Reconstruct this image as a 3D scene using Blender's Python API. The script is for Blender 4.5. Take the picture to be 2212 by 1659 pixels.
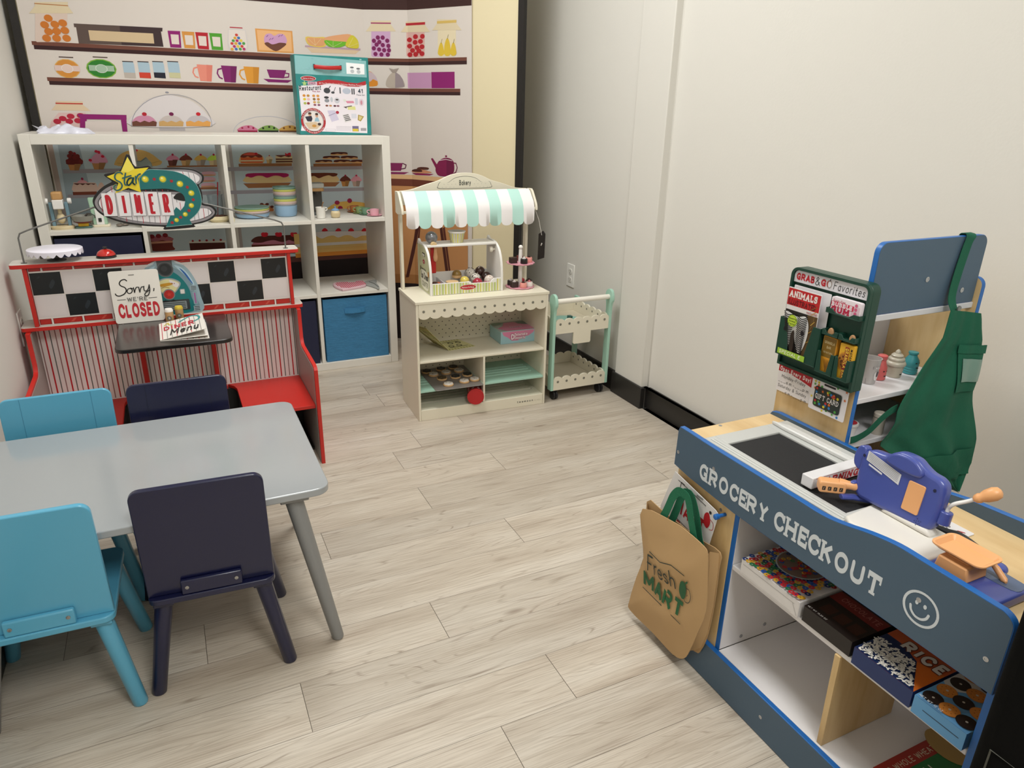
import bpy, bmesh, math, random
from mathutils import Matrix, Vector
from math import sin, cos, pi, radians, sqrt, atan2
C = bpy.context.scene.collection
SC = bpy.context.scene
for o in list(bpy.data.objects): bpy.data.objects.remove(o, do_unlink=True)

# ---------------------------------------------------------------- camera, world, lights, exposure
CAM_H = 1.2333
PITCH, ROLL, YAW = 0.36824, 0.02103, radians(25.9)
fwd = Vector((sin(YAW)*cos(PITCH), cos(YAW)*cos(PITCH), -sin(PITCH)))
rt0 = Vector((cos(YAW), -sin(YAW), 0)); up0 = rt0.cross(fwd)
rt = cos(ROLL)*rt0 + sin(ROLL)*up0; up = -sin(ROLL)*rt0 + cos(ROLL)*up0
cd = bpy.data.cameras.new('camera'); cam = bpy.data.objects.new('camera', cd); C.objects.link(cam)
cd.sensor_width = 36; cd.lens = 1521.46/2212*36; cd.clip_start = 0.02; cd.clip_end = 50
m = Matrix((rt, up, -fwd)).transposed().to_4x4(); m.translation = (0, 0, CAM_H)
cam.matrix_world = m; SC.camera = cam
w = bpy.data.worlds.new('world'); SC.world = w; w.use_nodes = True
w.node_tree.nodes['Background'].inputs[0].default_value = (.9, .95, 1, 1)
w.node_tree.nodes['Background'].inputs[1].default_value = 0.25
SC.view_settings.view_transform = 'Standard'; SC.view_settings.look = 'None'
SC.view_settings.gamma = 1; SC.view_settings.use_curve_mapping = False
SC.view_settings.exposure = -0.09
LIGHTS = [(.58, 2.25, 39), (0.5, -0.55, 43)]     # ceiling panel centres and watts
CEIL = 2.74
for (lx, ly, e) in LIGHTS:
    ld = bpy.data.lights.new('panel_light', 'AREA'); ld.shape = 'RECTANGLE'; ld.size = .56; ld.size_y = 1.16
    ld.energy = e; ld.color = (.99, 1.0, .98)
    lo = bpy.data.objects.new('panel_light', ld); C.objects.link(lo); lo.location = (lx, ly, CEIL-.035)

# ---------------------------------------------------------------- materials
def lin(c):
    return c/12.92 if c <= .04045 else ((c+.055)/1.055)**2.4
def hexc(h):
    return tuple(lin(int(h[i:i+2], 16)/255) for i in (0, 2, 4)) + (1,)
MATS = {}
def mat(h, rough=.5, metal=0, bump=0, bscale=200, var=0, vscale=3, trans=0, coat=0, alpha=1, stretch=None, wood=None, emit=0, sheen=0):
    key = (h, rough, metal, bump, bscale, var, vscale, trans, coat, alpha, stretch, wood, emit, sheen)
    if key in MATS: return MATS[key]
    mt = bpy.data.materials.new('surface_'+h); mt.use_nodes = True
    nt = mt.node_tree; N = nt.nodes; L = nt.links; b = N['Principled BSDF']
    b.inputs['Base Color'].default_value = hexc(h); b.inputs['Roughness'].default_value = rough
    b.inputs['Metallic'].default_value = metal; b.inputs['Transmission Weight'].default_value = trans
    b.inputs['Coat Weight'].default_value = coat; b.inputs['Coat Roughness'].default_value = .15
    b.inputs['Alpha'].default_value = alpha; b.inputs['Sheen Weight'].default_value = sheen
    if rough >= .9: b.inputs['Specular IOR Level'].default_value = .12
    if emit:
        b.inputs['Emission Color'].default_value = hexc(h); b.inputs['Emission Strength'].default_value = emit
    tc = N.new('ShaderNodeTexCoord'); mp = N.new('ShaderNodeMapping'); L.new(tc.outputs['Object'], mp.inputs[0])
    if stretch: mp.inputs['Scale'].default_value = stretch
    if var or wood:
        n = N.new('ShaderNodeTexNoise'); n.inputs['Scale'].default_value = vscale; n.inputs['Detail'].default_value = 5
        L.new(mp.outputs[0], n.inputs['Vector'])
        r = N.new('ShaderNodeValToRGB'); c = hexc(h)
        c2 = hexc(wood) if wood else tuple(v*(1-var) for v in c[:3])+(1,)
        c3 = c if wood else tuple(min(1, v*(1+var*.5)) for v in c[:3])+(1,)
        r.color_ramp.elements[0].color = c2; r.color_ramp.elements[1].color = c3
        r.color_ramp.elements[0].position = .3; r.color_ramp.elements[1].position = .65
        L.new(n.outputs[0], r.inputs[0]); L.new(r.outputs[0], b.inputs['Base Color'])
    if bump:
        n2 = N.new('ShaderNodeTexNoise'); n2.inputs['Scale'].default_value = bscale; n2.inputs['Detail'].default_value = 3
        L.new(mp.outputs[0], n2.inputs['Vector'])
        bp = N.new('ShaderNodeBump'); bp.inputs['Strength'].default_value = bump; bp.inputs['Distance'].default_value = .002
        L.new(n2.outputs[0], bp.inputs['Height']); L.new(bp.outputs[0], b.inputs['Normal'])
    MATS[key] = mt
    return mt
def printed(rough=.5, bump=0, bscale=30, dist=.004):
    key = ('printed', rough, bump, bscale, dist)
    if key in MATS: return MATS[key]
    mt = bpy.data.materials.new('printed'); mt.use_nodes = True; nt = mt.node_tree; b = nt.nodes['Principled BSDF']
    a = nt.nodes.new('ShaderNodeAttribute'); a.attribute_name = 'Col'
    nt.links.new(a.outputs['Color'], b.inputs['Base Color']); b.inputs['Roughness'].default_value = rough
    if bump:
        tc = nt.nodes.new('ShaderNodeTexCoord'); n2 = nt.nodes.new('ShaderNodeTexNoise'); n2.inputs['Scale'].default_value = bscale
        nt.links.new(tc.outputs['Object'], n2.inputs['Vector'])
        bp = nt.nodes.new('ShaderNodeBump'); bp.inputs['Strength'].default_value = bump; bp.inputs['Distance'].default_value = dist
        nt.links.new(n2.outputs[0], bp.inputs['Height']); nt.links.new(bp.outputs[0], b.inputs['Normal'])
    MATS[key] = mt
    return mt

# ---------------------------------------------------------------- objects
MW = {}
def thing(name, label, cat, loc=(0, 0, 0), rotz=0, group=None, rot=None):
    o = bpy.data.objects.new(name, None); C.objects.link(o); o.empty_display_size = .05
    o.location = loc
    R = Matrix.Rotation(rotz, 4, 'Z') if rot is None else rot.to_4x4()
    o.rotation_euler = R.to_euler()
    MW[o] = Matrix.Translation(loc) @ R
    o['label'] = label; o['category'] = cat
    if group: o['group'] = group
    return o
def tag(o, label, cat, group=None):
    o['label'] = label; o['category'] = cat
    if group: o['group'] = group
    return o
def struct(o):
    o['kind'] = 'structure'; return o
def kids(o): return [c for c in C.objects if c.parent == o]
def dup(root, loc=None, rotz=None, label=None, group=None, rot=None, mats=None):
    def cp(o, par):
        c = o.copy(); C.objects.link(c)
        if par: c.parent = par
        if mats and o.type == 'MESH' and o.data.materials:
            c.data = o.data.copy()
            for i, mm in enumerate(c.data.materials):
                if mm in mats: c.data.materials[i] = mats[mm]
        for ch in kids(o): cp(ch, c)
        return c
    r = cp(root, None)
    if loc is not None: r.location = loc
    if rotz is not None: r.rotation_euler = (0, 0, rotz)
    if rot is not None: r.rotation_euler = rot.to_euler()
    if label: r['label'] = label
    if group: r['group'] = group
    MW[r] = Matrix.Translation(r.location) @ r.rotation_euler.to_matrix().to_4x4()
    return r
class MB:
    """collects shapes into one mesh"""
    def __init__(s): s.v = []; s.f = []; s.fm = []; s.mats = []; s.cur = 0; s.T = None
    def m(s, mt):
        if mt not in s.mats: s.mats.append(mt)
        s.cur = s.mats.index(mt); return s
    def add(s, vs, fs):
        n = len(s.v)
        for p in vs: s.v.append((s.T @ Vector(p)) if s.T else Vector(p))
        for f in fs: s.f.append([n+i for i in f]); s.fm.append(s.cur)
        return s
    def box(s, x0, y0, z0, x1, y1, z1):
        return s.add([(x0,y0,z0),(x1,y0,z0),(x1,y1,z0),(x0,y1,z0),(x0,y0,z1),(x1,y0,z1),(x1,y1,z1),(x0,y1,z1)],
                     [(0,3,2,1),(4,5,6,7),(0,1,5,4),(1,2,6,5),(2,3,7,6),(3,0,4,7)])
    def prism(s, pts, d0, d1, axis='y', flip=False):
        """2D outline extruded along an axis; pts are (a,b) in the other two axes"""
        def P(a, b, d): return {'x': (d, a, b), 'y': (a, d, b), 'z': (a, b, d)}[axis]
        A = sum(pts[i][0]*pts[(i+1)%len(pts)][1]-pts[(i+1)%len(pts)][0]*pts[i][1] for i in range(len(pts)))
        if A < 0: pts = pts[::-1]
        n = len(pts); vs = [P(a, b, d0) for a, b in pts]+[P(a, b, d1) for a, b in pts]
        sg = (axis == 'y') != (d1 < d0)
        f0 = list(range(n)); f1 = list(range(n, 2*n))
        fs = [f0 if sg else f0[::-1], f1[::-1] if sg else f1]
        for i in range(n):
            j = (i+1) % n; q = [i, j, n+j, n+i]; fs.append(q[::-1] if sg else q)
        return s.add(vs, fs)
    def tube(s, path, r, n=8, caps=True, flat=1.0):
        path = [Vector(p) for p in path]; rs = r if isinstance(r, (list, tuple)) else [r]*len(path)
        vs = []; t = None; u = None
        for i, p in enumerate(path):
            a = path[max(i-1, 0)]; b = path[min(i+1, len(path)-1)]; t2 = (b-a).normalized()
            if u is None:
                u = t2.cross(Vector((0, 0, 1)) if abs(t2.z) < .9 else Vector((1, 0, 0))).normalized()
            else:
                u = (u - t2*u.dot(t2)).normalized()
            w_ = t2.cross(u)
            for k in range(n):
                an = 2*pi*k/n; vs.append(p + rs[i]*(cos(an)*u + sin(an)*flat*w_))
        fs = []
        for i in range(len(path)-1):
            for k in range(n):
                a = i*n+k; b = i*n+(k+1) % n; fs.append((a, b, b+n, a+n))
        if caps: fs.append(tuple(range(n))[::-1]); fs.append(tuple(range((len(path)-1)*n, len(path)*n)))
        return s.add(vs, fs)
    def lathe(s, prof, c=(0, 0, 0), n=24, sx=1, sy=1, caps=True):
        """profile of (radius, z) from bottom to top"""
        vs = []; fs = []
        for (r, z) in prof:
            for k in range(n):
                an = 2*pi*k/n; vs.append((c[0]+r*sx*cos(an), c[1]+r*sy*sin(an), c[2]+z))
        for i in range(len(prof)-1):
            for k in range(n):
                a = i*n+k; b = i*n+(k+1) % n; fs.append((a, b, b+n, a+n))
        if caps:
            fs.append(tuple(range(n))[::-1]); fs.append(tuple(range((len(prof)-1)*n, len(prof)*n)))
        return s.add(vs, fs)
    def ball(s, c, r, n=16, m=10, sx=1, sy=1, sz=1, zmin=-1):
        t0 = math.asin(zmin) if zmin > -1 else -pi/2+.01
        prof = [(r*cos(t), r*sz*sin(t)) for t in [t0+(pi/2-.01-t0)*i/m for i in range(m+1)]]
        return s.lathe(prof, c, n, sx, sy)
    def build(s, name, parent=None, mt=None, world=True, bev=0, smooth=None, seg=2, sub=0, crease=None):
        me = bpy.data.meshes.new(name)
        vs = s.v
        if parent is not None and world:
            I = MW[parent].inverted(); vs = [I @ p for p in vs]
        me.from_pydata([tuple(p) for p in vs], [], s.f); me.validate()
        o = bpy.data.objects.new(name, me); C.objects.link(o)
        for mm in ([mt] if mt else s.mats): me.materials.append(mm)
        if not mt and len(s.mats) > 1 and len(me.polygons) == len(s.fm): me.polygons.foreach_set('material_index', s.fm)
        if parent is not None: o.parent = parent; MW[o] = MW[parent]
        else: MW[o] = Matrix.Identity(4)
        if bev:
            b = o.modifiers.new('bevel', 'BEVEL'); b.width = bev; b.segments = seg; b.limit_method = 'ANGLE'; b.angle_limit = radians(40)
        if sub:
            b = o.modifiers.new('sub', 'SUBSURF'); b.levels = sub; b.render_levels = sub
        if smooth is None: smooth = 35
        if smooth:
            me.polygons.foreach_set('use_smooth', [True]*len(me.polygons)); me.set_sharp_from_angle(angle=radians(smooth))
        me.update()
        return o
def box(name, parent, mt, x0, y0, z0, x1, y1, z1, bev=.0015, world=True):
    return MB().box(x0, y0, z0, x1, y1, z1).build(name, parent, mt, world, bev)
def rrect(x0, y0, x1, y1, r, n=5, corners=(1, 1, 1, 1)):
    """rounded rectangle outline, corners = bl, br, tr, tl"""
    out = []
    for i, (cx, cy, a0) in enumerate(((x0+r, y0+r, pi), (x1-r, y0+r, 1.5*pi), (x1-r, y1-r, 0), (x0+r, y1-r, .5*pi))):
        if not corners[i]:
            out.append(((x0, x1, x1, x0)[i], (y0, y0, y1, y1)[i])); continue
        for k in range(n+1):
            a = a0+pi/2*k/n; out.append((cx+r*cos(a), cy+r*sin(a)))
    return out
def catmull(pts, closed=False, n=5):
    P = [tuple(p) for p in pts]; out = []; L = len(P)
    rng = range(L) if closed else range(L-1)
    for i in rng:
        if closed: p0, p1, p2, p3 = P[i-1], P[i], P[(i+1) % L], P[(i+2) % L]
        else: p0, p1, p2, p3 = P[max(i-1, 0)], P[i], P[i+1], P[min(i+2, L-1)]
        for k in range(n):
            t = k/n; t2 = t*t; t3 = t2*t
            out.append(tuple(.5*((2*b)+(-a+c)*t+(2*a-5*b+4*c-d)*t2+(-a+3*b-3*c+d)*t3) for a, b, c, d in zip(p0, p1, p2, p3)))
    if not closed: out.append(P[-1])
    return out

# ---------------------------------------------------------------- drawn letters
G = {
'A':"70|0,0 35,100 70,0|14,33 56,33", 'B':"56|0,0 0,100|~0,100 30,100 48,90 50,76 44,60 28,53 0,53|~0,53 30,53 50,44 56,27 50,8 30,0 0,0",
'C':"64|~64,78 50,97 28,99 8,82 0,50 8,18 28,1 50,3 64,22", 'D':"62|0,0 0,100|~0,100 26,99 50,84 62,50 50,16 26,1 0,0",
'E':"54|54,100 0,100 0,0 54,0|0,52 44,52", 'F':"54|54,100 0,100 0,0|0,52 44,52",
'G':"66|~64,78 50,97 28,99 8,82 0,50 8,18 28,1 48,2 64,16|64,0 64,42 38,42", 'H':"64|0,0 0,100|64,0 64,100|0,52 64,52",
'I':"4|2,0 2,100", 'J':"45|~45,100 45,30 38,6 20,0 5,8 0,25", 'K':"60|0,0 0,100|58,100 0,42|20,60 60,0", 'L':"50|0,100 0,0 50,0",
'M':"80|0,0 0,100 40,30 80,100 80,0", 'N':"62|0,0 0,100 62,0 62,100", 'O':"70|@35,100 10,86 0,50 10,14 35,0 60,14 70,50 60,86",
'P':"56|0,0 0,100|~0,100 34,99 52,90 56,73 50,54 34,46 0,46", 'Q':"72|@35,100 10,86 0,50 10,14 35,0 60,14 70,50 60,86|45,25 72,-8",
'R':"66|0,0 0,100|~0,100 36,100 56,92 62,74 56,56 36,48 0,48|30,48 66,0", 'S':"58|~54,82 42,98 20,99 4,84 6,64 28,53 50,42 57,22 42,3 18,1 2,18",
'T':"72|0,100 72,100|36,100 36,0", 'U':"64|~0,100 0,60 0,32 10,7 32,0 54,7 64,32 64,60 64,100", 'V':"66|0,100 33,0 66,100",
'W':"92|0,100 22,0 46,90 70,0 92,100", 'X':"62|0,0 62,100|0,100 62,0", 'Y':"64|0,100 32,45 64,100|32,45 32,0", 'Z':"60|0,100 60,100 0,0 60,0",
'a':"45|~45,48 30,62 10,54 2,30 10,6 28,0 45,14|45,62 45,0", 'b':"48|0,100 0,0|~0,45 15,61 35,60 48,32 35,3 15,0 0,16",
'c':"42|~42,50 28,62 8,54 0,30 8,6 26,0 42,10", 'd':"46|46,100 46,0|~46,45 30,62 10,55 0,30 10,4 30,0 46,16",
'e':"44|~2,32 44,34 40,54 24,62 6,52 0,30 8,6 26,0 42,10", 'f':"36|~38,96 26,100 15,90 14,75 14,0|0,62 32,62",
'g':"45|~44,50 28,62 8,52 2,32 10,10 28,6 44,18|~44,62 44,-5 36,-24 18,-28 4,-20", 'h':"42|0,100 0,0|~0,40 14,60 32,61 42,46 42,0",
'i':"4|2,62 2,0|2,84 2,88", 'j':"16|~14,62 14,-10 8,-26 0,-26|14,84 14,88", 'k':"40|0,100 0,0|38,62 0,22|12,34 40,0", 'l':"4|2,100 2,0",
'm':"66|0,62 0,0|~0,42 12,60 26,60 32,46 32,0|~32,42 44,60 60,60 66,46 66,0", 'n':"42|0,62 0,0|~0,42 14,60 32,61 42,46 42,0",
'o':"48|@24,62 6,52 0,31 6,10 24,0 42,10 48,31 42,52", 'p':"48|0,62 0,-28|~0,45 15,61 35,60 48,32 35,3 15,0 0,16",
'q':"46|46,62 46,-28|~46,45 30,62 10,55 0,30 10,4 30,0 46,16", 'r':"28|0,62 0,0|~0,38 10,56 28,62",
's':"38|~36,52 22,62 6,54 6,40 20,33 34,24 34,8 18,0 2,8", 't':"32|~14,88 14,18 20,2 34,3|0,62 30,62", 'u':"42|~0,62 0,20 10,1 28,2 42,20|42,62 42,0",
'v':"42|0,62 21,0 42,62", 'w':"62|0,62 15,0 31,56 47,0 62,62", 'x':"42|0,62 42,0|42,62 0,0", 'y':"42|0,62 21,0|42,62 10,-28", 'z':"40|0,62 40,62 0,0 40,0",
'1':"26|6,82 26,100 26,0", '2':"56|~2,78 12,96 32,100 52,84 46,56 24,28 0,0|0,0 56,0", '3':"52|~2,88 22,100 46,90 46,64 22,54|~22,54 50,44 50,14 24,0 0,12",
'4':"62|48,0 48,100 0,30 62,30", '5':"52|48,100 8,100 4,58|~4,58 30,64 52,44 48,12 24,0 0,10", '7':"55|0,100 55,100 18,0", '0':"60|@30,100 8,84 0,50 8,16 30,0 52,16 60,50 52,84",
'&':"72|~72,0 40,48 14,76 26,100 44,92 42,72 10,40 4,14 24,0 48,10 66,42", '!':"4|2,100 2,32|2,4 2,0", "'":"4|2,100 2,78", ',':"8|6,6 0,-16", '.':"4|2,3 2,0",
'-':"34|0,38 34,38", '_':"60|0,0 60,0", '*':"40|20,70 20,30|0,50 40,50", '(':"16|~14,108 2,80 0,50 2,20 14,-8", ')':"16|~0,108 12,80 14,50 12,20 0,-8", '/':"40|0,0 40,100",
}
GLY = {}
for ch, s_ in G.items():
    parts = s_.split('|'); st = []
    for p in parts[1:]:
        md = p[0] if p[0] in '~@' else ''
        pts = [tuple(float(q)/100 for q in t.split(',')) for t in p.lstrip('~@').split()]
        if md == '~': pts = catmull(pts)
        if md == '@': pts = catmull(pts, True); pts.append(pts[0])
        st.append((pts, md))
    GLY[ch] = (float(parts[0])/100, st)
def tri_fan_disc(c, r, n=8):
    return [(c[0]+r*cos(2*pi*k/n), c[1]+r*sin(2*pi*k/n)) for k in range(n)]
def strokes(pts, w, round_=True):
    out = []; h = w/2
    for (a, b) in zip(pts, pts[1:]):
        dx, dy = b[0]-a[0], b[1]-a[1]; l = sqrt(dx*dx+dy*dy)
        if l < 1e-9: continue
        nx, ny = -dy/l*h, dx/l*h
        out.append([(a[0]-nx, a[1]-ny), (b[0]-nx, b[1]-ny), (b[0]+nx, b[1]+ny), (a[0]+nx, a[1]+ny)])
    if round_:
        for p in pts: out.append(tri_fan_disc(p, h))
    else:
        for p in pts[1:-1]: out.append(tri_fan_disc(p, h))
    return out
class Decal:
    """flat printing laid on a surface: origin, u, v directions; overlapping shapes get their own thin layer"""
    def __init__(s, org=(0, 0, 0), u=(1, 0, 0), v=(0, 0, 1), fn=None, step=.0003):
        s.o = Vector(org); s.u = Vector(u).normalized(); s.vv = Vector(v).normalized(); s.n = s.u.cross(s.vv); s.fn = fn
        s.step = step; s.items = []; s.V = []; s.F = []; s.Cc = []; s.sh = None
    cuts = ()
    def put(s, polys, h):
        if not polys: return s
        for c in s.cuts:
            out = []
            for q in polys:
                xs_ = [p[0] for p in q]
                if min(xs_) < c < max(xs_):
                    for sg in (1, -1):
                        r = []
                        for i in range(len(q)):
                            a, b = q[i-1], q[i]; ia, ib = sg*(a[0]-c) >= 0, sg*(b[0]-c) >= 0
                            if ia != ib: t = (c-a[0])/(b[0]-a[0]); r.append((c, a[1]+(b[1]-a[1])*t))
                            if ib: r.append(b)
                        if len(r) > 2: out.append(r)
                else: out.append(q)
            polys = out
        xs = [p[0] for q in polys for p in q]; ys = [p[1] for q in polys for p in q]
        bb = (min(xs), min(ys), max(xs), max(ys)); L = 1
        for (b, l, hh) in s.items:
            if b[0] < bb[2] and b[2] > bb[0] and b[1] < bb[3] and b[3] > bb[1] and l >= L: L = l+1
        s.items.append((bb, L, h)); col = hexc(h)
        for kq, q in enumerate(polys):
            off_ = L*s.step+(kq % 12)*s.step*.06
            A = sum(q[i][0]*q[(i+1) % len(q)][1]-q[(i+1) % len(q)][0]*q[i][1] for i in range(len(q)))
            if A < 0: q = q[::-1]
            n = len(s.V)
            for (x, y) in q:
                if s.fn: p, nn = s.fn(x, y); s.V.append(p+nn*off_)
                else: s.V.append(s.o+s.u*x+s.vv*y+s.n*off_)
            s.F.append(list(range(n, n+len(q)))); s.Cc.append(col)
        return s
    def poly(s, pts, h): return s.put([list(pts)], h)
    def smooth(s, pts, h, n=5): return s.put([catmull(pts, True, n)], h)
    def rect(s, x0, y0, x1, y1, h, r=0):
        return s.put([rrect(x0, y0, x1, y1, r) if r else [(x0, y0), (x1, y0), (x1, y1), (x0, y1)]], h)
    def ell(s, cx, cy, rx, ry, h, n=24): return s.put([[(cx+rx*cos(2*pi*k/n), cy+ry*sin(2*pi*k/n)) for k in range(n)]], h)
    def ring(s, cx, cy, r0, r1, h, n=28, ry=1):
        q = []
        for k in range(n):
            a, b = 2*pi*k/n, 2*pi*(k+1)/n
            q.append([(cx+r0*cos(a), cy+r0*ry*sin(a)), (cx+r1*cos(a), cy+r1*ry*sin(a)), (cx+r1*cos(b), cy+r1*ry*sin(b)), (cx+r0*cos(b), cy+r0*ry*sin(b))])
        return s.put(q, h)
    def line(s, pts, w_, h, smooth=False, rnd=True): return s.put(strokes(catmull(pts) if smooth else list(pts), w_, rnd), h)
    def star(s, cx, cy, r, h, n=5, rot=pi/2, k=.42):
        return s.poly([(cx+(r if i % 2 == 0 else r*k)*cos(rot+pi*i/n), cy+(r if i % 2 == 0 else r*k)*sin(rot+pi*i/n)) for i in range(2*n)], h)
    def text(s, t, x, y, hgt, h, wt=.14, xs=1.0, serif=False, slant=0, gap=.22, fit=None, rot=0, path=None, align='l', rnd=None, outline=None):
        """letters hgt tall starting at (x,y); fit = total width; path maps (distance, height) to a point"""
        W = sum((GLY[c][0]*xs+wt+gap) if c in GLY else .55*xs for c in t)-gap
        k = 1
        if fit: k = fit/(W*hgt)
        if align == 'c': x -= W*hgt*k/2*cos(rot); y -= W*hgt*k/2*sin(rot)
        if rnd is None: rnd = not serif
        def draw(wt_, col):
            cur = 0; P = []
            for c in t:
                if c not in GLY: cur += .55*xs; continue
                gw, st = GLY[c]
                for pts, md in st:
                    q = [(wt/2+px*xs, wt/2+py*(1-wt)) for px, py in pts]
                    pl = strokes(q, wt_, rnd or md != '')
                    if serif and md == '':
                        for (a, b) in ((q[0], q[1]), (q[-1], q[-2])):
                            if abs(a[0]-b[0]) < abs(a[1]-b[1])*.8 and (a[1] < wt or a[1] > 1-wt):
                                yb = a[1]-wt/2 if a[1] < .5 else a[1]+wt/2-wt*.55
                                e_ = wt*.92
                                pl.append([(a[0]-e_, yb), (a[0]+e_, yb), (a[0]+e_, yb+wt*.55), (a[0]-e_, yb+wt*.55)])
                    if serif and md == '' and c in 'EFTLZ':
                        for (a, b) in ((q[0], q[1]), (q[-1], q[-2])):
                            if abs(a[1]-b[1]) < .01 and (a[1] < wt or a[1] > 1-wt):
                                y0, y1 = (1-wt*1.65, 1) if a[1] > .5 else (0, wt*1.65); e_ = wt*.28
                                pl.append([(a[0]-e_, y0), (a[0]+e_, y0), (a[0]+e_, y1), (a[0]-e_, y1)])
                    if serif and md in '~' and md and c in 'CGS':
                        a = q[0]; pl.append([(a[0]-wt*.1, a[1]-wt*.7), (a[0]+wt*.45, a[1]-wt*.7), (a[0]+wt*.45, a[1]+wt*1.0), (a[0]-wt*.1, a[1]+wt*1.0)])
                    for poly in pl: P.append([((cur+px+slant*py)*hgt*k, py*hgt) for px, py in poly])
                cur += gw*xs+wt+gap-(({'E': .2, 'C': .08, 'T': .05, 'L': .15}).get(c, 0) if serif else 0)
            ca, sa = cos(rot), sin(rot)
            if path: P = [[path(a, b) for a, b in q] for q in P]
            else: P = [[(x+a*ca-b*sa, y+a*sa+b*ca) for a, b in q] for q in P]
            s.put(P, col)
        if outline: draw(wt*outline[0], outline[1])
        draw(wt, h)
        return s
    def build(s, name, parent=None, rough=.5, world=True, bump=0, bscale=30, mt=None):
        me = bpy.data.meshes.new(name); vs = s.V
        if parent is not None and world:
            I = MW[parent].inverted(); vs = [I @ p for p in vs]
        me.from_pydata([tuple(p) for p in vs], [], s.F)
        at = me.color_attributes.new('Col', 'FLOAT_COLOR', 'CORNER'); i = 0; dat = []
        for f, c in zip(s.F, s.Cc): dat += list(c)*len(f)
        if len(dat) == len(me.loops)*4: at.data.foreach_set('color', dat)
        o = bpy.data.objects.new(name, me); C.objects.link(o); me.materials.append(mt or printed(rough, bump, bscale))
        if parent is not None: o.parent = parent; MW[o] = MW[parent]
        return o
def front(x, y, z): return Decal((x, y, z), (1, 0, 0), (0, 0, 1))      # faces -Y
def side(x, y, z): return Decal((x, y, z), (0, -1, 0), (0, 0, 1))      # faces -X, u runs toward -Y
def top(x, y, z): return Decal((x, y, z), (1, 0, 0), (0, 1, 0))        # faces up

# ================================================================ THE SETTING
WALL = mat('dddad3', .62, bump=.12, bscale=120)
XL, XR, XR2, YB, YF = -.50, 1.835, 1.80, 4.08, -2.3
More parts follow.
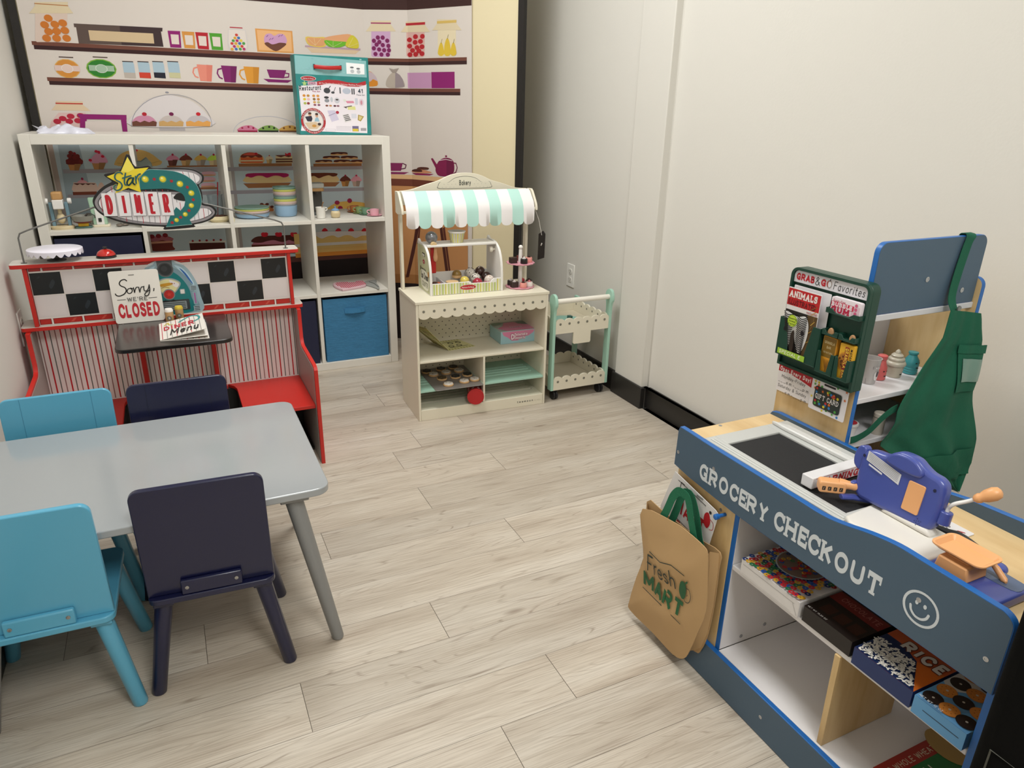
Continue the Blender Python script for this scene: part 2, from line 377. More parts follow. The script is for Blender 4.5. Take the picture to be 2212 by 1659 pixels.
# floor: laminate planks, rows along X, row pitch .1505 m
def floor():
    random.seed(4); pit = .1505; y0 = 1.188-pit*24
    known = {0: [.126], 1: [], 2: [-.06], 1.5: []}
    J = {(0): [.125], (2): [-.062], (1): [.49], (-1): [.683], (3): [.85, ], (5): [.657], (6): [.998], (4): [.292], (7): [.655], (8): [.774+.0], (9): [1.01], (11): [.755], (10): [1.297]}
    V = []; F = []; A = []; B = []
    nr = int((YB-y0)/pit)+1
    def rect(x0, y0_, x1, y1, r1, r2, z=0):
        n = len(V); V.extend([(x0, y0_, z), (x1, y0_, z), (x1, y1, z), (x0, y1, z)]); F.append((n, n+1, n+2, n+3)); A.append(r1); B.append(r2)
    for r in range(nr):
        k = r-24; ya = max(YF, y0+r*pit); yb = min(YB, y0+(r+1)*pit)
        if yb <= YF: continue
        a = J[k][0] if k in J else random.uniform(-.5, .72)
        xs = []; x = a
        while x > XL-1.22: x -= 1.22
        while x < XR+.1: xs.append(x); x += 1.22
        for x in xs:
            xa, xb = max(x, XL-.05), min(x+1.22, XR+.06)
            if xb-xa < .01: continue
            g = .0006
            rect(xa+g, ya+g*.6, xb-g, yb-g*.6, random.random(), random.random())
    me = bpy.data.meshes.new('floor')
    n = len(V); V.extend([(XL-.05, YF, -.002), (XR+.06, YF, -.002), (XR+.06, YB, -.002), (XL-.05, YB, -.002)]); F.append((n, n+1, n+2, n+3)); A.append(-1); B.append(0)
    me.from_pydata(V, [], F)
    at = me.attributes.new('plank', 'FLOAT', 'FACE'); at.data.foreach_set('value', A)
    at = me.attributes.new('tone', 'FLOAT', 'FACE'); at.data.foreach_set('value', B)
    o = bpy.data.objects.new('floor', me); C.objects.link(o); struct(o)
    mt = bpy.data.materials.new('laminate'); mt.use_nodes = True; nt = mt.node_tree; N = nt.nodes; L = nt.links; b = N['Principled BSDF']
    def node(t, **k):
        q = N.new(t)
        for a_, v_ in k.items(): setattr(q, a_, v_)
        return q
    tc = node('ShaderNodeTexCoord'); at1 = node('ShaderNodeAttribute', attribute_name='plank'); at2 = node('ShaderNodeAttribute', attribute_name='tone')
    cmb = node('ShaderNodeCombineXYZ'); m1 = node('ShaderNodeMath', operation='MULTIPLY'); m1.inputs[1].default_value = 37
    m2 = node('ShaderNodeMath', operation='MULTIPLY'); m2.inputs[1].default_value = 53
    L.new(at1.outputs['Fac'], m1.inputs[0]); L.new(at2.outputs['Fac'], m2.inputs[0]); L.new(m1.outputs[0], cmb.inputs[0]); L.new(m2.outputs[0], cmb.inputs[1])
    ad = node('ShaderNodeVectorMath', operation='ADD'); L.new(tc.outputs['Object'], ad.inputs[0]); L.new(cmb.outputs[0], ad.inputs[1])
    def noise(sc, scale, detail=5, rough=.55, dist=0):
        mp = node('ShaderNodeMapping'); mp.inputs['Scale'].default_value = sc; L.new(ad.outputs[0], mp.inputs[0])
        n_ = node('ShaderNodeTexNoise'); n_.inputs['Scale'].default_value = scale; n_.inputs['Detail'].default_value = detail; n_.inputs['Roughness'].default_value = rough; n_.inputs['Distortion'].default_value = dist
        L.new(mp.outputs[0], n_.inputs['Vector']); return n_
    def ramp(src, stops):
        r = node('ShaderNodeValToRGB'); e = r.color_ramp.elements
        while len(e) < len(stops): e.new(.5)
        for q, (p, c_) in zip(e, stops): q.position = p; q.color = c_ if len(c_) == 4 else c_
        L.new(src, r.inputs[0]); return r
    def mix(f, a_, b_, kind='MIX'):
        q = node('ShaderNodeMix', data_type='RGBA', blend_type=kind)
        if isinstance(f, float): q.inputs[0].default_value = f
        else: L.new(f, q.inputs[0])
        for s_, v_ in ((6, a_), (7, b_)):
            if isinstance(v_, tuple): q.inputs[s_].default_value = v_
            else: L.new(v_, q.inputs[s_])
        return q.outputs[2]
    big = noise((.9, 7, 1), 1.6, 3)
    base = ramp(big.outputs[0], [(.3, hexc('b6a999')), (.5, hexc('c8bdae')), (.72, hexc('d2c9bc'))])
    # flowing growth lines
    wv_mp = node('ShaderNodeMapping'); wv_mp.inputs['Scale'].default_value = (1.1, 9, 1); L.new(ad.outputs[0], wv_mp.inputs[0])
    field = noise((.75, 6.2, 1), 1.25, 2, .4, .3)
    mm = node('ShaderNodeMath', operation='MULTIPLY'); mm.inputs[1].default_value = 26; L.new(field.outputs[0], mm.inputs[0])
    fr = node('ShaderNodeMath', operation='FRACT'); L.new(mm.outputs[0], fr.inputs[0])
    ring = ramp(fr.outputs[0], [(0, (0, 0, 0, 1)), (.05, (0, 0, 0, 1)), (.14, (1, 1, 1, 1)), (.9, (1, 1, 1, 1)), (.99, (.35, .35, .35, 1))])
    brk = noise((2.2, 24, 1), 2.0, 4); brkr = ramp(brk.outputs[0], [(.44, (0, 0, 0, 1)), (.66, (1, 1, 1, 1))])
    inv = node('ShaderNodeInvert'); L.new(ring.outputs[0], inv.inputs[1])
    lm = node('ShaderNodeMath', operation='MULTIPLY'); L.new(inv.outputs[0], lm.inputs[0]); L.new(brkr.outputs[0], lm.inputs[1])
    lm2 = node('ShaderNodeMath', operation='MULTIPLY'); L.new(lm.outputs[0], lm2.inputs[0]); lm2.inputs[1].default_value = .6
    c1 = mix(lm2.outputs[0], base.outputs[0], hexc('8d7c6b'))
    fine = noise((3, 130, 1), 2.4, 4, .6); finer = ramp(fine.outputs[0], [(.38, (.62, .58, .54, 1)), (.56, (1, 1, 1, 1))])
    c2 = mix(.55, c1, finer.outputs[0], 'MULTIPLY')
    # knots
    vo_mp = node('ShaderNodeMapping'); vo_mp.inputs['Scale'].default_value = (1.7, 5.2, 1); L.new(ad.outputs[0], vo_mp.inputs[0])
    vo = node('ShaderNodeTexVoronoi'); vo.inputs['Scale'].default_value = 1.25; L.new(vo_mp.outputs[0], vo.inputs['Vector'])
    kn = ramp(vo.outputs['Distance'], [(.0, (1, 1, 1, 1)), (.04, (.6, .6, .6, 1)), (.085, (0, 0, 0, 1))])
    km = node('ShaderNodeMath', operation='MULTIPLY'); L.new(kn.outputs[0], km.inputs[0]); km.inputs[1].default_value = .75
    c3 = mix(km.outputs[0], c2, hexc('77614f'))
    tn = node('ShaderNodeMapRange'); L.new(at2.outputs['Fac'], tn.inputs[0]); tn.inputs[3].default_value = .90; tn.inputs[4].default_value = 1.05
    c4 = node('ShaderNodeVectorMath', operation='SCALE'); L.new(c3, c4.inputs[0]); L.new(tn.outputs[0], c4.inputs['Scale'])
    gt = node('ShaderNodeMath', operation='LESS_THAN'); L.new(at1.outputs['Fac'], gt.inputs[0]); gt.inputs[1].default_value = -.5
    c5 = mix(gt.outputs[0], c4.outputs[0], hexc('6e6052'))
    L.new(c5, b.inputs['Base Color']); b.inputs['Roughness'].default_value = .42
    bp = node('ShaderNodeBump'); bp.inputs['Strength'].default_value = .12; bp.inputs['Distance'].default_value = .001; L.new(fine.outputs[0], bp.inputs['Height']); L.new(bp.outputs[0], b.inputs['Normal'])
    me.materials.append(mt)
floor()
def sbox(name, mt, *a, bev=0): return struct(box(name, None, mt, *a, bev=bev))
sbox('ceiling', mat('e8e6e0', .8), XL-.1, YF-.1, CEIL, XR+.15, YB+.1, CEIL+.08)
sbox('wall_left', WALL, XL-.1, YF-.1, 0, XL, YB+.1, CEIL)
sbox('wall_back', WALL, XL-.1, YB, 0, XR+.15, YB+.1, CEIL)
sbox('wall_front', WALL, XL-.1, YF-.1, 0, XR+.15, YF, CEIL)
w_ = MB(); w_.prism([(XR, YF), (XR+.12, YF), (XR+.12, YB), (1.812, YB), (1.812, 2.60), (XR2, 2.60), (XR2, 2.385), (XR, 2.385)], 0, CEIL, 'z')
struct(w_.build('wall_right', None, WALL, bev=.004, seg=2))
BB = mat('23211f', .45)
b_ = MB(); t_ = .011
b_.prism([(XR-t_, YF), (XR+.01, YF), (XR+.01, 2.37), (XR2+.01, 2.37), (XR2+.01, 2.61), (1.822, 2.61), (1.822, YB), (1.812-t_, YB), (1.812-t_, 2.612), (XR2-t_, 2.612), (XR2-t_, 2.374), (XR-t_, 2.374)], 0, .101, 'z')
struct(b_.build('baseboard_right', None, BB, bev=.003))
struct(box('baseboard_left', None, BB, XL, YF, 0, XL+.011, YB, .101))
struct(box('baseboard_back', None, BB, XL, YB-.011, 0, XR, YB, .101))
for i, (lx, ly, e) in enumerate(LIGHTS):
    t = thing('ceiling_light', 'flat rectangular ceiling light panel '+('over the play corner' if i == 0 else 'behind the photographer'), 'light', (lx, ly, CEIL-.03))
    f = MB()
    for q in ((-.3, -.6, -.28, .6), (.28, -.6, .3, .6), (-.28, -.6, .28, -.58), (-.28, .58, .28, .6)): f.box(lx+q[0], ly+q[1], CEIL-.045, lx+q[2], ly+q[3], CEIL)
    f.build('frame', t, mat('e8e8e6', .4))
    box('diffuser', t, mat('fffaf0', .5, emit=1.2), lx-.28, ly-.58, CEIL-.02, lx+.28, ly+.58, CEIL-.012, bev=0)
# wall outlets
def outlet(label, p, ny):
    """ny: +1 plate on right wall (faces -X), -1 on left wall"""
    t = thing('wall_outlet', label, 'outlet', p); s_ = -1 if ny > 0 else 1
    x, y, z = p; W_ = mat('eeece6', .35)
    xa, xb = sorted((x, x+s_*.005)); box('cover_plate', t, W_, xa, y-.036, z-.058, xb, y+.036, z+.058, bev=.002)
    for dz in (-.021, .021):
        d = MB().prism([(y+.017*cos(a)*1.0, z+dz+.0145*max(-.85, min(.85, sin(a)))*1.1) for a in [2*pi*k/24 for k in range(24)]], *sorted((x+s_*.005, x+s_*.0072)), 'x')
        r = d.build('socket', t, mat('e4e1da', .35))
        h = MB(); xs = sorted((x+s_*.0071, x+s_*.0078))
        h.box(xs[0], y-.008, z+dz-.001, xs[1], y-.0062, z+dz+.007); h.box(xs[0], y+.006, z+dz-.001, xs[1], y+.0078, z+dz+.006); h.box(xs[0], y-.002, z+dz-.009, xs[1], y+.002, z+dz-.005)
        h.build('slot', r, mat('4a4640', .6))
    s2 = MB().lathe([(.0028, 0), (.0028, .0012)], (0, 0, 0), 10).build('screw', t, mat('c8c4bc', .3), world=False)
    s2.location = (s_*.005, 0, 0); s2.rotation_euler = (0, s_*pi/2, 0)
outlet('white double wall outlet on the right wall above the bakery cart', (1.812, 3.07, .463), 1)
outlet('white wall outlet plate on the left wall beside the red diner play set', (XL, 2.77, .523), -1)

# ================================================================ BACKDROP
PLAN = [(-.48, 3.86), (1.01, 3.86), (1.205, 3.745), (1.562, 3.168)]
SEG = []; s0_ = 0
for (x0, y0), (x1, y1) in zip(PLAN, PLAN[1:]):
    L_ = sqrt((x1-x0)**2+(y1-y0)**2); SEG.append((x0, y0, x1, y1, s0_, L_)); s0_ += L_
def ban(s_, z, off=0):
    for (x0, y0, x1, y1, a, L_) in SEG:
        if s_ <= a+L_ or a == SEG[-1][4]: break
    t = Vector(((x1-x0)/L_, (y1-y0)/L_, 0)); n = Vector((t.y, -t.x, 0)); i = [q[4] for q in SEG].index(a); k = (s_-a)/L_
    def mt(j):
        if j < 0 or j+1 >= len(SEG): return 0
        A, B = SEG[j], SEG[j+1]; an = atan2(B[3]-B[1], B[2]-B[0])-atan2(A[3]-A[1], A[2]-A[0]); return math.tan(an/2)
    return Vector((x0, y0, z))+t*(s_-a+off*(-mt(i-1)*(1-k)+mt(i)*k))+n*off, n
SE = s0_
def sheet(name, sa, sb, za, zb, o0, o1, mt, parent, ripple=0, nz=2):
    m_ = MB(); ss = sorted(set([sa, sb]+[q[4] for q in SEG if sa < q[4] < sb]))
    zs = [za+(zb-za)*i/nz for i in range(nz+1)]; vs = []; fs = []
    for off in (o0, o1):
        for s_ in ss:
            for z in zs: vs.append(ban(s_, z, off)[0])
    n1 = len(zs); n2 = len(ss)*n1
    for i in range(len(ss)-1):
        for j in range(nz):
            a = i*n1+j; b = a+n1
            fs.append((a, a+1, b+1, b)); fs.append((n2+a, n2+b, n2+b+1, n2+a+1))
    for j in range(nz):
        a = j; fs.append((a, n2+a, n2+a+1, a+1)); a = (len(ss)-1)*n1+j; fs.append((a, a+1, n2+a+1, n2+a))
    for i in range(len(ss)-1):
        a = i*n1; b = a+n1; fs.append((a, b, n2+b, n2+a)); a += nz; b += nz; fs.append((a, n2+a, n2+b, b))
    m_.add(vs, fs); return m_.build(name, parent, mt, smooth=20)
t = thing('backdrop_stand', 'tall cream cloth screen in a black edged frame along the back wall', 'screen', (.6, 3.9, 0))
CREAM = mat('e3d6b2', .8, bump=.2, bscale=14)
sheet('cloth_panel', .028, SE-.03, .02, 2.1, -.012, -.004, CREAM, t)
BLK = mat('17120f', .6)
for s_, nm in ((.0, 'side_post'), (SE-.03, 'side_post')): sheet(nm, s_, s_+.03, 0, 2.12, -.02, .006, BLK, t)
sheet('top_rail', 0, SE, 2.1, 2.13, -.02, .006, BLK, t)
t = thing('printed_backdrop', 'hanging cloth backdrop printed with cartoon shelves of jars, cups, cakes and pastries', 'backdrop', (.5, 3.85, 0))
sheet('cloth', .035, 2.108, .04, 2.08, .004, .006, mat('d6cdc6', .85, bump=.35, bscale=9), t, nz=24)
PRINT=[
('R','a9b6bb',[.06,.4,1.465,1.1]),
('P','8e9ba1',[(.08,1.057),(.162,1.057),(.175,.833),(.148,.674),(.066,.678)]),
('R','a08f86',[.005,.4,.06,1.115]),
('R','c3b9ad',[.025,.4,.04,1.115]),
('R','98918f',[.755,.4,.805,1.1]),
('R','c6c0ba',[.775,.4,.79,1.1]),
('R','8f8a90',[.08,.936,1.465,.954]),
('R','8f8a90',[.08,.826,1.465,.843]),
('R','4a2a24',[0,.448,1.475,.498]),
('R','120a0a',[0,.219,1.475,.468]),
('R','45231c',[0,.179,1.475,.219]),
('R','c08a58',[1.45,.15,2.083,.912]),
('R','d8b083',[1.45,.89,2.083,.912]),
('R','6b3626',[1.45,.854,2.083,.89]),
('R','1c0e10',[1.45,0,2.083,.326]),
('R','a87342',[1.45,.326,2.083,.376]),
('P','4a1f18',[(1.738,.665),(1.764,.668),(1.68,.361),(1.662,.358)]),
('P','5a2a20',[(1.758,.644),(1.767,.653),(1.753,.551),(1.737,.549)]),
('P','4a1f18',[(1.893,.68),(1.912,.681),(1.953,.424),(1.933,.421)]),
('P','5a2a20',[(1.919,.652),(1.933,.661),(1.968,.426),(1.956,.424)]),
('R','3a1f1c',[.05,1.692,2.15,2.092]),
('R','6e4235',[.06,1.459,2.079,1.474]),
('R','35191a',[.065,1.443,2.079,1.459]),
('R','6e4235',[.09,1.32,2.039,1.335]),
('R','35191a',[.095,1.305,2.039,1.32]),
('P','d7c3b7',[(.095,1.586),(.213,1.594),(.193,1.483),(.184,1.476),(.08,1.471),(.074,1.476)]),
('P','d9c9a9',[(.1,1.623),(.222,1.632),(.218,1.617),(.234,1.59),(.072,1.579),(.098,1.608)]),
('R','b0713f',[.098,1.619,.22,1.616]),
('E','c8742a',[.138,1.565,.016,.014]),
('E','c8742a',[.12,1.539,.016,.014]),
('E','c8742a',[.158,1.543,.016,.014]),
('E','c8742a',[.188,1.55,.016,.014]),
('E','c8742a',[.13,1.514,.016,.014]),
('E','c8742a',[.16,1.517,.016,.014]),
('E','c8742a',[.191,1.522,.016,.014]),
('E','c8742a',[.118,1.488,.016,.014]),
('E','c8742a',[.155,1.49,.016,.014]),
('E','c8742a',[.192,1.492,.016,.014]),
('P','5a4a44',[(.228,1.551),(.574,1.555),(.571,1.54),(.565,1.54),(.567,1.478),(.234,1.474),(.235,1.537),(.228,1.537)]),
('P','3c2c2e',[(.403,1.553),(.574,1.555),(.571,1.54),(.565,1.54),(.567,1.478),(.399,1.476)]),
('P','cdb592',[(.279,1.528),(.532,1.53),(.531,1.489),(.279,1.488)]),
('P','8a1a6a',[(.593,1.545),(.645,1.546),(.644,1.539),(.641,1.477),(.595,1.477),(.593,1.538)]),
('P','dccfc6',[(.603,1.531),(.636,1.531),(.634,1.491),(.603,1.491)]),
('P','cf8f45',[(.651,1.546),(.704,1.546),(.703,1.539),(.7,1.477),(.654,1.477),(.651,1.538)]),
('P','dccfc6',[(.661,1.531),(.695,1.531),(.693,1.491),(.661,1.491)]),
('P','b01f2c',[(.707,1.546),(.761,1.546),(.76,1.539),(.758,1.476),(.711,1.477),(.708,1.538)]),
('P','dccfc6',[(.718,1.531),(.752,1.531),(.75,1.49),(.718,1.491)]),
('P','4f9a2e',[(.766,1.546),(.821,1.546),(.82,1.539),(.819,1.476),(.77,1.476),(.767,1.538)]),
('P','dccfc6',[(.777,1.531),(.812,1.531),(.81,1.49),(.778,1.491)]),
('S','cfc9c8',[(.851,1.56),(.86,1.567),(.919,1.568),(.928,1.556),(.925,1.482),(.847,1.481)]),
('S','ddd3cc',[(.853,1.559),(.862,1.564),(.917,1.565),(.925,1.556),(.921,1.484),(.851,1.484)]),
('R','b02038',[.859,1.573,.915,1.577]),
('E','c8453a',[.885,1.544,.007,.006]),
('E','d7a23a',[.877,1.531,.007,.006]),
('E','3a6fb0',[.893,1.532,.007,.006]),
('E','4f9a4a',[.868,1.519,.007,.006]),
('E','b0306a',[.885,1.52,.007,.006]),
('E','d8c24a',[.902,1.521,.007,.006]),
('E','c8453a',[.861,1.507,.007,.006]),
('E','d7a23a',[.878,1.508,.007,.006]),
('E','3a6fb0',[.895,1.509,.007,.006]),
('E','4f9a4a',[.913,1.51,.007,.006]),
('E','b0306a',[.87,1.495,.007,.006]),
('E','d8c24a',[.886,1.496,.007,.006]),
('E','c8453a',[.904,1.497,.007,.006]),
('E','d7a23a',[.859,1.483,.007,.006]),
('E','3a6fb0',[.877,1.484,.007,.006]),
('E','4f9a4a',[.895,1.485,.007,.006]),
('E','b0306a',[.912,1.486,.007,.006]),
('P','d99a55',[(.971,1.577),(1.141,1.576),(1.14,1.479),(.971,1.478)]),
('P','e6b27c',[(.978,1.571),(1.134,1.57),(1.132,1.485),(.979,1.485)]),
('S','c99ac0',[(1.007,1.535),(1.017,1.554),(1.039,1.559),(1.056,1.55),(1.076,1.56),(1.1,1.558),(1.111,1.54),(1.106,1.52),(1.056,1.485),(1.013,1.512)]),
('S','6b4030',[(1.007,1.515),(1.023,1.521),(1.04,1.513),(1.059,1.516),(1.078,1.522),(1.108,1.519),(1.089,1.501),(1.056,1.484),(1.021,1.501)]),
('L','6a3080',[(1.019,1.544),(1.027,1.551)],.002),
('L','6a3080',[(1.042,1.534),(1.05,1.541)],.002),
('L','6a3080',[(1.074,1.547),(1.083,1.554)],.002),
('L','6a3080',[(1.087,1.551),(1.095,1.558)],.002),
('L','6a3080',[(1.03,1.53),(1.038,1.538)],.002),
('P','d9bfa0',[(1.196,1.516),(1.468,1.511),(1.442,1.49),(1.225,1.486)]),
('P','b79aa8',[(1.196,1.517),(1.469,1.516),(1.467,1.507),(1.195,1.509)]),
('S','e0c25a',[(1.201,1.553),(1.248,1.555),(1.3,1.556),(1.291,1.515),(1.218,1.517)]),
('S','dba06e',[(1.207,1.549),(1.248,1.552),(1.292,1.55),(1.285,1.519),(1.223,1.52)]),
('S','dfa274',[(1.294,1.556),(1.359,1.571),(1.422,1.577),(1.42,1.546),(1.351,1.539),(1.302,1.545)]),
('S','6db52e',[(1.29,1.543),(1.345,1.543),(1.407,1.54),(1.368,1.517),(1.312,1.517)]),
('S','cfc23a',[(1.425,1.574),(1.452,1.559),(1.46,1.537),(1.453,1.516),(1.406,1.518),(1.394,1.533)]),
('L','eadfb0',[(1.245,1.519),(1.212,1.548)],.001),
('L','eadfb0',[(1.245,1.519),(1.242,1.551)],.001),
('L','eadfb0',[(1.245,1.519),(1.275,1.55)],.001),
('L','eadfb0',[(1.331,1.516),(1.299,1.539)],.001),
('L','eadfb0',[(1.331,1.516),(1.333,1.542)],.001),
('L','eadfb0',[(1.331,1.516),(1.376,1.539)],.001),
('L','eadfb0',[(1.406,1.519),(1.434,1.564)],.001),
('L','eadfb0',[(1.406,1.519),(1.457,1.539)],.001),
('P','c9a3c6',[(1.529,1.601),(1.627,1.602),(1.622,1.487),(1.612,1.48),(1.532,1.479),(1.523,1.485)]),
('P','d9c9a9',[(1.528,1.643),(1.632,1.644),(1.63,1.627),(1.655,1.597),(1.5,1.595),(1.529,1.626)]),
('R','9a2a60',[1.528,1.63,1.631,1.635]),
('E','7a1f5a',[1.54,1.553,.011,.01]),
('E','7a1f5a',[1.561,1.568,.011,.01]),
('E','7a1f5a',[1.586,1.568,.011,.01]),
('E','7a1f5a',[1.609,1.554,.011,.01]),
('E','7a1f5a',[1.553,1.536,.011,.01]),
('E','7a1f5a',[1.585,1.534,.011,.01]),
('E','7a1f5a',[1.614,1.531,.011,.01]),
('E','7a1f5a',[1.538,1.519,.011,.01]),
('E','7a1f5a',[1.565,1.514,.011,.01]),
('E','7a1f5a',[1.591,1.511,.011,.01]),
('E','7a1f5a',[1.616,1.511,.011,.01]),
('E','7a1f5a',[1.545,1.493,.011,.01]),
('E','7a1f5a',[1.576,1.491,.011,.01]),
('E','7a1f5a',[1.609,1.491,.011,.01]),
('E','7a1f5a',[1.568,1.548,.011,.01]),
('P','d2a9a2',[(1.709,1.6),(1.824,1.596),(1.82,1.486),(1.808,1.479),(1.715,1.481),(1.705,1.488)]),
('P','d9c9a9',[(1.708,1.642),(1.829,1.637),(1.827,1.621),(1.859,1.59),(1.68,1.594),(1.708,1.625)]),
('R','b02530',[1.707,1.623,1.828,1.634]),
('E','b01f28',[1.726,1.559,.016,.011]),
('E','b01f28',[1.765,1.572,.016,.011]),
('E','b01f28',[1.809,1.572,.015,.011]),
('E','b01f28',[1.762,1.547,.016,.011]),
('E','b01f28',[1.796,1.55,.016,.011]),
('E','b01f28',[1.726,1.531,.016,.011]),
('E','b01f28',[1.805,1.526,.016,.011]),
('E','b01f28',[1.773,1.523,.016,.011]),
('E','b01f28',[1.744,1.511,.016,.011]),
('E','b01f28',[1.727,1.492,.016,.011]),
('E','b01f28',[1.764,1.493,.016,.011]),
('E','b01f28',[1.804,1.495,.016,.011]),
('E','b01f28',[1.785,1.508,.016,.011]),
('P','e0d2b2',[(1.906,1.602),(2.015,1.598),(2.014,1.485),(2.003,1.478),(1.914,1.48),(1.903,1.487)]),
('P','d9c9a9',[(1.903,1.643),(2.02,1.637),(2.018,1.622),(2.049,1.591),(1.871,1.597),(1.904,1.626)]),
('R','d0b060',[1.902,1.624,2.019,1.635]),
('S','d8b83a',[(1.919,1.538),(1.931,1.538),(1.941,1.51),(1.943,1.491),(1.924,1.482),(1.905,1.491),(1.907,1.511)]),
('L','6a5a30',[(1.925,1.538),(1.932,1.556)],.002),
('S','d8b83a',[(1.958,1.556),(1.97,1.556),(1.98,1.528),(1.981,1.49),(1.962,1.481),(1.944,1.491),(1.946,1.529)]),
('L','6a5a30',[(1.964,1.556),(1.97,1.574)],.002),
('S','d8b83a',[(1.994,1.536),(2.006,1.536),(2.016,1.508),(2.017,1.489),(1.999,1.481),(1.981,1.49),(1.983,1.509)]),
('L','6a5a30',[(2,1.536),(2.006,1.554)],.002),
('E','d8a85a',[.173,1.372,.048,.038]),
('E','cf8a3a',[.173,1.372,.044,.035]),
('R','d9c0b8',[.126,1.362,.221,1.384]),
('E','e6ddd6',[.173,1.372,.023,.018]),
('E','dcc4ba',[.173,1.372,.02,.016]),
('R','4a3430',[.149,1.415,.203,1.419]),
('E','7aa83a',[.304,1.377,.059,.039]),
('E','2a7a2a',[.304,1.377,.054,.035]),
('R','9fb8a0',[.256,1.367,.354,1.39]),
('E','cfd8cc',[.304,1.377,.024,.018]),
('E','a3bca6',[.304,1.377,.021,.016]),
('R','4a3430',[.278,1.421,.335,1.425]),
('P','a5bccb',[(.392,1.408),(.433,1.408),(.436,1.4),(.435,1.342),(.39,1.343),(.39,1.399)]),
('P','b8ada4',[(.39,1.365),(.436,1.365),(.435,1.342),(.39,1.343)]),
('R','3a3234',[.39,1.408,.434,1.412]),
('P','a5bccb',[(.452,1.411),(.495,1.411),(.498,1.403),(.497,1.344),(.451,1.345),(.451,1.402)]),
('P','c8402e',[(.451,1.368),(.497,1.368),(.497,1.344),(.451,1.345)]),
('R','3a3234',[.451,1.41,.496,1.414]),
('P','a5bccb',[(.512,1.413),(.555,1.413),(.558,1.405),(.558,1.346),(.511,1.348),(.511,1.404)]),
('P','20202e',[(.511,1.37),(.558,1.37),(.558,1.346),(.511,1.348)]),
('R','3a3234',[.511,1.413,.556,1.417]),
('P','a5bccb',[(.574,1.416),(.618,1.416),(.621,1.408),(.621,1.349),(.574,1.35),(.573,1.407)]),
('P','c4c098',[(.574,1.372),(.621,1.372),(.621,1.349),(.574,1.35)]),
('R','3a3234',[.573,1.416,.619,1.42]),
('L','e08a78',[(.698,1.399),(.682,1.394),(.676,1.376),(.684,1.359),(.695,1.355)],.006),
('P','e08a78',[(.696,1.411),(.764,1.41),(.752,1.34),(.703,1.341)]),
('P','d67c6c',[(.738,1.411),(.764,1.41),(.752,1.34),(.731,1.34)]),
('L','7e1f66',[(.802,1.398),(.786,1.393),(.781,1.376),(.789,1.359),(.8,1.354)],.006),
('P','7e1f66',[(.801,1.411),(.871,1.41),(.859,1.339),(.809,1.34)]),
('P','6e1858',[(.843,1.41),(.871,1.41),(.859,1.339),(.837,1.339)]),
('L','d99535',[(.902,1.398),(.885,1.393),(.88,1.375),(.889,1.358),(.9,1.353)],.006),
('P','d99535',[(.901,1.411),(.972,1.41),(.961,1.338),(.91,1.338)]),
('P','c8862c',[(.944,1.41),(.972,1.41),(.961,1.338),(.939,1.338)]),
('P','7e1f66',[(1.006,1.402),(1.097,1.402),(1.082,1.365),(1.016,1.366)]),
('L','7e1f66',[(1.091,1.389),(1.108,1.387),(1.105,1.372),(1.084,1.369)],.005),
('P','7e1f66',[(.986,1.36),(1.12,1.358),(1.099,1.346),(1.008,1.346)]),
('S','d98a2a',[(1.48,1.37),(1.488,1.399),(1.511,1.413),(1.536,1.394),(1.548,1.371),(1.544,1.345),(1.478,1.344)]),
('S','c8b4bc',[(1.487,1.393),(1.511,1.411),(1.54,1.391),(1.548,1.368),(1.526,1.376),(1.509,1.364),(1.486,1.376)]),
('S','b5a89c',[(1.596,1.342),(1.596,1.372),(1.618,1.401),(1.638,1.41),(1.657,1.405),(1.682,1.379),(1.691,1.344),(1.641,1.336)]),
('P','94868a',[(1.644,1.411),(1.667,1.399),(1.682,1.379),(1.691,1.344),(1.641,1.337)]),
('P','9c9088',[(1.612,1.429),(1.635,1.424),(1.665,1.43),(1.648,1.408),(1.628,1.409)]),
('R','c08fb4',[1.708,1.337,1.858,1.409]),
('R','8a1a6a',[1.86,1.337,2.005,1.411]),
('P','d9b9b6',[(.073,1.156),(.108,1.192),(.211,1.194),(.21,1.158),(.206,1.104),(.051,1.103)]),
('E','b0203a',[.119,1.168,.015,.011]),
('E','b0203a',[.151,1.178,.015,.011]),
('E','b0203a',[.176,1.16,.015,.011]),
('E','b0203a',[.19,1.181,.015,.011]),
('E','b0203a',[.096,1.156,.015,.011]),
('E','b0203a',[.142,1.157,.015,.011]),
('P','d9c3a6',[(.105,1.24),(.209,1.24),(.206,1.227),(.233,1.201),(.082,1.202),(.104,1.226)]),
('R','b8382e',[.103,1.228,.207,1.233]),
('P','8a1a6a',[(.178,1.188),(.372,1.187),(.37,1.168),(.35,1.167),(.211,1.167),(.186,1.171)]),
('P','8a1a6a',[(.186,1.171),(.212,1.169),(.194,1.098),(.173,1.098)]),
('P','8a1a6a',[(.347,1.169),(.369,1.169),(.365,1.111),(.346,1.113)]),
('P','dcd0ca',[(.204,1.158),(.345,1.158),(.344,1.105),(.195,1.104)]),
('S','d6cfd0',[(.389,1.14),(.405,1.192),(.454,1.244),(.525,1.273),(.581,1.275),(.658,1.249),(.71,1.197),(.725,1.143)]),
('L','8a8a94',[(.385,1.138),(.39,1.16),(.399,1.181),(.412,1.201),(.429,1.219),(.448,1.236),(.47,1.25),(.494,1.262),(.519,1.27),(.546,1.276),(.572,1.279),(.599,1.278),(.624,1.273),(.648,1.266),(.67,1.255),(.689,1.241),(.705,1.225),(.717,1.206),(.725,1.186),(.729,1.164),(.728,1.142)],.002),
('R','b4adb0',[.499,1.121,.609,1.134]),
('R','bdb4b4',[.38,1.139,.732,1.139]),
('E','8a8a94',[.554,1.287,.008,.004]),
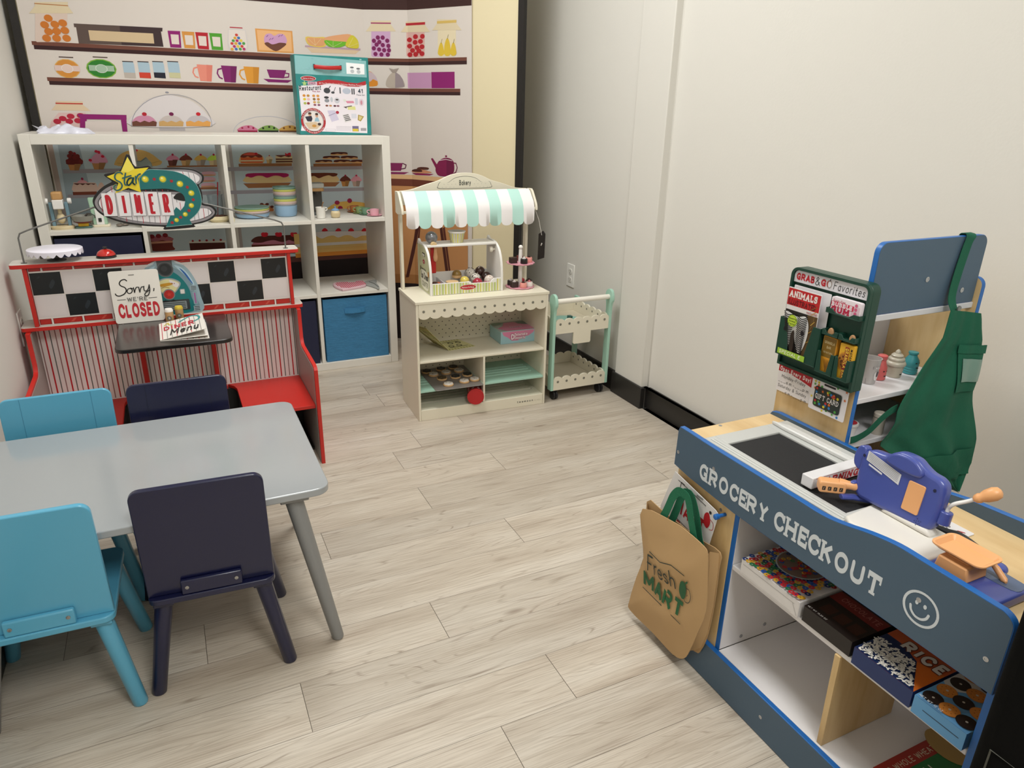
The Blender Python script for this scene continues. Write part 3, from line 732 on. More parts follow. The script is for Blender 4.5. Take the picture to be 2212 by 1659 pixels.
('S','c98aa6',[(.39,1.153),(.405,1.175),(.429,1.185),(.462,1.185),(.482,1.173),(.492,1.154),(.473,1.149),(.452,1.155),(.423,1.149)]),
('P','6b4030',[(.391,1.158),(.409,1.163),(.424,1.156),(.442,1.164),(.461,1.157),(.478,1.164),(.493,1.158),(.488,1.14),(.389,1.14)]),
('E','b02030',[.446,1.192,.01,.008]),
('S','c3b8b4',[(.501,1.154),(.517,1.176),(.541,1.187),(.575,1.186),(.596,1.174),(.606,1.155),(.587,1.151),(.565,1.156),(.536,1.15)]),
('P','c9a066',[(.502,1.16),(.521,1.165),(.537,1.158),(.555,1.165),(.574,1.158),(.592,1.166),(.607,1.16),(.602,1.141),(.5,1.141)]),
('E','701a4a',[.559,1.194,.01,.008]),
('S','bfb8bc',[(.617,1.155),(.632,1.178),(.657,1.189),(.692,1.188),(.714,1.176),(.725,1.157),(.705,1.152),(.682,1.158),(.652,1.151)]),
('P','dfa155',[(.617,1.161),(.637,1.166),(.653,1.159),(.672,1.167),(.691,1.16),(.71,1.167),(.725,1.161),(.72,1.142),(.616,1.142)]),
('E','c0202c',[.675,1.196,.01,.008]),
('L','8a8a94',[(.823,1.117),(.826,1.128),(.833,1.139),(.843,1.15),(.857,1.16),(.873,1.168),(.892,1.176),(.913,1.182),(.935,1.187),(.959,1.19),(.983,1.191),(1.007,1.191),(1.031,1.188),(1.053,1.184),(1.074,1.178),(1.092,1.171),(1.107,1.163),(1.12,1.153),(1.128,1.142),(1.133,1.131),(1.134,1.119)],.002),
('L','8a8a94',[(.996,1.113),(1.007,1.121),(1.033,1.125),(1.058,1.121),(1.068,1.113)],.002),
('S','cf7a98',[(.843,1.123),(.856,1.139),(.879,1.147),(.907,1.148),(.924,1.139),(.933,1.124)]),
('R','a01a44',[.843,1.118,.934,1.125]),
('E','a01a44',[.865,1.136,.005,.004]),
('E','a01a44',[.894,1.141,.005,.005]),
('E','a01a44',[.916,1.136,.005,.005]),
('S','7fa050',[(.939,1.124),(.953,1.139),(.976,1.148),(1.004,1.149),(1.023,1.14),(1.032,1.125)]),
('R','23281c',[.939,1.119,1.033,1.126]),
('E','23281c',[.962,1.136,.005,.005]),
('E','23281c',[.991,1.142,.005,.005]),
('E','23281c',[1.014,1.137,.005,.005]),
('S','d0a050',[(1.038,1.125),(1.051,1.14),(1.075,1.149),(1.104,1.15),(1.123,1.141),(1.133,1.125)]),
('R','7a4a26',[1.038,1.12,1.133,1.126]),
('E','7a4a26',[1.061,1.137,.005,.005]),
('E','7a4a26',[1.09,1.143,.005,.005]),
('E','7a4a26',[1.114,1.138,.005,.005]),
('P','7e1f55',[(1.586,.97),(1.667,.971),(1.656,.931),(1.584,.929)]),
('L','5a1a40',[(1.667,.969),(1.685,.962),(1.68,.945),(1.656,.94)],.005),
('P','7e1f55',[(1.584,.924),(1.7,.925),(1.672,.914),(1.583,.913)]),
('P','8a2050',[(1.713,.922),(1.865,.925),(1.836,.916),(1.742,.913)]),
('S','c98a66',[(1.717,.935),(1.739,.943),(1.79,.943),(1.853,.932),(1.789,.924),(1.721,.926)]),
('S','4a2018',[(1.72,.938),(1.747,.944),(1.782,.941),(1.781,.931),(1.721,.93)]),
('S','55281c',[(1.755,.95),(1.782,.956),(1.828,.955),(1.824,.945),(1.758,.943)]),
('S','7e1548',[(1.876,.954),(1.896,.989),(1.929,1.007),(1.965,1.009),(1.993,.994),(1.998,.957),(1.988,.932),(1.968,.92),(1.906,.917),(1.882,.929)]),
('P','6a0f3e',[(1.949,1.01),(1.985,1),(1.998,.964),(1.99,.932),(1.97,.921),(1.947,.919)]),
('P','7e1548',[(1.847,1.001),(1.859,1.004),(1.887,.973),(1.886,.942),(1.858,.984)]),
('E','7e1548',[1.946,1.017,.007,.005]),
('L','6a0f3e',[(1.985,.987),(2.009,.986),(2.017,.965),(2.008,.943),(1.988,.932)],.005),
('L','e0d0d4',[(1.9,.994),(1.945,1.002),(1.985,.997)],.003),
('P','b07a4a',[(.104,.976),(.156,.976),(.142,.948),(.108,.949)]),
('S','5e1e1c',[(.101,.975),(.099,.985),(.11,1),(.125,1.014),(.138,1.02),(.148,1.013),(.159,.999),(.164,.984),(.158,.974),(.129,.973)]),
('P','90643c',[(.13,.976),(.156,.976),(.142,.948),(.125,.948)]),
('E','7a1c24',[.138,1.021,.006,.006]),
('E','6a2220',[.107,.988,.009,.009]),
('E','6a2220',[.157,.988,.009,.009]),
('E','6a2220',[.116,1.01,.009,.009]),
('E','6a2220',[.148,1.01,.009,.009]),
('E','6a2220',[.124,1.024,.009,.009]),
('E','6a2220',[.135,1.004,.009,.009]),
('P','a8784c',[(.199,.982),(.256,.981),(.241,.951),(.204,.951)]),
('S','c98aa2',[(.196,.98),(.194,.99),(.205,1.005),(.221,1.019),(.235,1.025),(.246,1.019),(.258,1.005),(.264,.989),(.259,.979),(.227,.978)]),
('P','89623e',[(.228,.981),(.256,.981),(.241,.951),(.222,.951)]),
('E','b02038',[.235,1.026,.006,.007]),
('E','b82038',[.247,1.008,.007,.006]),
('E','b82038',[.195,.992,.007,.006]),
('E','b82038',[.225,1.03,.007,.006]),
('S','c9a05e',[(.29,.978),(.313,1.011),(.35,1.031),(.397,1.038),(.444,1.022),(.479,.991),(.489,.981),(.463,.964),(.346,.962),(.294,.968)]),
('L','8a6230',[(.3,.978),(.348,.972),(.425,.971),(.482,.987)],.001),
('E','b02030',[.389,1.034,.006,.005]),
('P','6a3a30',[(.514,.991),(.558,.991),(.547,.963),(.517,.964)]),
('S','c98098',[(.511,.989),(.509,.995),(.517,1.003),(.529,1.01),(.539,1.013),(.549,1.01),(.559,1.003),(.564,.995),(.561,.989),(.536,.988)]),
('P','562f27',[(.536,.991),(.558,.991),(.547,.963),(.532,.964)]),
('E','9a2040',[.539,1.014,.005,.005]),
('P','c09a68',[(.571,.991),(.616,.99),(.605,.963),(.575,.963)]),
('S','6a3428',[(.568,.988),(.566,.995),(.574,1.003),(.586,1.01),(.596,1.013),(.606,1.01),(.616,1.002),(.622,.994),(.618,.988),(.593,.987)]),
('P','9d7e55',[(.593,.99),(.616,.99),(.605,.963),(.59,.963)]),
('E','9a2040',[.597,1.014,.005,.005]),
('P','a99a8c',[(.637,.99),(.682,.99),(.671,.962),(.641,.962)]),
('S','dba04e',[(.634,.988),(.632,.994),(.639,1.002),(.652,1.01),(.662,1.013),(.672,1.009),(.683,1.002),(.688,.994),(.685,.988),(.659,.986)]),
('P','8a7e72',[(.659,.99),(.682,.99),(.671,.962),(.656,.962)]),
('E','9a2040',[.662,1.013,.005,.005]),
('P','c9b088',[(.694,.99),(.74,.989),(.729,.961),(.698,.962)]),
('S','a8c24a',[(.691,.987),(.689,.994),(.697,1.002),(.709,1.009),(.72,1.012),(.73,1.009),(.741,1.001),(.747,.993),(.743,.987),(.717,.986)]),
('P','a4906f',[(.717,.989),(.74,.989),(.729,.961),(.714,.962)]),
('E','9a2040',[.72,1.013,.005,.005]),
('R','8a5a3a',[.508,.957,.743,.964]),
('R','8f8a90',[.506,.934,.74,.947]),
('S','c89aa6',[(.656,.931),(.673,.935),(.706,.935),(.718,.927),(.713,.919),(.656,.918)]),
('S','c89aa6',[(.653,.906),(.67,.91),(.703,.909),(.715,.901),(.71,.893),(.653,.893)]),
('S','c89aa6',[(.649,.878),(.666,.882),(.7,.881),(.711,.873),(.706,.865),(.649,.864)]),
('S','b98a6a',[(.655,.921),(.676,.922),(.709,.921),(.717,.917),(.699,.914),(.656,.915)]),
('S','b98a6a',[(.651,.894),(.672,.895),(.705,.894),(.713,.89),(.696,.887),(.652,.887)]),
('S','b98a6a',[(.648,.868),(.669,.869),(.702,.868),(.71,.864),(.693,.86),(.649,.861)]),
('R','8a5a3e',[.635,.852,.721,.861]),
('S','cfa596',[(.111,.892),(.119,.896),(.185,.894),(.201,.888),(.197,.853),(.105,.854)]),
('P','4f241e',[(.111,.892),(.199,.889),(.191,.884),(.18,.888),(.168,.883),(.158,.889),(.146,.883),(.136,.889),(.125,.884),(.116,.888)]),
('S','c58a90',[(.126,.894),(.147,.908),(.167,.894)]),
('E','8a2040',[.149,.911,.005,.006]),
('R','6e3626',[.101,.84,.198,.854]),
('S','cfa596',[(.209,.882),(.222,.894),(.231,.881),(.227,.852),(.204,.853)]),
('S','d0a878',[(.841,1.004),(.856,1.017),(.886,1.023),(.916,1.019),(.946,1.005),(.944,.972),(.839,.973)]),
('P','c05a30',[(.842,1.001),(.945,1),(.944,.972),(.84,.973)]),
('R','e0c4a4',[.841,.981,.944,.986]),
('S','6b3024',[(.841,1.003),(.856,1.016),(.886,1.023),(.929,1.015),(.945,1.003),(.927,.998),(.911,1.004),(.892,.997),(.876,1.004),(.858,.998)]),
('S','b84a3a',[(.855,1.013),(.887,1.023),(.925,1.017),(.911,1.009),(.864,1.01)]),
('E','a81c28',[.916,1.016,.007,.006]),
('P','b89a6a',[(.961,.991),(.991,.99),(.984,.969),(.964,.97)]),
('S','d6b8a0',[(.959,.989),(.958,.994),(.963,.999),(.971,1.005),(.978,1.007),(.984,1.005),(.991,.999),(.995,.994),(.993,.988),(.976,.987)]),
('P','967e56',[(.976,.991),(.991,.99),(.984,.969),(.974,.969)]),
('E','a02030',[.978,1.007,.003,.003]),
('P','cfae86',[(1.008,1.007),(1.152,1.006),(1.149,.969),(1.006,.971)]),
('P','5a281e',[(1.007,1.009),(1.084,1.01),(1.083,1.002),(1.07,.999),(1.052,1.005),(1.034,.999),(1.016,1.004)]),
('R','5a3426',[1.008,.986,1.15,.993]),
('R','5a3426',[1.007,.974,1.149,.982]),
('S','b01c2c',[(1.056,1.02),(1.064,1.015),(1.074,1.02),(1.083,1.019),(1.081,1.004),(1.071,1.01),(1.057,1.005)]),
('R','8a5a38',[.829,.956,1.084,.97]),
('R','8a5a38',[1.191,.952,1.442,.966]),
('S','d0a878',[(.856,.908),(.867,.923),(.964,.924),(1.053,.921),(1.063,.904),(1.061,.877),(.854,.88)]),
('S','9a1a50',[(.856,.908),(.867,.923),(.964,.924),(1.053,.921),(1.062,.908),(1.038,.901),(1.016,.909),(.989,.91),(.957,.901),(.936,.91),(.909,.911),(.882,.903),(.865,.908)]),
('P','8a5a38',[(.84,.876),(1.073,.875),(1.047,.853),(.862,.853)]),
('S','d0a878',[(1.125,.907),(1.136,.919),(1.296,.919),(1.307,.904),(1.307,.873),(1.123,.874)]),
('S','5e2c1c',[(1.125,.905),(1.136,.919),(1.296,.919),(1.307,.906),(1.285,.901),(1.266,.908),(1.237,.902),(1.213,.894),(1.19,.906),(1.162,.901)]),
('P','8a5a38',[(1.122,.874),(1.321,.872),(1.296,.851),(1.121,.852)]),
('P','a8743f',[(1.327,.88),(1.373,.879),(1.363,.85),(1.333,.85)]),
('S','5a2a20',[(1.325,.877),(1.322,.884),(1.329,.893),(1.341,.901),(1.352,.905),(1.361,.901),(1.372,.892),(1.379,.883),(1.375,.876),(1.35,.875)]),
('P','895f33',[(1.35,.879),(1.373,.879),(1.363,.85),(1.348,.85)]),
('E','8a1c3a',[1.352,.905,.005,.005]),
('P','a89084',[(1.385,.878),(1.431,.877),(1.422,.848),(1.391,.849)]),
('S','d68a98',[(1.382,.876),(1.38,.883),(1.387,.892),(1.399,.9),(1.41,.904),(1.42,.9),(1.431,.891),(1.437,.882),(1.434,.875),(1.408,.874)]),
('P','89766c',[(1.408,.878),(1.431,.877),(1.422,.848),(1.406,.849)]),
('E','b01c44',[1.41,.904,.005,.005]),
('S','c99a6a',[(1.202,.974),(1.208,.982),(1.246,.985),(1.283,.982),(1.289,.974),(1.282,.968),(1.207,.969)]),
('S','4a2018',[(1.202,.976),(1.208,.983),(1.246,.985),(1.283,.983),(1.288,.975),(1.269,.977),(1.254,.974),(1.236,.978),(1.219,.974)]),
('S','c99a6a',[(1.296,.974),(1.302,.982),(1.341,.984),(1.379,.981),(1.385,.973),(1.378,.967),(1.301,.968)]),
('S','4a2018',[(1.296,.975),(1.303,.983),(1.341,.985),(1.379,.982),(1.384,.975),(1.365,.977),(1.35,.973),(1.331,.977),(1.314,.973)]),
('S','c99a6a',[(1.385,.973),(1.391,.981),(1.431,.983),(1.47,.98),(1.475,.972),(1.469,.966),(1.391,.967)]),
('S','4a2018',[(1.385,.975),(1.392,.982),(1.431,.984),(1.47,.981),(1.475,.974),(1.455,.976),(1.44,.972),(1.42,.976),(1.403,.973)]),
('S','c99a6a',[(1.242,.993),(1.248,1.001),(1.286,1.004),(1.324,1.001),(1.329,.992),(1.323,.987),(1.247,.988)]),
('S','4a2018',[(1.242,.995),(1.249,1.002),(1.286,1.004),(1.324,1.002),(1.329,.994),(1.31,.996),(1.295,.993),(1.276,.997),(1.26,.993)]),
('S','c99a6a',[(1.334,.992),(1.341,1.001),(1.379,1.003),(1.418,1),(1.423,.992),(1.417,.986),(1.34,.987)]),
('S','4a2018',[(1.334,.994),(1.341,1.002),(1.379,1.004),(1.418,1.001),(1.422,.994),(1.403,.996),(1.388,.992),(1.369,.996),(1.352,.992)]),
('S','c99a6a',[(1.283,1.012),(1.29,1.02),(1.328,1.023),(1.366,1.02),(1.371,1.011),(1.365,1.006),(1.289,1.006)]),
('S','4a2018',[(1.283,1.014),(1.29,1.021),(1.328,1.023),(1.366,1.021),(1.37,1.013),(1.351,1.015),(1.337,1.012),(1.318,1.015),(1.301,1.012)]),
('S','cf9e50',[(1.239,.736),(1.285,.764),(1.334,.773),(1.393,.77),(1.453,.758),(1.451,.724),(1.239,.732)]),
('S','b06a40',[(.903,.767),(.922,.775),(.956,.761),(.973,.746),(.963,.733),(.9,.74)]),
('E','8a2040',[1.299,.768,.013,.011]),
('E','8a2040',[1.366,.776,.013,.012]),
('E','8a2040',[1.314,.739,.013,.012]),
('E','5a2a20',[.918,.773,.009,.006]),
('E','5a2a20',[.944,.772,.009,.006]),
('E','5a2a20',[.966,.758,.009,.006]),
('P','a8697c',[(.871,.594),(.902,.611),(1.048,.611),(1.09,.609),(1.086,.563),(1.086,.557),(.847,.571)]),
('S','4a221c',[(.847,.586),(.864,.606),(.902,.613),(1.019,.611),(1.089,.609),(1.083,.582),(1.057,.577),(1.034,.585),(1.009,.577),(.986,.58),(.958,.589),(.922,.585),(.892,.579)]),
('P','5a2c20',[(.847,.571),(1.086,.563),(1.088,.514),(.845,.517)]),
('S','b81c2c',[(.899,.625),(.907,.631),(.917,.63),(.927,.63),(.934,.623),(.928,.611),(.915,.608),(.902,.612)]),
('S','b81c2c',[(.968,.622),(.976,.628),(.986,.626),(.997,.627),(1.003,.62),(.998,.607),(.984,.605),(.972,.609)]),
('S','b81c2c',[(1.045,.618),(1.052,.624),(1.063,.622),(1.074,.623),(1.08,.616),(1.075,.603),(1.061,.6),(1.048,.605)]),
('S','6a2c24',[(.378,.621),(.393,.631),(.44,.637),(.478,.629),(.483,.612),(.48,.586),(.482,.566),(.371,.57)]),
('P','c08a70',[(.379,.612),(.483,.612),(.482,.603),(.378,.602)]),
('S','a05a62',[(.382,.629),(.43,.638),(.483,.626),(.484,.615),(.457,.612),(.437,.617),(.411,.612),(.386,.617)]),
('E','7a1c24',[.395,.637,.012,.01]),
('E','7a1c24',[.424,.638,.012,.01]),
('E','7a1c24',[.454,.64,.012,.01]),
('R','4a221c',[.556,.549,.72,.598]),
('P','c9beb4',[(.556,.605),(.726,.6),(.725,.59),(.555,.596)]),
('E','8a2026',[.573,.606,.005,.005]),
('E','8a2026',[.605,.606,.005,.005]),
('E','8a2026',[.637,.605,.006,.005]),
('E','8a2026',[.67,.605,.005,.005]),
('E','8a2026',[.703,.604,.006,.005]),
('R','d2a869',[1.061,.5,1.483,.615]),
('R','cfc7c2',[1.061,.546,1.483,.561]),
('R','cfa262',[1.061,.511,1.483,.533]),
('R','b9762e',[1.061,.49,1.483,.511]),
('S','cfc4c8',[(1.17,.619),(1.294,.618),(1.46,.609),(1.459,.589),(1.42,.588),(1.387,.577),(1.362,.591),(1.33,.595),(1.292,.585),(1.267,.597),(1.236,.594),(1.204,.584),(1.175,.601)]),
('S','b01c28',[(1.209,.622),(1.215,.634),(1.225,.638),(1.234,.633),(1.239,.622)]),
('S','b01c28',[(1.28,.619),(1.287,.63),(1.296,.634),(1.305,.63),(1.31,.619)]),
('S','b01c28',[(1.348,.616),(1.355,.627),(1.364,.631),(1.374,.626),(1.379,.615)]),
('S','b01c28',[(1.422,.612),(1.428,.624),(1.438,.628),(1.448,.623),(1.453,.612)]),
]

d = Decal(fn=lambda s_, z: ban(s_, z, .0062), step=.00035); d.cuts = tuple(g[4] for g in SEG[1:])
def lift(c_, q):  # brightens the print colours behind the cube shelf, standing in for missing light
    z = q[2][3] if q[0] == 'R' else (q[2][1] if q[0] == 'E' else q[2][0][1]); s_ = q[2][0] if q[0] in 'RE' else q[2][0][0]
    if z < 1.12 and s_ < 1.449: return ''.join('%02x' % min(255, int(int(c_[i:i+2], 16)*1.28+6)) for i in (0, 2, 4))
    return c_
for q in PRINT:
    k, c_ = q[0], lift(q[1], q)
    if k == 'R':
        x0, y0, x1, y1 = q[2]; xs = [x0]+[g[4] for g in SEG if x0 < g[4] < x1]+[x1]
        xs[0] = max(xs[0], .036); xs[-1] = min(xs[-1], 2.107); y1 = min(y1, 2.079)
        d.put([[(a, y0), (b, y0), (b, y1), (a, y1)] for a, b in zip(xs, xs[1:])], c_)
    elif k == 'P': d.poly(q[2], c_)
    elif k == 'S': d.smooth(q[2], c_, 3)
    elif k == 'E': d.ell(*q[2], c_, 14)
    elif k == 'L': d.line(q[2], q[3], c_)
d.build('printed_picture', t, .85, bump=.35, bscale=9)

# ================================================================ WHITE CUBE SHELF
KX, KY = -.482, 3.406
t = thing('cube_shelf', 'wide white cube shelving unit, four cubes across and three high', 'shelf', (KX+.735, KY+.195, 0))
WH = mat('e3dfd6', .38)
box('side_panel', t, WH, KX, KY, 0, KX+.038, KY+.39, 1.117); box('side_panel', t, WH, KX+1.432, KY, 0, KX+1.47, KY+.39, 1.117)
box('top_panel', t, WH, KX+.038, KY, 1.079, KX+1.432, KY+.39, 1.117); box('bottom_panel', t, WH, KX+.038, KY, 0, KX+1.432, KY+.39, .038)
XD = [.038+.336*k+.0167*(k-1) for k in (1, 2, 3)]
for x in XD: box('divider', t, WH, KX+x, KY+.002, .038, KX+x+.0167, KY+.388, 1.079, bev=.001)
xs = [.038]+[x for x in XD for _ in (0,)]+[1.432]
for z in (.374, .7267):
    ed = [.038]+sum([[x, x+.0167] for x in XD], [])+[1.432]
    for k in range(4): box('shelf_board', t, WH, KX+ed[2*k], KY+.003, z, KX+ed[2*k+1], KY+.387, z+.0167, bev=.001)
S1 = .7434; S2 = .3907; S0 = .038; ST = 1.117
def cellx(k): return KX+.038+k*.3527
# storage bins
def fbin(label, k, z0, col, handle=True, depth=.36):
    x0 = cellx(k)+.008; x1 = x0+.32; z1 = z0+.322; y0 = KY+.012; y1 = y0+depth
    t = thing('storage_bin', label, 'storage bin', ((x0+x1)/2, (y0+y1)/2, z0))
    M = mat(col, .8, bump=.9, bscale=60, stretch=(1, 1, 6), var=.12, vscale=30) if handle else mat(col, .55, bump=.25, bscale=10)
    m_ = MB(); th = .005
    m_.box(x0, y0, z0, x1, y0+th, z1); m_.box(x0, y1-th, z0, x1, y1, z1); m_.box(x0, y0+th, z0, x0+th, y1-th, z1); m_.box(x1-th, y0+th, z0, x1, y1-th, z1); m_.box(x0+th, y0+th, z0, x1-th, y1-th, z0+.006)
    m_.build('body', t, M, bev=.003)
    if handle:
        hx = (x0+x1)/2-.005; hz = z0+.245
        pr = catmull([(hx-.05, y0), (hx-.049, y0-.006), (hx-.02, y0-.015), (hx+.02, y0-.014), (hx+.049, y0-.005), (hx+.05, y0)], n=4)
        h = MB(); vs = []; fs = []
        for (a, b) in pr: vs += [(a, b, hz), (a, b, hz+.025), (a, b+.0025, hz+.025), (a, b+.0025, hz)]
        for i in range(len(pr)-1):
            for j in range(4): fs.append((4*i+j, 4*i+(j+1) % 4, 4*i+4+(j+1) % 4, 4*i+4+j))
        h.add(vs, fs); h.build('pull_strap', t, mat('3a7fae', .8, bump=.8, bscale=60))
    return t
fbin('bright blue woven storage bin with a pull strap in the lower right cube', 3, S0, '3b7ca8')
nv = fbin('dark navy storage bin in the lower row, half hidden behind the red diner play set', 2, S0, '151a3a', False)
fbin('dark navy storage bin in the middle row of the leftmost cube', 0, S2, '151a3a', False)

# ---- things on the shelf unit, upper row
def put(name, label, cat, loc, group=None, rotz=0): return thing(name, label, cat, loc, rotz, group)
BEI = mat('dccba6', .5, wood='c9b48a', vscale=12, stretch=(1, 1, 6)); SB = mat('6f8e9c', .5); WHT = mat('eeece8', .35); GRY = mat('8d8f8c', .4)
t = put('toy_mixer', 'wooden toy stand mixer with two blue posts and white knobs', 'toy mixer', (-.402, 3.485, S1))
MB().lathe([(.042, 0), (.044, .004), (.044, .010), (.041, .014)], (0, 0, 0), 28, 1, .85).build('base', t, BEI, False)
for sx in (-1, 1):
    box('post', t, SB, sx*.028-.006, -.012, .013, sx*.028+.006, .012, .108, world=False)
    k = MB().lathe([(.011, 0), (.012, .002), (.012, .012), (.010, .014)], (0, 0, 0), 16).build('knob', t, WHT, False); k.location = (sx*.034, 0, .112); k.rotation_euler = (0, sx*pi/2, 0)
h = MB(); h.box(-.019, -.022, .118, .019, .022, .150); h.build('head', t, mat('c2955f', .5), False, bev=.006)
box('switch_block', t, WHT, -.019, -.029, .082, .019, .02, .119, bev=.003, world=False)
b = MB(); b.lathe([(.008, .062), (.008, .082)], (0, 0, 0), 12); b.ball((0, 0, .042), .017, sz=1.25, m=8); b.build('whisk', t, BEI, False)
t = put('toy_butter_dish', 'yellow toy butter on a small green dish under the grey bowl', 'toy food', (-.326, 3.482, S1))
MB().prism(rrect(-.032, -.018, .032, .018, .012), 0, .008, 'z').build('dish', t, mat('4b6b62', .4), False, bev=.002)
box('butter', t, mat('e0b21c', .45), -.019, -.010, .0075, .019, .010, .021, bev=.002, world=False)
t = put('toy_pan', 'grey toy pan with a spoon resting on the butter dish', 'toy pan', (-.326, 3.484, S1+.0215))
MB().lathe([(.022, 0), (.034, .006), (.040, .018), (.042, .030), (.040, .030), (.037, .017), (.030, .008), (.001, .006)], (0, 0, 0), 28, caps=False).build('bowl', t, mat('8f8d84', .4), False)
MB().lathe([(.001, 0), (.024, .0001), (.0345, .0055), (.035, .0095), (.0345, .0055)], (0, 0, -.0004), 28, caps=False).build('red_base', t, mat('7a2a2c', .4), False)
MB().tube([(.012, 0, .026), (.02, 0, .036), (.034, 0, .036), (.046, -.002, .028), (.046, -.002, .018)], [.005, .003, .002, .002, .002], 8).build('spoon', t, mat('3c3430', .4), False)
t = put('toy_blender', 'mint green and white toy blender partly behind the diner sign', 'toy blender', (-.262, 3.51, S1))
MB().prism(rrect(-.034, -.025, .034, .025, .01), 0, .010, 'z').build('base', t, mat('e6dcc4', .45), False, bev=.002)
b = MB(); b.prism([(-.028, .0095), (.026, .0095), (.020, .12), (-.034, .12)], -.020, .020, 'y'); b.build('body', t, mat('a9cbb0', .45), False, bev=.003)
box('front_plate', t, WHT, -.016, -.0235, .0102, .014, -.0202, .075, world=False)
box('switch', t, mat('2a2e2c', .4), -.007, -.027, .022, .005, -.0233, .038, world=False)
k = MB().lathe([(.010, 0), (.012, .003), (.010, .011)], n=16).build('dial', t, mat('dcd6c6', .4), False); k.location = (-.0425, 0, .024); k.rotation_euler = (0, pi/2, 0)
for i, (x, y, r) in enumerate(((-.194, 3.478, .3), (-.172, 3.492, -.2))):
    t = put('toy_spoon', ('grey toy spoon lying below the diner sign, nearer the blender', 'grey toy spoon lying below the diner sign, nearer the cube divider')[i], 'toy spoon', (x, y, S1), 'toy spoons', r+1.2)
    MB().ball((0, 0, .007), .013, sx=1.25, sz=.45, m=6).build('spoon_bowl', t, mat('857a70', .35, metal=.3), False)
    MB().tube([(.012, 0, .006), (.06, 0, .005)], .003, 8).build('handle', t, mat('857a70', .35, metal=.3), False)
# second cube: faucet toy, pitcher with straw, basket of coffee beans
t = put('toy_faucet', 'small grey green toy appliance top showing above the diner sign', 'toy appliance', (-.065, 3.60, S1))
MB().prism(rrect(-.036, -.03, .036, .03, .008), 0, .2, 'z').build('body', t, mat('8a9389', .5), False, bev=.004)
m_ = MB(); m_.prism([(-.036, 0), (.036, 0), (.03, .05), (.012, .075), (-.012, .058), (-.03, .06)], -.03, .03, 'y'); m_.T = None; o = m_.build('lid', t, mat('7c877e', .45), False, bev=.003); o.location = (0, 0, .2)
t = put('toy_pitcher', 'clear plastic toy pitcher with a red straw beside the cube divider', 'pitcher', (.205, 3.60, S1))
GL = mat('dfe6ea', .08, trans=.92)
MB().lathe([(.001, .0), (.026, .0), (.030, .006), (.033, .10), (.035, .11), (.0335, .11), (.0315, .10), (.0285, .008), (.001, .004)], (0, 0, 0), 28, caps=False).build('body', t, GL, False)
MB().tube([(.002, -.004, .008), (.020, -.010, .165)], .0026, 8).build('straw', t, mat('b3172a', .4), False)
t = put('bean_pouch', 'open cream pouch of brown coffee beans lying at the edge of the shelf', 'pouch', (.207, 3.50, S1))
m_ = MB(); m_.lathe([(.001, .001), (.034, .0), (.046, .012), (.044, .024), (.040, .026), (.036, .020), (.001, .018)], (0, 0, 0), 26, 1, .8, caps=False); m_.build('pouch', t, mat('d9cba4', .8, bump=.6, bscale=150), False)
random.seed(3); m_ = MB()
for i in range(26):
    a = random.random()*6.28; r = .031*sqrt(random.random()); m_.ball((r*cos(a), r*.8*sin(a), .021+random.random()*.005), .0075, 8, 5, sx=1.2, sy=.8, sz=.6)
o = m_.build('coffee_beans', t, mat('4b2f1f', .5), False); o['kind'] = 'stuff'
MB().tube([(.04, 0, .018), (.055, -.01, .03), (.062, -.03, .012), (.056, -.05, .002)], .0022, 6).build('cord', t, mat('d6c8a0', .7), False)
# third cube: plates and bowls
PL = ['86a89c', 'd6d872', 'dcc3bd', '9ea4a8', '93b5d2']
zz = S1
names = ['light blue', 'grey', 'pink', 'yellow', 'sage green']
for i, c_ in enumerate(PL[::-1]):
    th = (.014, .004, .010, .006, .006)[i]
    t_ = MB().lathe([(.058, 0), (.072, th*.4), (.078, th+.004), (.0785, th+.006), (.076, th+.006), (.066, th*.5+.004), (.001, th*.4+.003)] if i == 0 else [(.058, .0), (.074, th*.5), (.0785, th+.003), (.0785, th+.005), (.076, th+.005), (.066, .005), (.001, .004)], (0, 0, 0), 36, caps=True).build('toy_plate', None, mat(c_, .4))
    tag(t_, f'{names[i]} toy plate, {("lowest", "second from the bottom", "middle one", "second from the top", "topmost")[i]} of the plate stack', 'toy plate', 'stacked toy plates'); t_.location = (.362, 3.60, zz)
    zz += th+.0012
zz = S1; seq = [('93b5d2', 'light blue', .044), ('9aa0a6', 'grey', .007), ('dcc3bd', 'pink', .013), ('d6d872', 'yellow', .011), ('86a89c', 'sage green', .012), ('9aa0a6', 'grey', .007), ('dcc3bd', 'pink', .015), ('d6d872', 'yellow', .010), ('86a89c', 'sage green', .011)]
for i, (c_, nm, th) in enumerate(seq):
    if i == 0: pr = [(.038, 0), (.044, .002), (.050, .012), (.053, .05), (.053, .052), (.051, .052), (.047, .014), (.001, .008)]
    else: pr = [(.046, -.01), (.051, .001), (.0535, th-.001), (.0535, th+.0), (.0515, th+.0), (.047, -.004), (.001, -.006)]
    b = MB().lathe(pr, (0, 0, 0), 36).build('toy_bowl', None, mat(c_, .4)); b.location = (.518, 3.605, zz+(0 if i else 0))
    wh = ('lowest and deepest', 'second from the bottom', 'third from the bottom', 'fourth from the bottom', 'fifth from the bottom', 'fourth from the top', 'third from the top', 'second from the top', 'topmost')[i]
    tag(b, f'{nm} toy bowl, {wh} of the tall bowl stack', 'toy bowl', 'stacked toy bowls')
    zz += (.052 if i == 0 else th)
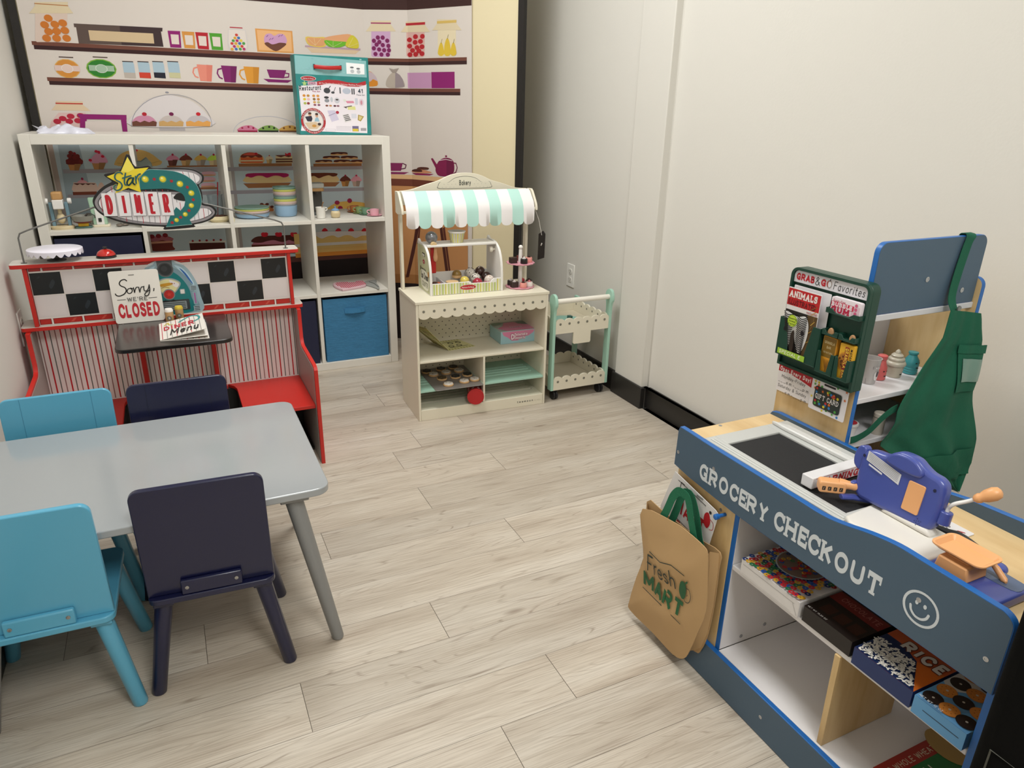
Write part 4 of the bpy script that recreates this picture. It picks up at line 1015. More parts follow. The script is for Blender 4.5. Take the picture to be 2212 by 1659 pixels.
# fourth cube
t = put('toy_coffee_maker', 'grey and wood toy coffee maker behind the white cups', 'toy coffee maker', (.668, 3.63, S1))
box('base', t, mat('5a5f60', .4), -.03, -.045, 0, .03, .03, .012, world=False); box('column', t, mat('4c4a46', .4), -.03, .0, .0115, .03, .03, .115, world=False)
MB().prism(rrect(-.032, -.05, .034, .032, .015), .113, .128, 'z').build('head', t, mat('b98e58', .5), False, bev=.002)
MB().prism(rrect(-.035, -.052, .037, .034, .016), .128, .150, 'z').build('lid', t, mat('b9b9b2', .4), False, bev=.004)
MB().lathe([(.010, .098), (.016, .113)], (0, -.025, 0), 16).build('spout', t, mat('3e3c3a', .4), False)
box('side_panel', t, mat('6f8288', .4), -.041, -.03, .08, -.0352, .03, .15, world=False)
def cupthing(name, label, loc, col, saucer=None, r=.020, h=.03, group=None, handle=True, rz=0, sauceroff=0):
    t = put(name, label, 'toy cup', loc, group, rz)
    z = 0
    if saucer:
        MB().lathe([(.020, 0), (.036, .004), (.037, .006), (.034, .006), (.018, .003), (.001, .003)], (0, 0, 0), 28).build('saucer', t, mat(saucer, .35), False); z = .0035
    MB().lathe([(r*.8, z), (r*.95, z+.002), (r*1.05, z+h), (r*.95, z+h), (r*.8, z+.005), (.001, z+.004)], (0, 0, 0), 24).build('cup', t, mat(col, .35), False)
    if handle: MB().tube(catmull([(r, 0, z+h*.78), (r+.010, 0, z+h*.8), (r+.012, 0, z+h*.45), (r+.002, 0, z+h*.25)], n=4), .0025, 8).build('handle', t, mat(col, .35), False)
    return t
cupthing('toy_cup', 'square white toy cup in front, under another white cup', (.657, 3.475, S1), 'e9e6df', None, .021, .028, 'white toy cups', False)
cupthing('toy_cup', 'white toy cup stacked on top, holding a wooden spoon', (.657, 3.475, S1+.0262), 'e9e6df', None, .022, .026, 'white toy cups', True, .3)
o = MB().tube([(.66, 3.475, S1+.036), (.668, 3.475, S1+.066), (.672, 3.473, S1+.075)], [.003, .003, .006], 8, flat=.5).build('toy_spoon', None, mat('a57848', .5)); tag(o, 'small wooden spoon standing in the upper white cup', 'toy spoon')
t = put('toy_sugar_jar', 'round wooden toy jar with a blue lid', 'toy jar', (.727, 3.478, S1))
MB().lathe([(.014, 0), (.019, .003), (.0225, .012), (.0225, .022), (.019, .031), (.016, .034)], n=24).build('body', t, BEI, False)
MB().lathe([(.0175, .0335), (.018, .036), (.014, .041), (.004, .044), (.003, .048), (.004, .051), (.002, .053)], n=24).build('lid', t, mat('6f93bb', .4), False)
row = [((.918, 3.482), 'e2a9b6', 'pink', 'nearest of the row'), ((.892, 3.535), '6f9378', 'dull green', 'second in the row'), ((.874, 3.585), '8fa36a', 'olive green', 'third in the row'), ((.858, 3.64), 'b9703c', 'orange brown', 'farthest in the row')]
for (xy, c_, nm, wh) in row:
    cupthing('toy_teacup', f'{nm} toy teacup on a matching saucer, {wh}', (xy[0], xy[1], S1), c_, c_, .022, .029, 'toy teacups', True, pi*.9)
# middle row, right cube: oven mitt and grey felt piece
t = put('oven_mitt', 'red and white striped toy oven mitt lying in the cube above the blue bin', 'oven mitt', (.785, 3.51, S2))
mp = catmull([(-.075, .065), (-.05, .085), (0, .075), (.03, .055), (.055, .085), (.078, .075), (.078, .01), (.06, -.035), (-.045, -.075), (-.062, -.07), (-.08, .0)], True, 4)
m_ = MB(); m_.prism(mp, .0005, .012, 'z'); m_.build('mitt', t, mat('d9b6bd', .9), False, bev=.004)
d = Decal((0, 0, .0122), (1, 0, 0), (0, 1, 0)); d.u = Vector((1, 0, 0))
for i in range(15):
    x = -.066+i*.0098
    ya = -.066+abs(i-4)*.006 if i < 4 else -.066+(i-4)*.005; yb = .072 if i < 7 else (.05 if i < 11 else .068)
    if i == 0: ya, yb = -.01, .05
    d.rect(x, ya, x+.0048, yb, 'c23a50')
for y in (-.045, -.02, .005, .03): d.line([(-.06, y), (.062, y+.012)], .0012, 'c23a50')
d.build('stripes', t, .9, world=False)
t = put('toy_pot_holder', 'grey felt toy piece lying beside the striped oven mitt', 'toy cloth', (.905, 3.50, S2))
gp = catmull([(-.042, .04), (-.03, .08), (.025, .105), (.035, .09), (.018, .03), (.012, -.04), (.0, -.09), (-.012, -.092), (-.014, -.07), (-.03, -.02), (-.042, .01)], True, 4)
MB().prism(gp, .0005, .007, 'z').build('body', t, mat('9b9c98', .9), False, bev=.002)
MB().tube([(-.012, .06, .008), (.002, .01, .009), (.002, -.07, .008)], .0022, 6).build('seam', t, mat('7d7e7b', .9), False)
# on top: crumpled bag and boxed play set
t = put('plastic_bag', 'crumpled white plastic bag lying on top of the cube shelf', 'bag', (-.325, 3.52, ST))
random.seed(11); nx, ny = 26, 12; m_ = MB(); vs = []; fs = []
def hgt(u, v):
    e = max(0, 1-abs(2*u-1)**3)*max(0, 1-abs(2*v-1)**2.5)
    return e*(.026+.006*sin(11*u+5*v)+.004*sin(23*u-9*v)+.003*random.uniform(-1, 1))+(.018 if u < .12 else 0)*(1-abs(2*v-1))
for i in range(nx+1):
    for j in range(ny+1):
        u, v = i/nx, j/ny; k = 1-.12*sin(9*u)**2
        vs.append(((u-.5)*.19+.006*sin(20*v), (v-.5)*.10*k+.004*sin(17*u), .0015+max(0, hgt(u, v))))
n_ = len(vs); vs += [(x, y, .0004) for x, y, z in vs]
for i in range(nx):
    for j in range(ny):
        a = i*(ny+1)+j; b = a+ny+1; fs.append((a, b, b+1, a+1)); fs.append((n_+a, n_+a+1, n_+b+1, n_+b))
for i in range(nx):
    a = i*(ny+1); b = a+ny+1; fs.append((a, n_+a, n_+b, b)); a += ny; b += ny; fs.append((a, b, n_+b, n_+a))
for j in range(ny):
    a = j; fs.append((a, a+1, n_+a+1, n_+a)); a = nx*(ny+1)+j; fs.append((a, n_+a, n_+a+1, a+1))
m_.add(vs, fs); m_.build('bag_body', t, mat('dcdcea', .35, bump=.3, bscale=60), False, smooth=50)
m_ = MB(); m_.add([(-.095, -.01, .016), (-.066, .015, .010), (-.070, -.02, .012), (-.118, .004, .032), (-.112, -.006, .030)], [(0, 1, 3), (0, 3, 4), (0, 4, 2), (2, 1, 0), (1, 2, 4, 3)]); m_.build('bag_corner', t, mat('dcdcea', .35, bump=.3, bscale=60), False)
# restaurant play set box: front face at y=3.52, X .600-.934
BX0, BX1, BY, BZ0, BZ1 = .600, .934, 3.52, 1.1175, 1.455
t = put('boxed_play_set', 'teal cardboard box of a toy restaurant set with red handle, on the cube shelf', 'box', ((BX0+BX1)/2, BY+.05, ST))
TEAL = mat('1f7f7d', .5, var=.15, vscale=20)
box('carton', t, TEAL, BX0, BY, BZ0, BX1, BY+.10, BZ1, bev=.002)
W_, H_ = BX1-BX0, BZ1-BZ0; sx = W_/1480; sy = H_/1560
d = front(BX0, BY, BZ0)
def bx(a, b): return ((a-30-(b-50)*.075)*sx*1.0, (1600-b)*sy)
d.poly([bx(45, 60), bx(1470, 105), bx(1495, 430), bx(60, 410)], '86b9bb')
for i in range(26):
    random.seed(i); a = random.uniform(80, 1400); b = random.uniform(80, 400); d.ell(*bx(a, b), .006, .003, random.choice(['8fc0c2', '7fb3b6', '8bbcc0']), 10)
d.poly([bx(1060, 155), bx(1435, 170), bx(1445, 375), bx(1075, 375)], 'eef0f2')
for a, b in ((1190, 320), (1320, 325)): d.ell(*bx(a, b), .009, .008, 'b9bdc2', 12); d.ell(*bx(a-10, b-75+(15 if a > 1200 else 0)), .009, .004, '6a6e74', 10)
d.poly([bx(120, 640), bx(130, 760), bx(185, 1350), bx(160, 1520), bx(1530, 1560), bx(1490, 560), bx(1200, 610), bx(700, 560), bx(480, 610)], 'e6dfe6')
d.poly([bx(480, 545), bx(700, 500), bx(900, 505), bx(1100, 540), bx(1300, 550), bx(1470, 500), bx(1480, 575), bx(1330, 620), bx(1100, 620), bx(900, 585), bx(720, 575), bx(560, 610), bx(480, 620)], 'b0242c')
d.text('All You Need to Serve Up Delicious Mealtime Favorites', *bx(520, 590), .0075, 'e8d8d8', .16, fit=.205, rot=-.02)
d.ell(*bx(310, 490), .034, .0105, 'e9e6e8'); d.ell(*bx(310, 490), .032, .0092, 'a8252c'); d.text('Melissa & Doug', *bx(205, 505), .006, 'e8d8dc', .16, fit=.046)
d.star(*bx(235, 590), .013, 'a8cc7a'); d.rect(*bx(300, 612), *bx(480, 550), 'd8b8c8'); d.text('DINER', *bx(320, 605), .010, '8a3a5c', .2, fit=.03)
d.text('Restaurant', *bx(130, 735), .021, '2c2c34', .17, slant=.2, fit=.098, rot=.07); d.text('Play Set', *bx(390, 750), .006, 'b0486a', .18, fit=.034, slant=.2)
d.ell(*bx(680, 715), .015, .012, '3c3e44'); d.line([bx(700, 690), bx(750, 625)], .003, '3c3e44'); d.ell(*bx(800, 750), .008, .005, '3c3e44'); d.line([bx(815, 740), bx(852, 645)], .002, '3c3e44')
d.ell(*bx(1080, 712), .019, .013, 'b5bccb'); d.rect(*bx(938, 765), *bx(955, 645), '55585e')
for a in (1185, 1225): d.rect(*bx(a, 775), *bx(a+16, 660), '44464c')
d.text('41', *bx(1320, 750), .020, '2b3a48', .24, fit=.022); d.text('Piece Set', *bx(1290, 798), .0065, '3b4a58', .16, fit=.038)
for i, (a, b, c_) in enumerate(((225, 825, 'd0882c'), (305, 825, 'b88638'), (415, 825, 'cf8f40'), (498, 825, 'cf8f40'), (235, 895, 'd8c22a'), (312, 895, 'e0b4b4'), (425, 890, '8a6a38'), (508, 890, 'c08038'), (245, 975, 'a8b050'), (310, 975, '8a2c2c'), (432, 950, 'cfa060'), (512, 950, 'b8b080'), (440, 1003, '8a3c4c'), (520, 1003, '7c3c5c'), (680, 1012, '7a4638'), (755, 1012, 'c08a58'), (842, 1014, '5a2c3c'), (908, 1014, '8a5c6c'))): d.ell(*bx(a, b), .0068, .0055 if b < 1000 else .004, c_, 12)
d.ell(*bx(680, 912), .011, .008, '8c8f96'); d.ell(*bx(670, 850), .011, .005, '2c2c30'); d.ell(*bx(775, 890), .006, .011, 'bcc0c8'); d.ell(*bx(885, 905), .0125, .0125, 'c4c4cc'); d.ell(*bx(885, 890), .007, .003, '3a2c2c')
d.poly([bx(1060, 910), bx(1225, 905), bx(1240, 950), bx(1095, 955)], 'd68aa0'); d.poly([bx(1010, 880), bx(1060, 880), bx(1080, 912), bx(1030, 920)], 'd8dcd0'); d.poly([bx(1105, 1020), bx(1260, 1015), bx(1275, 1085), bx(1110, 1085)], 'd8d890'); d.poly([bx(1020, 1030), bx(1190, 1000), bx(1195, 1015), bx(1080, 1035), bx(1085, 1060)], '4c4238')
d.rect(*bx(1262, 980), *bx(1310, 850), 'c6c8d4', .002); d.ell(*bx(1390, 930), .012, .016, 'd6cad6'); d.ell(*bx(1390, 935), .005, .010, 'c88a98')
d.poly([bx(690, 1110), bx(840, 1100), bx(930, 1290), bx(780, 1335)], 'c9c2d8'); d.line([bx(715, 1215), bx(850, 1160)], .0015, '6a6488'); d.ell(*bx(895, 1143), .0075, .0065, 'a82440')
d.poly([bx(1000, 1190), bx(1120, 1165), bx(1190, 1305), bx(1060, 1345)], 'd6d2d2'); 
for i in range(4): d.line([bx(1020+i*14, 1210+i*32), bx(1120+i*16, 1185+i*32)], .0028, '4c4850')
d.rect(*bx(1190, 1255), *bx(1290, 1165), 'd0d0da'); d.poly([bx(1325, 1180), bx(1450, 1215), bx(1385, 1320), bx(1320, 1290)], 'a8904a'); d.poly([bx(1345, 1205), bx(1420, 1225), bx(1375, 1295), bx(1340, 1280)], 'd0c084')
d.ring(*bx(410, 1325), .046, .0560, 'a8242c', 36); d.ell(*bx(410, 1325), .0445, .0445, 'dfd8d4', 32); d.ring(*bx(410, 1325), .0435, .0445, '4c4040', 32)
d.poly([bx(240, 1240), bx(370, 1220), bx(390, 1280), bx(370, 1335), bx(290, 1330)], '2c2838'); d.ell(*bx(335, 1190), .007, .008, 'c79a80'); d.ell(*bx(335, 1172), .0075, .005, '4a3428')
d.poly([bx(430, 1330), bx(450, 1260), bx(500, 1250), bx(535, 1330)], '8fb2c4'); d.ell(*bx(475, 1215), .0065, .0075, 'c79a80'); d.ell(*bx(472, 1185), .007, .005, '3a2820')
d.poly([bx(240, 1360), bx(450, 1340), bx(560, 1400), bx(480, 1480), bx(320, 1480)], 'cdb69a'); d.ell(*bx(530, 1385), .008, .006, '3a2828'); d.ell(*bx(425, 1420), .01, .006, 'c08a40')
cx_, cy_ = bx(410, 1325)
d.text('Fun & Durable Play Food & Accessories', 0, 0, .0065, 'ecd8d8', .17, fit=.145, path=lambda a, b: (cx_+(.0478+b)*cos(2.93-a/.051), cy_+(.0478+b)*sin(2.93-a/.051)))
d.text('Cook & Serve Diner Favorites', 0, 0, .0065, 'ecd8d8', .17, fit=.11, path=lambda a, b: (cx_+(.0538-b)*cos(3.6+a/.051), cy_+(.0538-b)*sin(3.6+a/.051)))
for i in range(4): d.line([bx(875, 1425+i*26), bx(1185, 1432+i*26)], .0012, 'a9a4b2')
d.rect(*bx(660, 1520), *bx(855, 1480), 'b0acb8'); d.rect(*bx(665, 1516), *bx(850, 1484), 'e6dfe6'); d.rect(*bx(1215, 1525), *bx(1340, 1415), '6c6488'); d.rect(*bx(1220, 1525), *bx(1335, 1470), 'd0b83a')
for i in range(12): d.line([bx(1385+i*10, 1455), bx(1390+i*10, 1510)], .0007+.0005*(i % 3), '3c3a40')
d.build('printed_front', t, .45)
hx0 = BX0+.085; hx1 = BX0+.205; hz = BZ1-.048
h = MB(); pth = [(hx0, BY-.002, hz), (hx0+.006, BY-.010, hz), (hx0+.06, BY-.017, hz-.003), (hx1-.006, BY-.010, hz), (hx1, BY-.002, hz)]
h.tube(catmull(pth, n=5), .0026, 10, flat=3.3); o = h.build('handle', t, mat('b5211f', .4))
MB().box(hx0-.004, BY-.004, hz-.011, hx0+.004, BY, hz+.011).box(hx1-.004, BY-.004, hz-.011, hx1+.004, BY, hz+.011).build('handle_mounts', t, mat('1f5f62', .5))

# ================================================================ DINER PLAY SET
SG_OUT=[(-.2153,.9305),(-.2111,.9478),(-.1952,.9676),(-.1741,.9845),(-.1525,.9956),(-.1529,1.0013),(-.1678,1.0145),(-.1659,1.0211),(-.1383,1.0264),(-.1189,1.0353),(-.0978,1.0779),(-.0912,1.0808),(-.0853,1.0765),(-.0757,1.0434),(-.036,1.0464),(-.0275,1.0393),(.001,1.0372),(.0319,1.0392),(.0709,1.0369),(.0988,1.0324),(.1202,1.0201),(.1279,1.0079),(.1238,.9913),(.1094,.981),(.1143,.9626),(.1155,.9381),(.1126,.9203),(.1374,.9133),(.152,.8996),(.1532,.8855),(.139,.8671),(.1047,.8538),(.0761,.8488),(.0744,.8401),(-.0166,.836),(-.0187,.8454),(-.0681,.8505),(-.1086,.8572),(-.1478,.8677),(-.1852,.8852),(-.207,.9053)]
SG_GR1=[(-.2099,.9303),(-.2025,.9475),(-.185,.9659),(-.1615,.9813),(-.1397,.9851),(-.1049,.9682),(.0321,.9602),(.0737,.9515),(.1068,.9161),(.1351,.9071),(.1475,.892),(.143,.8796),(.124,.8662),(.0964,.8579),(.0458,.8508),(-.0115,.8519),(-.0672,.8565),(-.1076,.8632),(-.1468,.874),(-.1817,.8904),(-.2036,.9101)]
SG_GR2=[(-.0326,1.0327),(.0143,1.0329),(.0702,1.0316),(.0981,1.027),(.1167,1.0156),(.1212,1.005),(.1165,.9915),(.1039,.9836),(.0651,.994),(-.0171,1.0075)]
SG_WH1=[(-.2015,.93),(-.1952,.9444),(-.1781,.9599),(-.1576,.9725),(-.1411,.9764),(-.1058,.9624),(.0311,.9527),(.0578,.9398),(.0823,.9068),(.1256,.9021),(.1392,.8923),(.138,.8829),(.1189,.8727),(.0913,.8644),(.0468,.8586),(-.0107,.858),(-.0661,.8635),(-.1065,.8705),(-.143,.881),(-.1754,.8961),(-.1964,.9137)]
SG_WH2=[(.0133,1.0262),(.0554,1.0264),(.0916,1.0211),(.1104,1.0112),(.1138,1.0021),(.108,.9926),(.0929,.9874),(.0526,1.0062)]
SG_HOLE=[(.0261,.9377),(.0306,.9497),(.0458,.9568),(.0615,.9458),(.0598,.9291)]
SG_ARR=[(-.0707,1.0056),(-.0436,1.032),(-.0134,1.033),(.014,1.0312),(.0467,1.0248),(.0759,1.0103),(.0986,.9873),(.1089,.9597),(.1108,.929),(.102,.9014),(.0846,.8803),(.0652,.8656),(.0704,.8497),(-.0125,.8448),(.0053,.8804),(.0285,.9096),(.0405,.8969),(.0541,.9124),(.06,.9306),(.0562,.949),(.0382,.9631),(.0055,.9714),(-.0418,.9711),(-.0734,.9704)]
SG_STAR=[(-.0932,1.0737),(-.0782,1.0362),(-.0364,1.04),(-.0735,1.005),(-.0706,.9614),(-.1057,.9771),(-.1464,.9599),(-.1318,.9928),(-.1619,1.0136),(-.1188,1.029)]
SG_L1=[(-.052,1.0032),(.0002,1.0022),(.0504,.9859),(.0817,.955),(.0763,.9141),(.0533,.8853),(.0235,.8673)]
SG_L2=[(-.0252,1.0027),(.0258,.9957),(.0717,.9746),(.0848,.9329),(.0665,.8975),(.0376,.876),(.0089,.8593)]
SG_CD=[(-.1871,.9616),(-.1482,.962),(-.1507,.8882),(-.1894,.8889)]
SG_CI=[(-.1439,.9619),(-.1058,.9624),(-.11,.8866),(-.1447,.8871)]
SG_CN=[(-.103,.9629),(-.0645,.9622),(-.0664,.8858),(-.104,.8867)]
SG_CE=[(-.0622,.9627),(-.0232,.9617),(-.0238,.8847),(-.06,.8855)]
SG_CR=[(-.0207,.9601),(.0192,.9591),(.0186,.8836),(-.0176,.8844)]
SG_SC=[(-.1159,1.0209),(-.1224,1.0262),(-.1335,1.0234),(-.1392,1.0126),(-.1369,1.0025),(-.1261,.995),(-.1224,.9847),(-.128,.9747),(-.1382,.9697),(-.1455,.9736),(-.1459,.9824),(-.1393,.9872)]
SG_SC2=[(-.1065,1.023),(-.1132,1.0006),(-.1131,.9875),(-.1061,.9864)]
SG_SC3=[(-.1174,1.0079),(-.0921,1.0153)]
SG_SC4=[(-.0899,1.0088),(-.0996,1.0055),(-.1069,.9932),(-.1036,.9852),(-.0933,.9943),(-.0856,1.0088),(-.0897,.9928),(-.0844,.9868)]
SG_SC5=[(-.079,1.013),(-.0802,.9911)]
SG_SC6=[(-.0793,1.0028),(-.0719,1.0158),(-.0638,1.0206)]
SG_ST=[(-.1549,.9811),(-.155,.9643),(-.1712,.9699),(-.17,.9612),(-.1444,.8805),(-.1437,.873),(-.127,.8828),(-.1265,.8686),(-.1097,.8851),(-.1095,.8654),(-.0947,.8845),(-.0953,.8627),(-.0775,.8838),(-.0782,.861),(-.0582,.883),(-.0589,.8592),(-.0415,.8823),(-.0432,.8579),(-.0256,.8817),(-.0272,.8572),(-.0079,.881),(-.0095,.8564),(-.1055,.9726),(-.1049,.9629),(-.0559,.9685),(-.0549,.9625),(-.0393,.9689),(-.0389,.9621),(-.0226,.9697),(-.0223,.9625),(-.006,.9693),(-.0055,.9612),(.0105,.9668),(.0109,.9599),(.0453,1.0251),(.0483,1.0197),(.0637,1.0254),(.0668,1.006),(.0805,1.0237),(.0841,.9967),(.0969,1.018),(.0992,.9873),(.042,.925),(.0422,.899),(.0322,.9406),(.033,.9253),(.0943,.8986),(.0948,.8643),(.1124,.9026),(.1121,.8698),(.128,.9021),(.1267,.8755),(.0817,.8805),(.0807,.8618),(-.1913,.9443),(-.1915,.9032)]
JB_OUT=[(-.1538,.531),(-.1497,.581),(-.1355,.6376),(-.1169,.677),(-.0943,.7078),(-.0579,.7335),(-.0354,.7381),(-.0063,.7362),(.0212,.72),(.0434,.6895),(.0554,.6509),(.0603,.5995),(.0622,.5389)]
JB_TEAL=[(-.0812,.549),(-.0836,.6332),(-.0812,.6742),(-.0584,.7052),(-.0386,.716),(-.0136,.7101),(.0093,.6879),(.0278,.6573),(.0346,.6231),(.029,.581),(.0207,.5474)]
JB_BLUE=[(.0053,.7129),(.0233,.7075),(.0386,.6815),(.0473,.6473),(.0379,.6481),(.0263,.6741),(.011,.7001)]
JB_SPK=[(-.0351,.7014)]
JB_FAN=[(-.0582,.6559),(-.0475,.6666),(-.0303,.6702),(-.0123,.6667),(.0033,.6572),(.0044,.6466),(-.014,.6272),(-.0263,.6199),(-.0387,.6377),(-.0527,.643)]
JB_BTN=[(-.0337,.6121)]
JB_COIN=[(.0078,.6161)]
JB_GRILL=[(-.0678,.59),(.0191,.5926),(.0213,.5516),(-.0511,.5502)]
JB_TOP=[(-.0547,.7353),(-.0073,.7342),(-.0103,.7017),(-.0572,.701)]
JB_PIL=[(.041,.614),(.0546,.615),(.0551,.5742),(.0431,.5711)]
JB_V1=[(.0365,.6377),(.0595,.6379),(.0581,.621),(.0351,.6209)]
JB_V2=[(.0382,.5629),(.0614,.5629),(.0608,.5434),(.0364,.5437)]
AP_OUT=[(1.5039,.8516),(1.5437,.8561),(1.6169,.8315),(1.6279,.8099),(1.6454,.7747),(1.6478,.7462),(1.6465,.7177),(1.6607,.6721),(1.7137,.5391)]
AP_LEFT=[(1.5039,.8516),(1.4946,.7922),(1.4515,.738),(1.4236,.6953),(1.3936,.6582),(1.3814,.649),(1.3828,.6263),(1.3921,.5964)]
AP2_OUT=[(1.6619,.6444),(1.6922,.5768),(1.717,.5073),(1.729,.4378),(1.7089,.3917),(1.7008,.3633),(1.6415,.3882),(1.5624,.4414),(1.4939,.4732),(1.3514,.5637),(1.3672,.5806),(1.3847,.6091),(1.381,.6294)]
GB_TOP=[(1.1515,.5633),(1.1358,.574),(1.0293,.5717),(.9048,.5713),(.8048,.5733),(.7432,.5681),(.696,.577),(.6494,.5883),(.5993,.5954),(.5482,.5944),(.4956,.5928),(.4473,.5925),(.4246,.5923),(.4089,.5874)]
GB_LET=[(1.0645,.518),(1.0583,.4828),(.858,.5341),(.8512,.5014),(.8442,.5127),(.8377,.4872),(.5974,.5262),(.5999,.4855)]
SMILE=[(.5359,.5145),(.5672,.5059),(.506,.5228),(.5438,.546),(.5283,.4841),(.5456,.523),(.5337,.5255),(.541,.5326),(.5527,.5116),(.5466,.4987),(.5313,.4992),(.5218,.511),(.5215,.5205)]
BAG_OUT=[(1.2043,.3368),(1.0839,.3667),(1.037,.3696),(.9835,.366),(.9688,.3553),(.961,.3123),(.9495,.2194),(.9655,.1451),(.9822,.0828),(.9988,.0462),(1.0372,.0284),(1.1191,.0296),(1.2144,.0262),(1.2214,.0509),(1.2021,.1372),(1.1822,.2087),(1.1971,.2654)]
BAG_BACK=[(1.2227,.3339),(1.1689,.3374),(1.0362,.343),(.9653,.3545),(.9636,.3234),(.9602,.2434),(.9592,.1804),(.9676,.108),(.9827,.0687),(1.0082,.0523)]
BAG_TXT=[(1.1483,.2508),(1.0527,.2728),(1.0087,.2598),(1.1468,.2406),(1.0291,.233),(1.1613,.1441),(.9943,.2082),(1.1606,.1399),(1.0916,.1469),(1.0118,.1473),(.9824,.2485)]
BAG_HND=[(1.1406,.3442),(1.1196,.3814),(1.1079,.4167),(1.0841,.4435),(1.063,.4487),(1.0457,.4263),(1.0308,.3868),(1.0154,.3597)]
BAG_CARD=[(1.1437,.4541),(1.1761,.357),(1.1587,.3057),(1.0201,.3047),(1.009,.3467),(.9895,.428),(.9976,.4391)]

RED = mat('c4261d', .4); DG = mat('9b9590', .45); LG = mat('c9c3ba', .45)
t = thing('diner_play_set', 'red and white toy diner booth with striped back, checkered panel and black tray table', 'play set', (-.035, 2.6, 0))
DX0, DX1 = -.476, .402
prof = [(2.402, 0), (2.79, 0), (2.79, .525), (2.665, .525), (2.665, .415), (2.655, .397), (2.64, .39), (2.43, .383), (2.41, .378), (2.402, .368)]
for (xa, xb, s_) in ((DX0, DX0+.013, 1), (DX1-.013, DX1, -1)):
    t2 = MB().prism(prof, xa, xb, 'x').build('side_panel', t, RED, bev=.0008)
    xi = (xb, xb+.0012) if s_ > 0 else (xa-.0012, xa)
    pi_ = [(2.414, .003), (2.765, .003), (2.765, .52), (2.672, .52), (2.672, .412), (2.66, .391), (2.64, .382), (2.435, .375), (2.418, .370), (2.414, .36)]
    MB().prism(pi_, *xi, 'x').build('grey_face', t2, DG)
# red pieces of the arm trim joints (light gaps)
box('back_panel', t, mat('ebe5e1', .5), DX0+.0145, 2.765, .02, DX1-.0145, 2.778, .52)
d = front(0, 2.765, 0)
x = DX0+.02; i = 0
GY = '8d8983'
while x < DX1-.018:
    d.rect(x, .232, x+(.0045 if i % 3 == 1 else .0032), .519, 'bf1f27' if i % 3 == 1 else ('5f6660' if i % 3 == 2 else '94706c')); x += .0158; i += 1
d.build('striped_print', t, .5)
# seats
for nm, pts in (('seat', [(.146, 2.455), (.146, 2.70), (.138, 2.735), (.118, 2.7635), (DX1-.0145, 2.7635), (DX1-.0145, 2.425), (.175, 2.425)]),
                ('seat', [(-.235, 2.455), (-.235, 2.70), (-.228, 2.735), (-.205, 2.7635), (DX0+.0145, 2.7635), (DX0+.0145, 2.425), (-.265, 2.425)])):
    m_ = MB(); m_.prism(pts, .216, .229, 'z'); m_.build(nm, t, RED, bev=.0012)
MB().box(-.204, 2.745, .216, .117, 2.7635, .229).build('seat_link', t, RED, bev=.001)
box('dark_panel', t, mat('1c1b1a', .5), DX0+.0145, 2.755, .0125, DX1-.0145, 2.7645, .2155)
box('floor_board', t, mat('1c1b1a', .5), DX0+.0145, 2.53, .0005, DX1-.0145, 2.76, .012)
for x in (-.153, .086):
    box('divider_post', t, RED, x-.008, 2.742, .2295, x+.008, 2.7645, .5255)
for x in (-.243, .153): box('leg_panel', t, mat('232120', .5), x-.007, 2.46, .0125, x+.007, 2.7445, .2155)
# tray
tp = rrect(-.206, 2.357, .1355, 2.6865, .03, 6, (1, 1, 0, 0))
MB().prism(tp, .517, .5300, 'z').build('tray_table', t, mat('1b1615', .28, coat=.3), bev=.002)
TRZ = .5302
# ledge, upper panel, posts, top
m_ = MB(); m_.prism(rrect(-.489, 2.688, DX1+.014, 2.80, .012, 4), .526, .5385, 'z'); L1_ = m_.build('ledge', t, RED, bev=.001)
m_ = MB(); m_.prism(rrect(-.4885, 2.6885, DX1+.0135, 2.7995, .012, 4), .5385, .5394, 'z'); m_.build('ledge_surface', L1_, LG)
for xa in (-.448, .374): box('side_post', t, RED, xa, 2.69, .5395, xa+.012, 2.772, .7345)
box('checker_panel', t, mat('cfc7c0', .5), -.4355, 2.70, .5395, .3735, 2.711, .7345)
m_ = MB(); m_.prism(rrect(-.481, 2.684, DX1+.015, 2.775, .012, 4), .7345, .747, 'z'); T1_ = m_.build('top_shelf', t, RED, bev=.001)
m_ = MB(); m_.prism(rrect(-.4805, 2.6845, DX1+.0145, 2.7745, .012, 4), .747, .7479, 'z'); m_.build('top_surface', T1_, LG)
d = front(0, 2.70, 0)
d.rect(-.434, .541, .373, .733, 'ded6d0')
sq = .0893; x0 = -.4345; za, zm, zb = .566, .642, .718
for i in range(9):
    for j in range(2):
        xa = x0+i*sq; z0_, z1_ = (za, zm) if j == 0 else (zm, zb)
        blk = (i+j) % 2 == 1
        d.rect(xa+.0015, z0_+.0015, xa+sq-.0015, z1_-.0015, '17181a' if blk else 'd8d0cf')
        if blk: d.smooth([(xa+.055, z0_+.02), (xa+.068, z0_+.04), (xa+.062, z0_+.05), (xa+.05, z0_+.03)], '2c3036'); d.smooth([(xa+.02, z0_+.055), (xa+.03, z0_+.06), (xa+.026, z0_+.064)], '24282c')
        else: d.rect(xa+.006, z0_+.006, xa+sq-.006, z1_-.006, 'dbd3d2')
for (z0_, z1_, ph) in ((.7205, .7335, .0), (.5425, .5635, .0)):
    x = -.434+(.0 if ph else -.05)
    k = 0
    while x < .373:
        xa = max(x, -.434); xb = min(x+.086, .3725)
        if xb-xa > .004:
            d.rect(xa+.001, z0_+.001, xb-.001, z1_-.001, '7c1a1a'); d.rect(xa+.003, z0_+.0025, xb-.003, z1_-.0025, 'b3271f')
            if xb-xa > .05: d.poly([(xa+.05, z0_+.004), (xa+.058, z0_+.004), (xa+.07, z1_-.004), (xa+.062, z1_-.004)], 'c65040')
        x += .0893; k += 1
